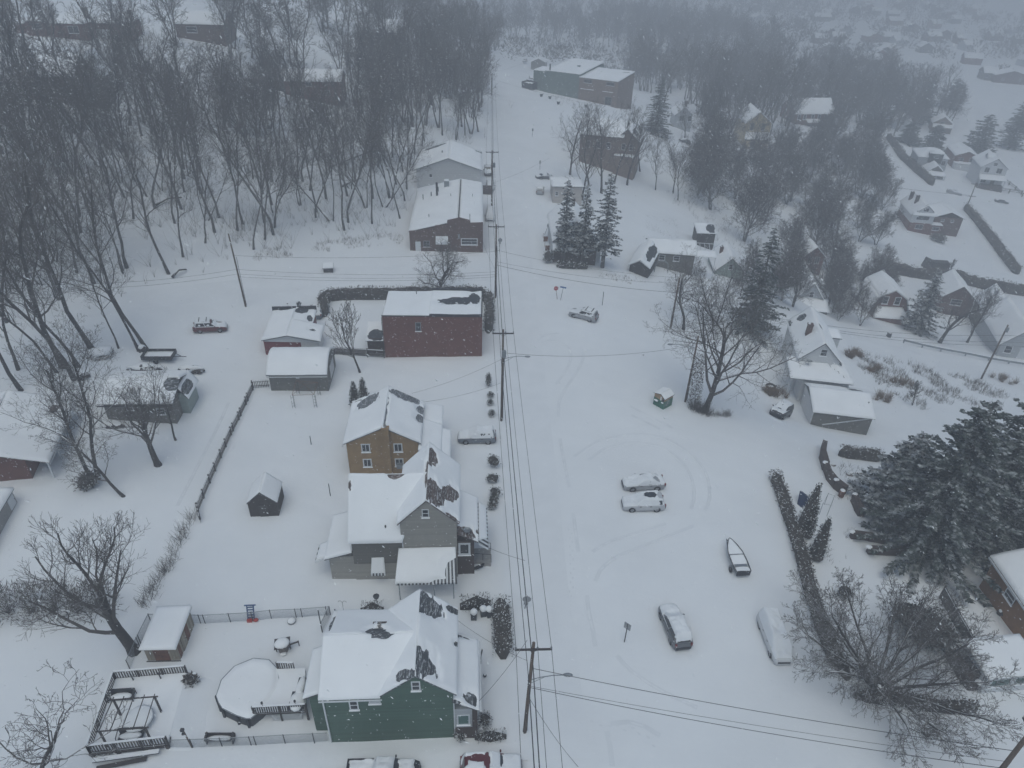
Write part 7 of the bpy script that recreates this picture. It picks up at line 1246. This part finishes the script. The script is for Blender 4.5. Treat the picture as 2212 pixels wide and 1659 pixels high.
g = GT(1,2,232,712); t = thing('planter', 'round tilted snow capped disc near the back chain link fence', 'planter', g); MB().lathe([(.36, .0), (.4, .15), (.38, .2), (0, .2)], 14).build('tub', M['metal'], t); MB().ball((0, 0, .2), (.36, .36, .12), 12, 6).build('snow_cap', M['snow'], t, True)
g = GT(1,2,790,640); t = thing('bird_feeder', 'dark bird feeder on a pole above the short boxy hedge', 'bird feeder', g); MB().tube([(0, 0, 0), (0, 0, 1.7)], .025).build('pole', M['darkmetal'], t); MB().lathe([(.1, 1.7), (.22, 1.75), (.22, 1.95), (.3, 2.0), (0, 2.2)], 8).build('feeder', M['darkmetal'], t)
g = GT(1,2,572,665); t = thing('shepherd_hook', 'thin double crook garden hook behind the green house roof', 'garden hook', g); MB().tube([(0, 0, 0), (0, 0, 1.6), (-.12, 0, 1.85), (-.3, 0, 1.85), (-.38, 0, 1.7)], .018).tube([(0, 0, 1.6), (.12, 0, 1.85), (.3, 0, 1.85), (.38, 0, 1.7)], .018).build('hook', M['darkmetal'], t); MB().ball((0, 0, .05), (.1, .1, .08), 6, 4).build('foot', M['snow'], t)
g = GT(0,2,1245,1525); t = thing('floodlight_post', 'wooden post with twin floodlights at the front chain link fence', 'post', g); MB().tube([(0, 0, 0), (-.15, 0, 2.3)], .06, 6).build('post', M['woodpole'], t); MB().box(-.35, -.1, 2.3, -.1, .12, 2.5).box(-.25, -.2, 2.05, -.1, -.05, 2.2).build('floodlight', M['darkmetal'], t)
g = GT(0,2,1360,1490); g2 = GT(0,2,1530,1485); t = thing('picnic_bench', 'dark bench frame with snow at the front chain link fence', 'bench', g, .03); L_ = (g2-g).length; MB().box(-.3, -.2, .42, L_, .25, .5).build('seat', M['wooddark'], t); MB().box(-.3, .25, .5, L_, .3, .8).build('backrest', M['wooddark'], t)
for x in (-.2, L_-.2): MB().box(x, -.2, 0, x+.1, .3, .9).build('leg', M['wooddark'], t)
MB().ball((L_/2-.1, .02, .5), (L_*.5, .22, .12), 12, 5, .1).build('snow_cap', M['snow'], t, True)
g = GT(1,2,1460,950); t = thing('garden_trellis', 'small curly metal garden trellis beside the green house porch', 'trellis', g); MB().tube([(0, -.5, 0), (0, -.5, .9), (0, -.2, 1.25), (.05, .1, 1.2), (.1, .3, .8)], .025).tube([(0, .5, 0), (.05, .45, .6), (.1, .3, .8)], .025).tube([(-.05, -.5, .6), (.1, .35, .7)], .02).build('frame', M['darkmetal'], t); g = GT(1,2,1483,1068); t = thing('garden_ball', 'small dark garden ball in the snow by the green house porch', 'ornament', g); MB().ball((0, 0, .15), .16, 12, 8).build('ball', M['darkmetal'], t, True); MB().ball((0, 0, .27), (.1, .1, .05), 8, 5).build('snow_cap', M['snow'], t, True)
g = GT(1,2,1435,370); t = thing('curved_planter', 'dark curved planting bed edge beside the striped porch awning', 'planter', g); MB().tube([(-.6, -.25, .12), (-.1, -.1, .22), (.4, .15, .25), (.6, .5, .2)], [.12, .17, .17, .1], 7).build('rim', M['rubber'], t, True); MB().ball((0, .3, .1), (.5, .3, .14), 10, 6).build('snow_fill', M['snow'], t, True)
# stone and log piles of the left yard
def pile(label, P, L, W, H, rz, seed, name='stone_pile', mat='stone', cat='pile', n=70):
    R = random.Random(seed); t = thing(name, label, cat, P, rz); m = MB()
    for i in range(n):
        a = R.random()*6.28; k = R.random()**.5; x, y = math.cos(a)*k*L/2, math.sin(a)*k*W/2; z = R.random()*H*(1-k*k*.7); m.ball((x, y, z), (R.uniform(.14, .3), R.uniform(.12, .22), R.uniform(.1, .18)), 6, 4, .4, i)
    m.build('stones' if mat == 'stone' else 'debris', M[mat], t); s = MB().ball((0, .1, H*.62), (L*.44, W*.4, H*.5), 16, 8, .3, seed); s.build('snow_cap', M['snow'], t, True)
pile('big snow topped stone pile at the foot of the leaning yard trees', GT(0,1,660,650), 3.4, 2.4, 1.2, .5, 1); pile('long low snowy stack left of the yard trailer front', GT(0,1,945,745), 4.6, 1.3, .9, .1, 2, 'wood_pile', 'wooddark', n=120); pile('snowy heap with tangled branches right of the black trailer', GT(0,1,1240,750), 3.6, 1.3, .8, .1, 3, 'brush_pile', 'wooddark', n=100); pile('broken stump wedged in the V forked trees', GT(0,1,920,612), 1.4, .9, .8, 0, 4, 'stump', 'wooddark', 'stump', 30)
pile('low log heap beneath the brown house front wall', GT(0,1,745,1110), 2.2, .5, .35, .1, 5, 'log_pile', 'wooddark', n=40); pile('dark brush heap behind the brown house under the bare trees', GT(0,1,520,790), 2.2, 1.5, .8, .3, 6, 'brush_pile', 'wooddark', n=60)
# stone walls and junk of the right garden
def lowwall(label, pts, w, hgt, mat, name='garden_wall'):
    t = thing(name, label, 'wall', pts[0]); o = Vector(pts[0]); m, s = MB(), MB()
    for i, (a, b) in enumerate(zip(pts, pts[1:])): a, b = Vector(a)-o, Vector(b)-o; zz = (hgt*.5-.3); m.obox(a+Vector((0, 0, zz)), b+Vector((0, 0, zz)), w*(1+.2*math.sin(i*2.1)), hgt+.6)
    m.build('wall', M[mat], t); R = random.Random(len(pts)); [s.ball(Vector(p)-o+Vector((R.gauss(0, .1), 0, hgt-.05)), (.35, .3, .14), 8, 5, .2) for p in pts[::2]]; s.build('snow_cap', M['snow'], t, True); return t
lowwall('dark curved stone wall running down into the garden by the huge spruces', [GT(3,1,355,1245), GT(3,1,345,1310), GT(3,1,365,1390), GT(3,1,385,1450), GT(3,1,430,1505), GT(3,1,490,1550)], .55, 1.3, 'darkbrick'); lowwall('short dark garden wall below the curved one', [GT(3,1,548,1590), GT(3,1,575,1650), GT(3,2,600,30)], .6, 1.1, 'darkbrick')
lowwall('low dark retaining wall under the huge spruce', [GT(3,2,530,165), GT(3,2,640,180), GT(3,2,760,200)], .5, .9, 'darkbrick'); lowwall('long dark retaining wall beneath the biggest spruce', [GT(3,2,640,265), GT(3,2,820,275), GT(3,2,990,270)], .5, .9, 'darkbrick')
fence('board_fence', 'tall dark board fence between the snowy yard and the huge many stemmed tree', [GT(3,2,1110,560), GT(3,2,1190,710), GT(3,2,1290,890), GT(3,2,1400,1065)], 1.7, 'woodgrey', .2, .19)
lowwall('dark block wall at the end of the tall board fence', [GT(3,2,1180,930), GT(3,2,1260,1060), GT(3,2,1330,1150)], 1.0, 1.1, 'darkbrick')
g = GT(3,1,225,1600); t = thing('tarp_heap', 'dark blue tarp draped over something by the long right hedge', 'tarp', g, .6); MB().prism([(-.9, -.5, 0), (.9, -.5, 0), (.5, .1, .9), (-.1, .1, 1.3)], (0, .6, 0)).build('tarp', M['tarp'], t); MB().ball((.3, .3, .9), (.4, .3, .12), 8, 5).build('snow_cap', M['snow'], t, True)
g = GT(3,1,470,1560); t = thing('rusty_barrel', 'rust red barrel at the foot of the curved garden wall', 'barrel', g); MB().lathe([(.3, 0), (.32, .3), (.3, .6), (.32, .9), (0, .9)], 12).build('barrel', M['rust'], t); MB().ball((0, 0, .92), (.3, .3, .14), 8, 5).build('snow_cap', M['snow'], t, True)
t = thing('clothes_line', 'thin metal clothes line frame beside the snowy arborvitae', 'clothes line', GT(3,1,360,1600)); o = t.location; m = MB(); pa = [GT(3,1,365,1610)-o, GT(3,1,405,1625)-o, GT(3,2,380,30)-o, GT(3,2,330,20)-o]
for p in pa: MB().tube([p, p+Vector((0, 0, 1.7))], .03, 5).build('post', M['metal'], t)
for a, b in zip(pa, pa[1:]+pa[:1]): m.tube([a+Vector((0, 0, 1.65)), b+Vector((0, 0, 1.65))], .015, 3)
m.build('line', M['wire'], t)
for k, (tt, x, y, r, s) in enumerate([((3,1),530,1420,.5,'left of two snowy boulders by the huge spruce'),((3,1),585,1415,.45,'right of two snowy boulders by the huge spruce'),((3,1),585,1465,.5,'snowy boulder below the pair by the huge spruce'),((3,1),425,1360,.3,'small snow mound beside the curved garden wall'),((3,2),1520,660,.6,'dark broken slabs lying near the orange brick house'),((3,2),1030,1440,.4,'pile of dark slats half buried below the many stemmed tree'),((2,1),850,645,.12,'small dark lump alone in the open lot')]):
    g = GT(*tt, x, y); t = thing('boulder' if k < 4 else 'debris', s, 'rock' if k < 4 else 'debris', g); MB().ball((0, 0, r*.25), (r, r*.7, r*.6), 9, 6, .35, k).build('stone', M['stone' if k < 4 else 'wooddark'], t); MB().ball((0, r*.1, r*.62), (r*.75, r*.5, r*.3), 9, 5, .2, k).build('snow_cap', M['snow'], t, True)
# guardrail, rail fence, playhouse, arbor, bin
pts = [GT(3,1,x,y) for x, y in ((880,565),(1000,595),(1120,620),(1280,650),(1430,680),(1560,702),(1700,725))]; o = pts[0]; t = thing('guardrail', 'snow topped steel guardrail along the lower street', 'guardrail', o); m, s = MB(), MB()
for a, b in zip(pts, pts[1:]): m.obox(a-o+Vector((0, 0, .75)), b-o+Vector((0, 0, .75)), .12, .45); s.obox(a-o+Vector((0, 0, 1.04)), b-o+Vector((0, 0, 1.04)), .16, .12); MB().box(-.1, -.1, -.5, .1, .1, .9).build('post', M['metal'], t).location = a-o+Vector((0, .2, 0))
m.build('rail', M['metal'], t); s.build('rail_snow', M['snow'], t)
for k, pp in enumerate([((1495,1150),(1560,1200),(1600,1230),(1645,1275)), ((1495,1240),(1560,1250),(1640,1260))]):
    pts = [GT(3,0,*p) for p in pp]; o = pts[0]; t = thing('rail_fence', ('post and rail fence beyond the white porch house', 'lower post and rail fence on the right valley lawn')[k], 'fence', o); m = MB()
    for a, b in zip(pts, pts[1:]):
        for z in (.6, 1.2): m.obox(a-o+Vector((0, 0, z)), b-o+Vector((0, 0, z)), .12, .16)
    m.build('rail', M['wooddark'], t); [setattr(MB().box(-.14, -.14, -.4, .14, .14, 1.5).build('post', M['wooddark'], t), 'location', p-o) for p in pts]
g = GT(3,1,1060,90); t = thing('playhouse', 'dark low playhouse with steep side roof on the right valley lawn', 'playhouse', g, -.1); MB().box(0, 0, -.5, 4.6, 2.4, 2.2).build('wall', M['woodgrey'], t); MB().prism([(-2.4, 0, -.5), (-.003, 0, -.5), (-.003, 0, 2.4), (-1.7, 0, 3.0)], (0, 2.4, 0)).build('tower', M['woodgrey'], t)
g = GT(2,1,965,112); t = thing('garden_arch', 'rounded metal garden arch near the roadside below the low cottage', 'arch', g); m = MB(); 
for y in (0, .6): m.tube([(math.cos(a)*1.3, y, 1.2+math.sin(a)*1.2 if 0 < a < PI else 0) for a in [0]+[PI*i/10 for i in range(11)]+[PI]], .05, 5)
m.build('arch', M['metal'], t); MB().tube([(-1.3, 0, .6), (-1.3, .6, .6)], .03).tube([(1.3, 0, .6), (1.3, .6, .6)], .03).build('cross_bar', M['metal'], t)
g = GT(3,1,780,525); t = thing('trash_can', 'dark wheeled trash can at the kerb of the lower street', 'trash can', g); MB().box(-.35, -.35, 0, .35, .35, 1.1).build('bin', M['plasticdark'], t); MB().ball((0, 0, 1.15), (.4, .4, .25), 9, 5).build('snow_cap', M['snow'], t, True)
g = GT(3,1,15,855); t = thing('tire_planter', 'dark ring planter beside the pale grass clumps and dark car', 'planter', g); MB().lathe([(.45, 0), (.75, .1), (.8, .4), (.6, .5), (.5, .3)], 14).build('tire', M['rubber'], t); MB().ball((0, 0, .2), (.55, .55, .15), 9, 5).build('snow_fill', M['snow'], t, True)
g = GT(1,1,470,100); t = thing('newspaper_box', 'small dark roadside box with snowy lid on the side street verge', 'box', g, .2); MB().prism([(-.8, -.5, -.2), (.8, -.5, -.2), (.8, -.5, .7), (-.8, -.5, .7)], (0, 1.1, 0)).build('box', M['darkmetal'], t); MB().obox((0, -.65, .8), (0, .85, 1.2), 1.9, .1).build('lid', M['metal'], t); MB().obox((0, -.6, .92), (0, .8, 1.3), 1.8, .14).build('lid_snow', M['snow'], t)
for k, (x, y, s) in enumerate([(190,625,'left of four plant pots on the slope by the warehouse'),(245,640,'bigger plant pot in the middle of the slope by the warehouse'),(300,675,'lower plant pot on the slope by the warehouse'),(480,695,'plant pots at the right foot of the warehouse slope')]):
    t = thing('plant_pot', 'dark '+s, 'plant pot', GT(2,0,x,y)); MB().lathe([(.4, 0), (.6, .9), (.55, .9)], 10).build('pot', M['plasticdark'], t); MB().ball((0, 0, .85), (.5, .5, .25), 8, 5).build('snow_cap', M['snow'], t, True)

R = random.Random(14); fp = MB()                                    # footprints across the pavement and lot by the nearest pole
for pts in ([(2110, 2700), (2190, 2840), (2330, 2890), (2440, 2900), (2560, 2930), (2650, 3000)], [(2280, 2120), (2290, 2330), (2255, 2560), (2262, 2700)], [(3980, 2900), (3900, 2990), (3780, 3050)]):
    P = [G(x/1.8517, y/1.8517) for x, y in pts]
    for a, b in zip(P, P[1:]):
        L = (b-a).length; d = (b-a)/L; s = Vector((-d.y, d.x, 0)); n = int(L/.55)
        for i in range(n):
            q = a.lerp(b, i/n)+s*(.13 if i % 2 else -.13)+s*R.gauss(0, .05); q.z = gz(q.x, q.y)+.012; k = 8
            fp.add([q+d*(.17*math.cos(6.283*j/k))+s*(.08*math.sin(6.283*j/k)) for j in range(k)]+[q+Vector((0, 0, -.005))], [(j, (j+1) % k, k) for j in range(k)])
tag(fp.build('footprints', M['track']), 'trails of footprints in the snow near the poles', 'footprints', kind='structure')

# wind scoops: the snow lies lower right around cars and along house walls
RECT = [(x0+1.5, x1-1.5, y0+2.5, y1-1.5, ox, oy, c, s, .16, .5) for ox, oy, c, s, x0, x1, y0, y1 in CEN]
for o in COL.objects:
    if o.type == 'EMPTY' and o.get('category') == 'car': RECT.append((-2.2, 2.2, -.8, .8, o.location.x, o.location.y, math.cos(o.rotation_euler.z), math.sin(o.rotation_euler.z), .2, .55))
_co = np.empty(len(gm.vertices)*3); gm.vertices.foreach_get('co', _co); _co = _co.reshape(-1, 3); _dz = np.zeros(len(_co))
for x0, x1, y0, y1, ox, oy, c, s, dep, wd in RECT:
    u = (_co[:, 0]-ox)*c+(_co[:, 1]-oy)*s; v = -(_co[:, 0]-ox)*s+(_co[:, 1]-oy)*c
    dd = np.hypot(np.maximum(0, np.maximum(x0-u, u-x1)), np.maximum(0, np.maximum(y0-v, v-y1))); _dz = np.maximum(_dz, dep*np.exp(-(dd/wd)**2)-.06*np.exp(-((dd-1.2)/.5)**2))
_co[:, 2] -= _dz; gm.vertices.foreach_set('co', _co.ravel()); gm.update()
# ---------- falling snow and hazy air
R = random.Random(9); sf = MB()
while len(sf.v) < 5*85000:
    p = Vector((R.uniform(-65, 75), R.uniform(8, 115), R.uniform(0, 51)))
    if p.z < 1.5 and not -8 < p.x < 20: continue
    if (p-Vector(CAM)).length < 17: continue
    s = R.uniform(.016, .038); e = Vector((R.gauss(.8, .35), R.gauss(0, .5), R.gauss(-.7, .35))).normalized()*s*R.uniform(.8, 2.2); u = e.orthogonal().normalized()*s*.5; v = e.cross(u).normalized()*s*.5
    sf.add([p-e, p+u, p+v-u*.5, p-v-u*.5, p+e], [(0, 1, 2), (0, 2, 3), (0, 3, 1), (4, 2, 1), (4, 3, 2), (4, 1, 3)])
tag(sf.build('falling_snow', M['snow']), 'snowflakes blowing through the air above the neighbourhood', 'snowfall', kind='stuff')
hm = bpy.data.materials.new('haze_air'); hm.use_nodes = True; nt = hm.node_tree; nt.nodes.remove(nt.nodes['Principled BSDF']); pv = nt.nodes.new('ShaderNodeVolumePrincipled'); pv.inputs['Color'].default_value = (.77, .785, .83, 1); pv.inputs['Density'].default_value = HAZE; pv.inputs['Anisotropy'].default_value = 0.0
nt.links.new(pv.outputs[0], nt.nodes['Material Output'].inputs['Volume'])
bpy.context.view_layer.update(); _bb = [o.matrix_world @ Vector(c) for o in COL.objects if o.type == 'MESH' for c in o.bound_box]
_lo = [min(v[i] for v in _bb) for i in range(3)]; _hi = [max(v[i] for v in _bb) for i in range(3)]
tag(MB().box(_lo[0]-20, _lo[1]-20, _lo[2]-1, _hi[0]+20, _hi[1]+20, max(58, _hi[2]+3)).build('haze', hm), 'even grey snow haze filling the air over the whole neighbourhood', 'haze', kind='stuff')
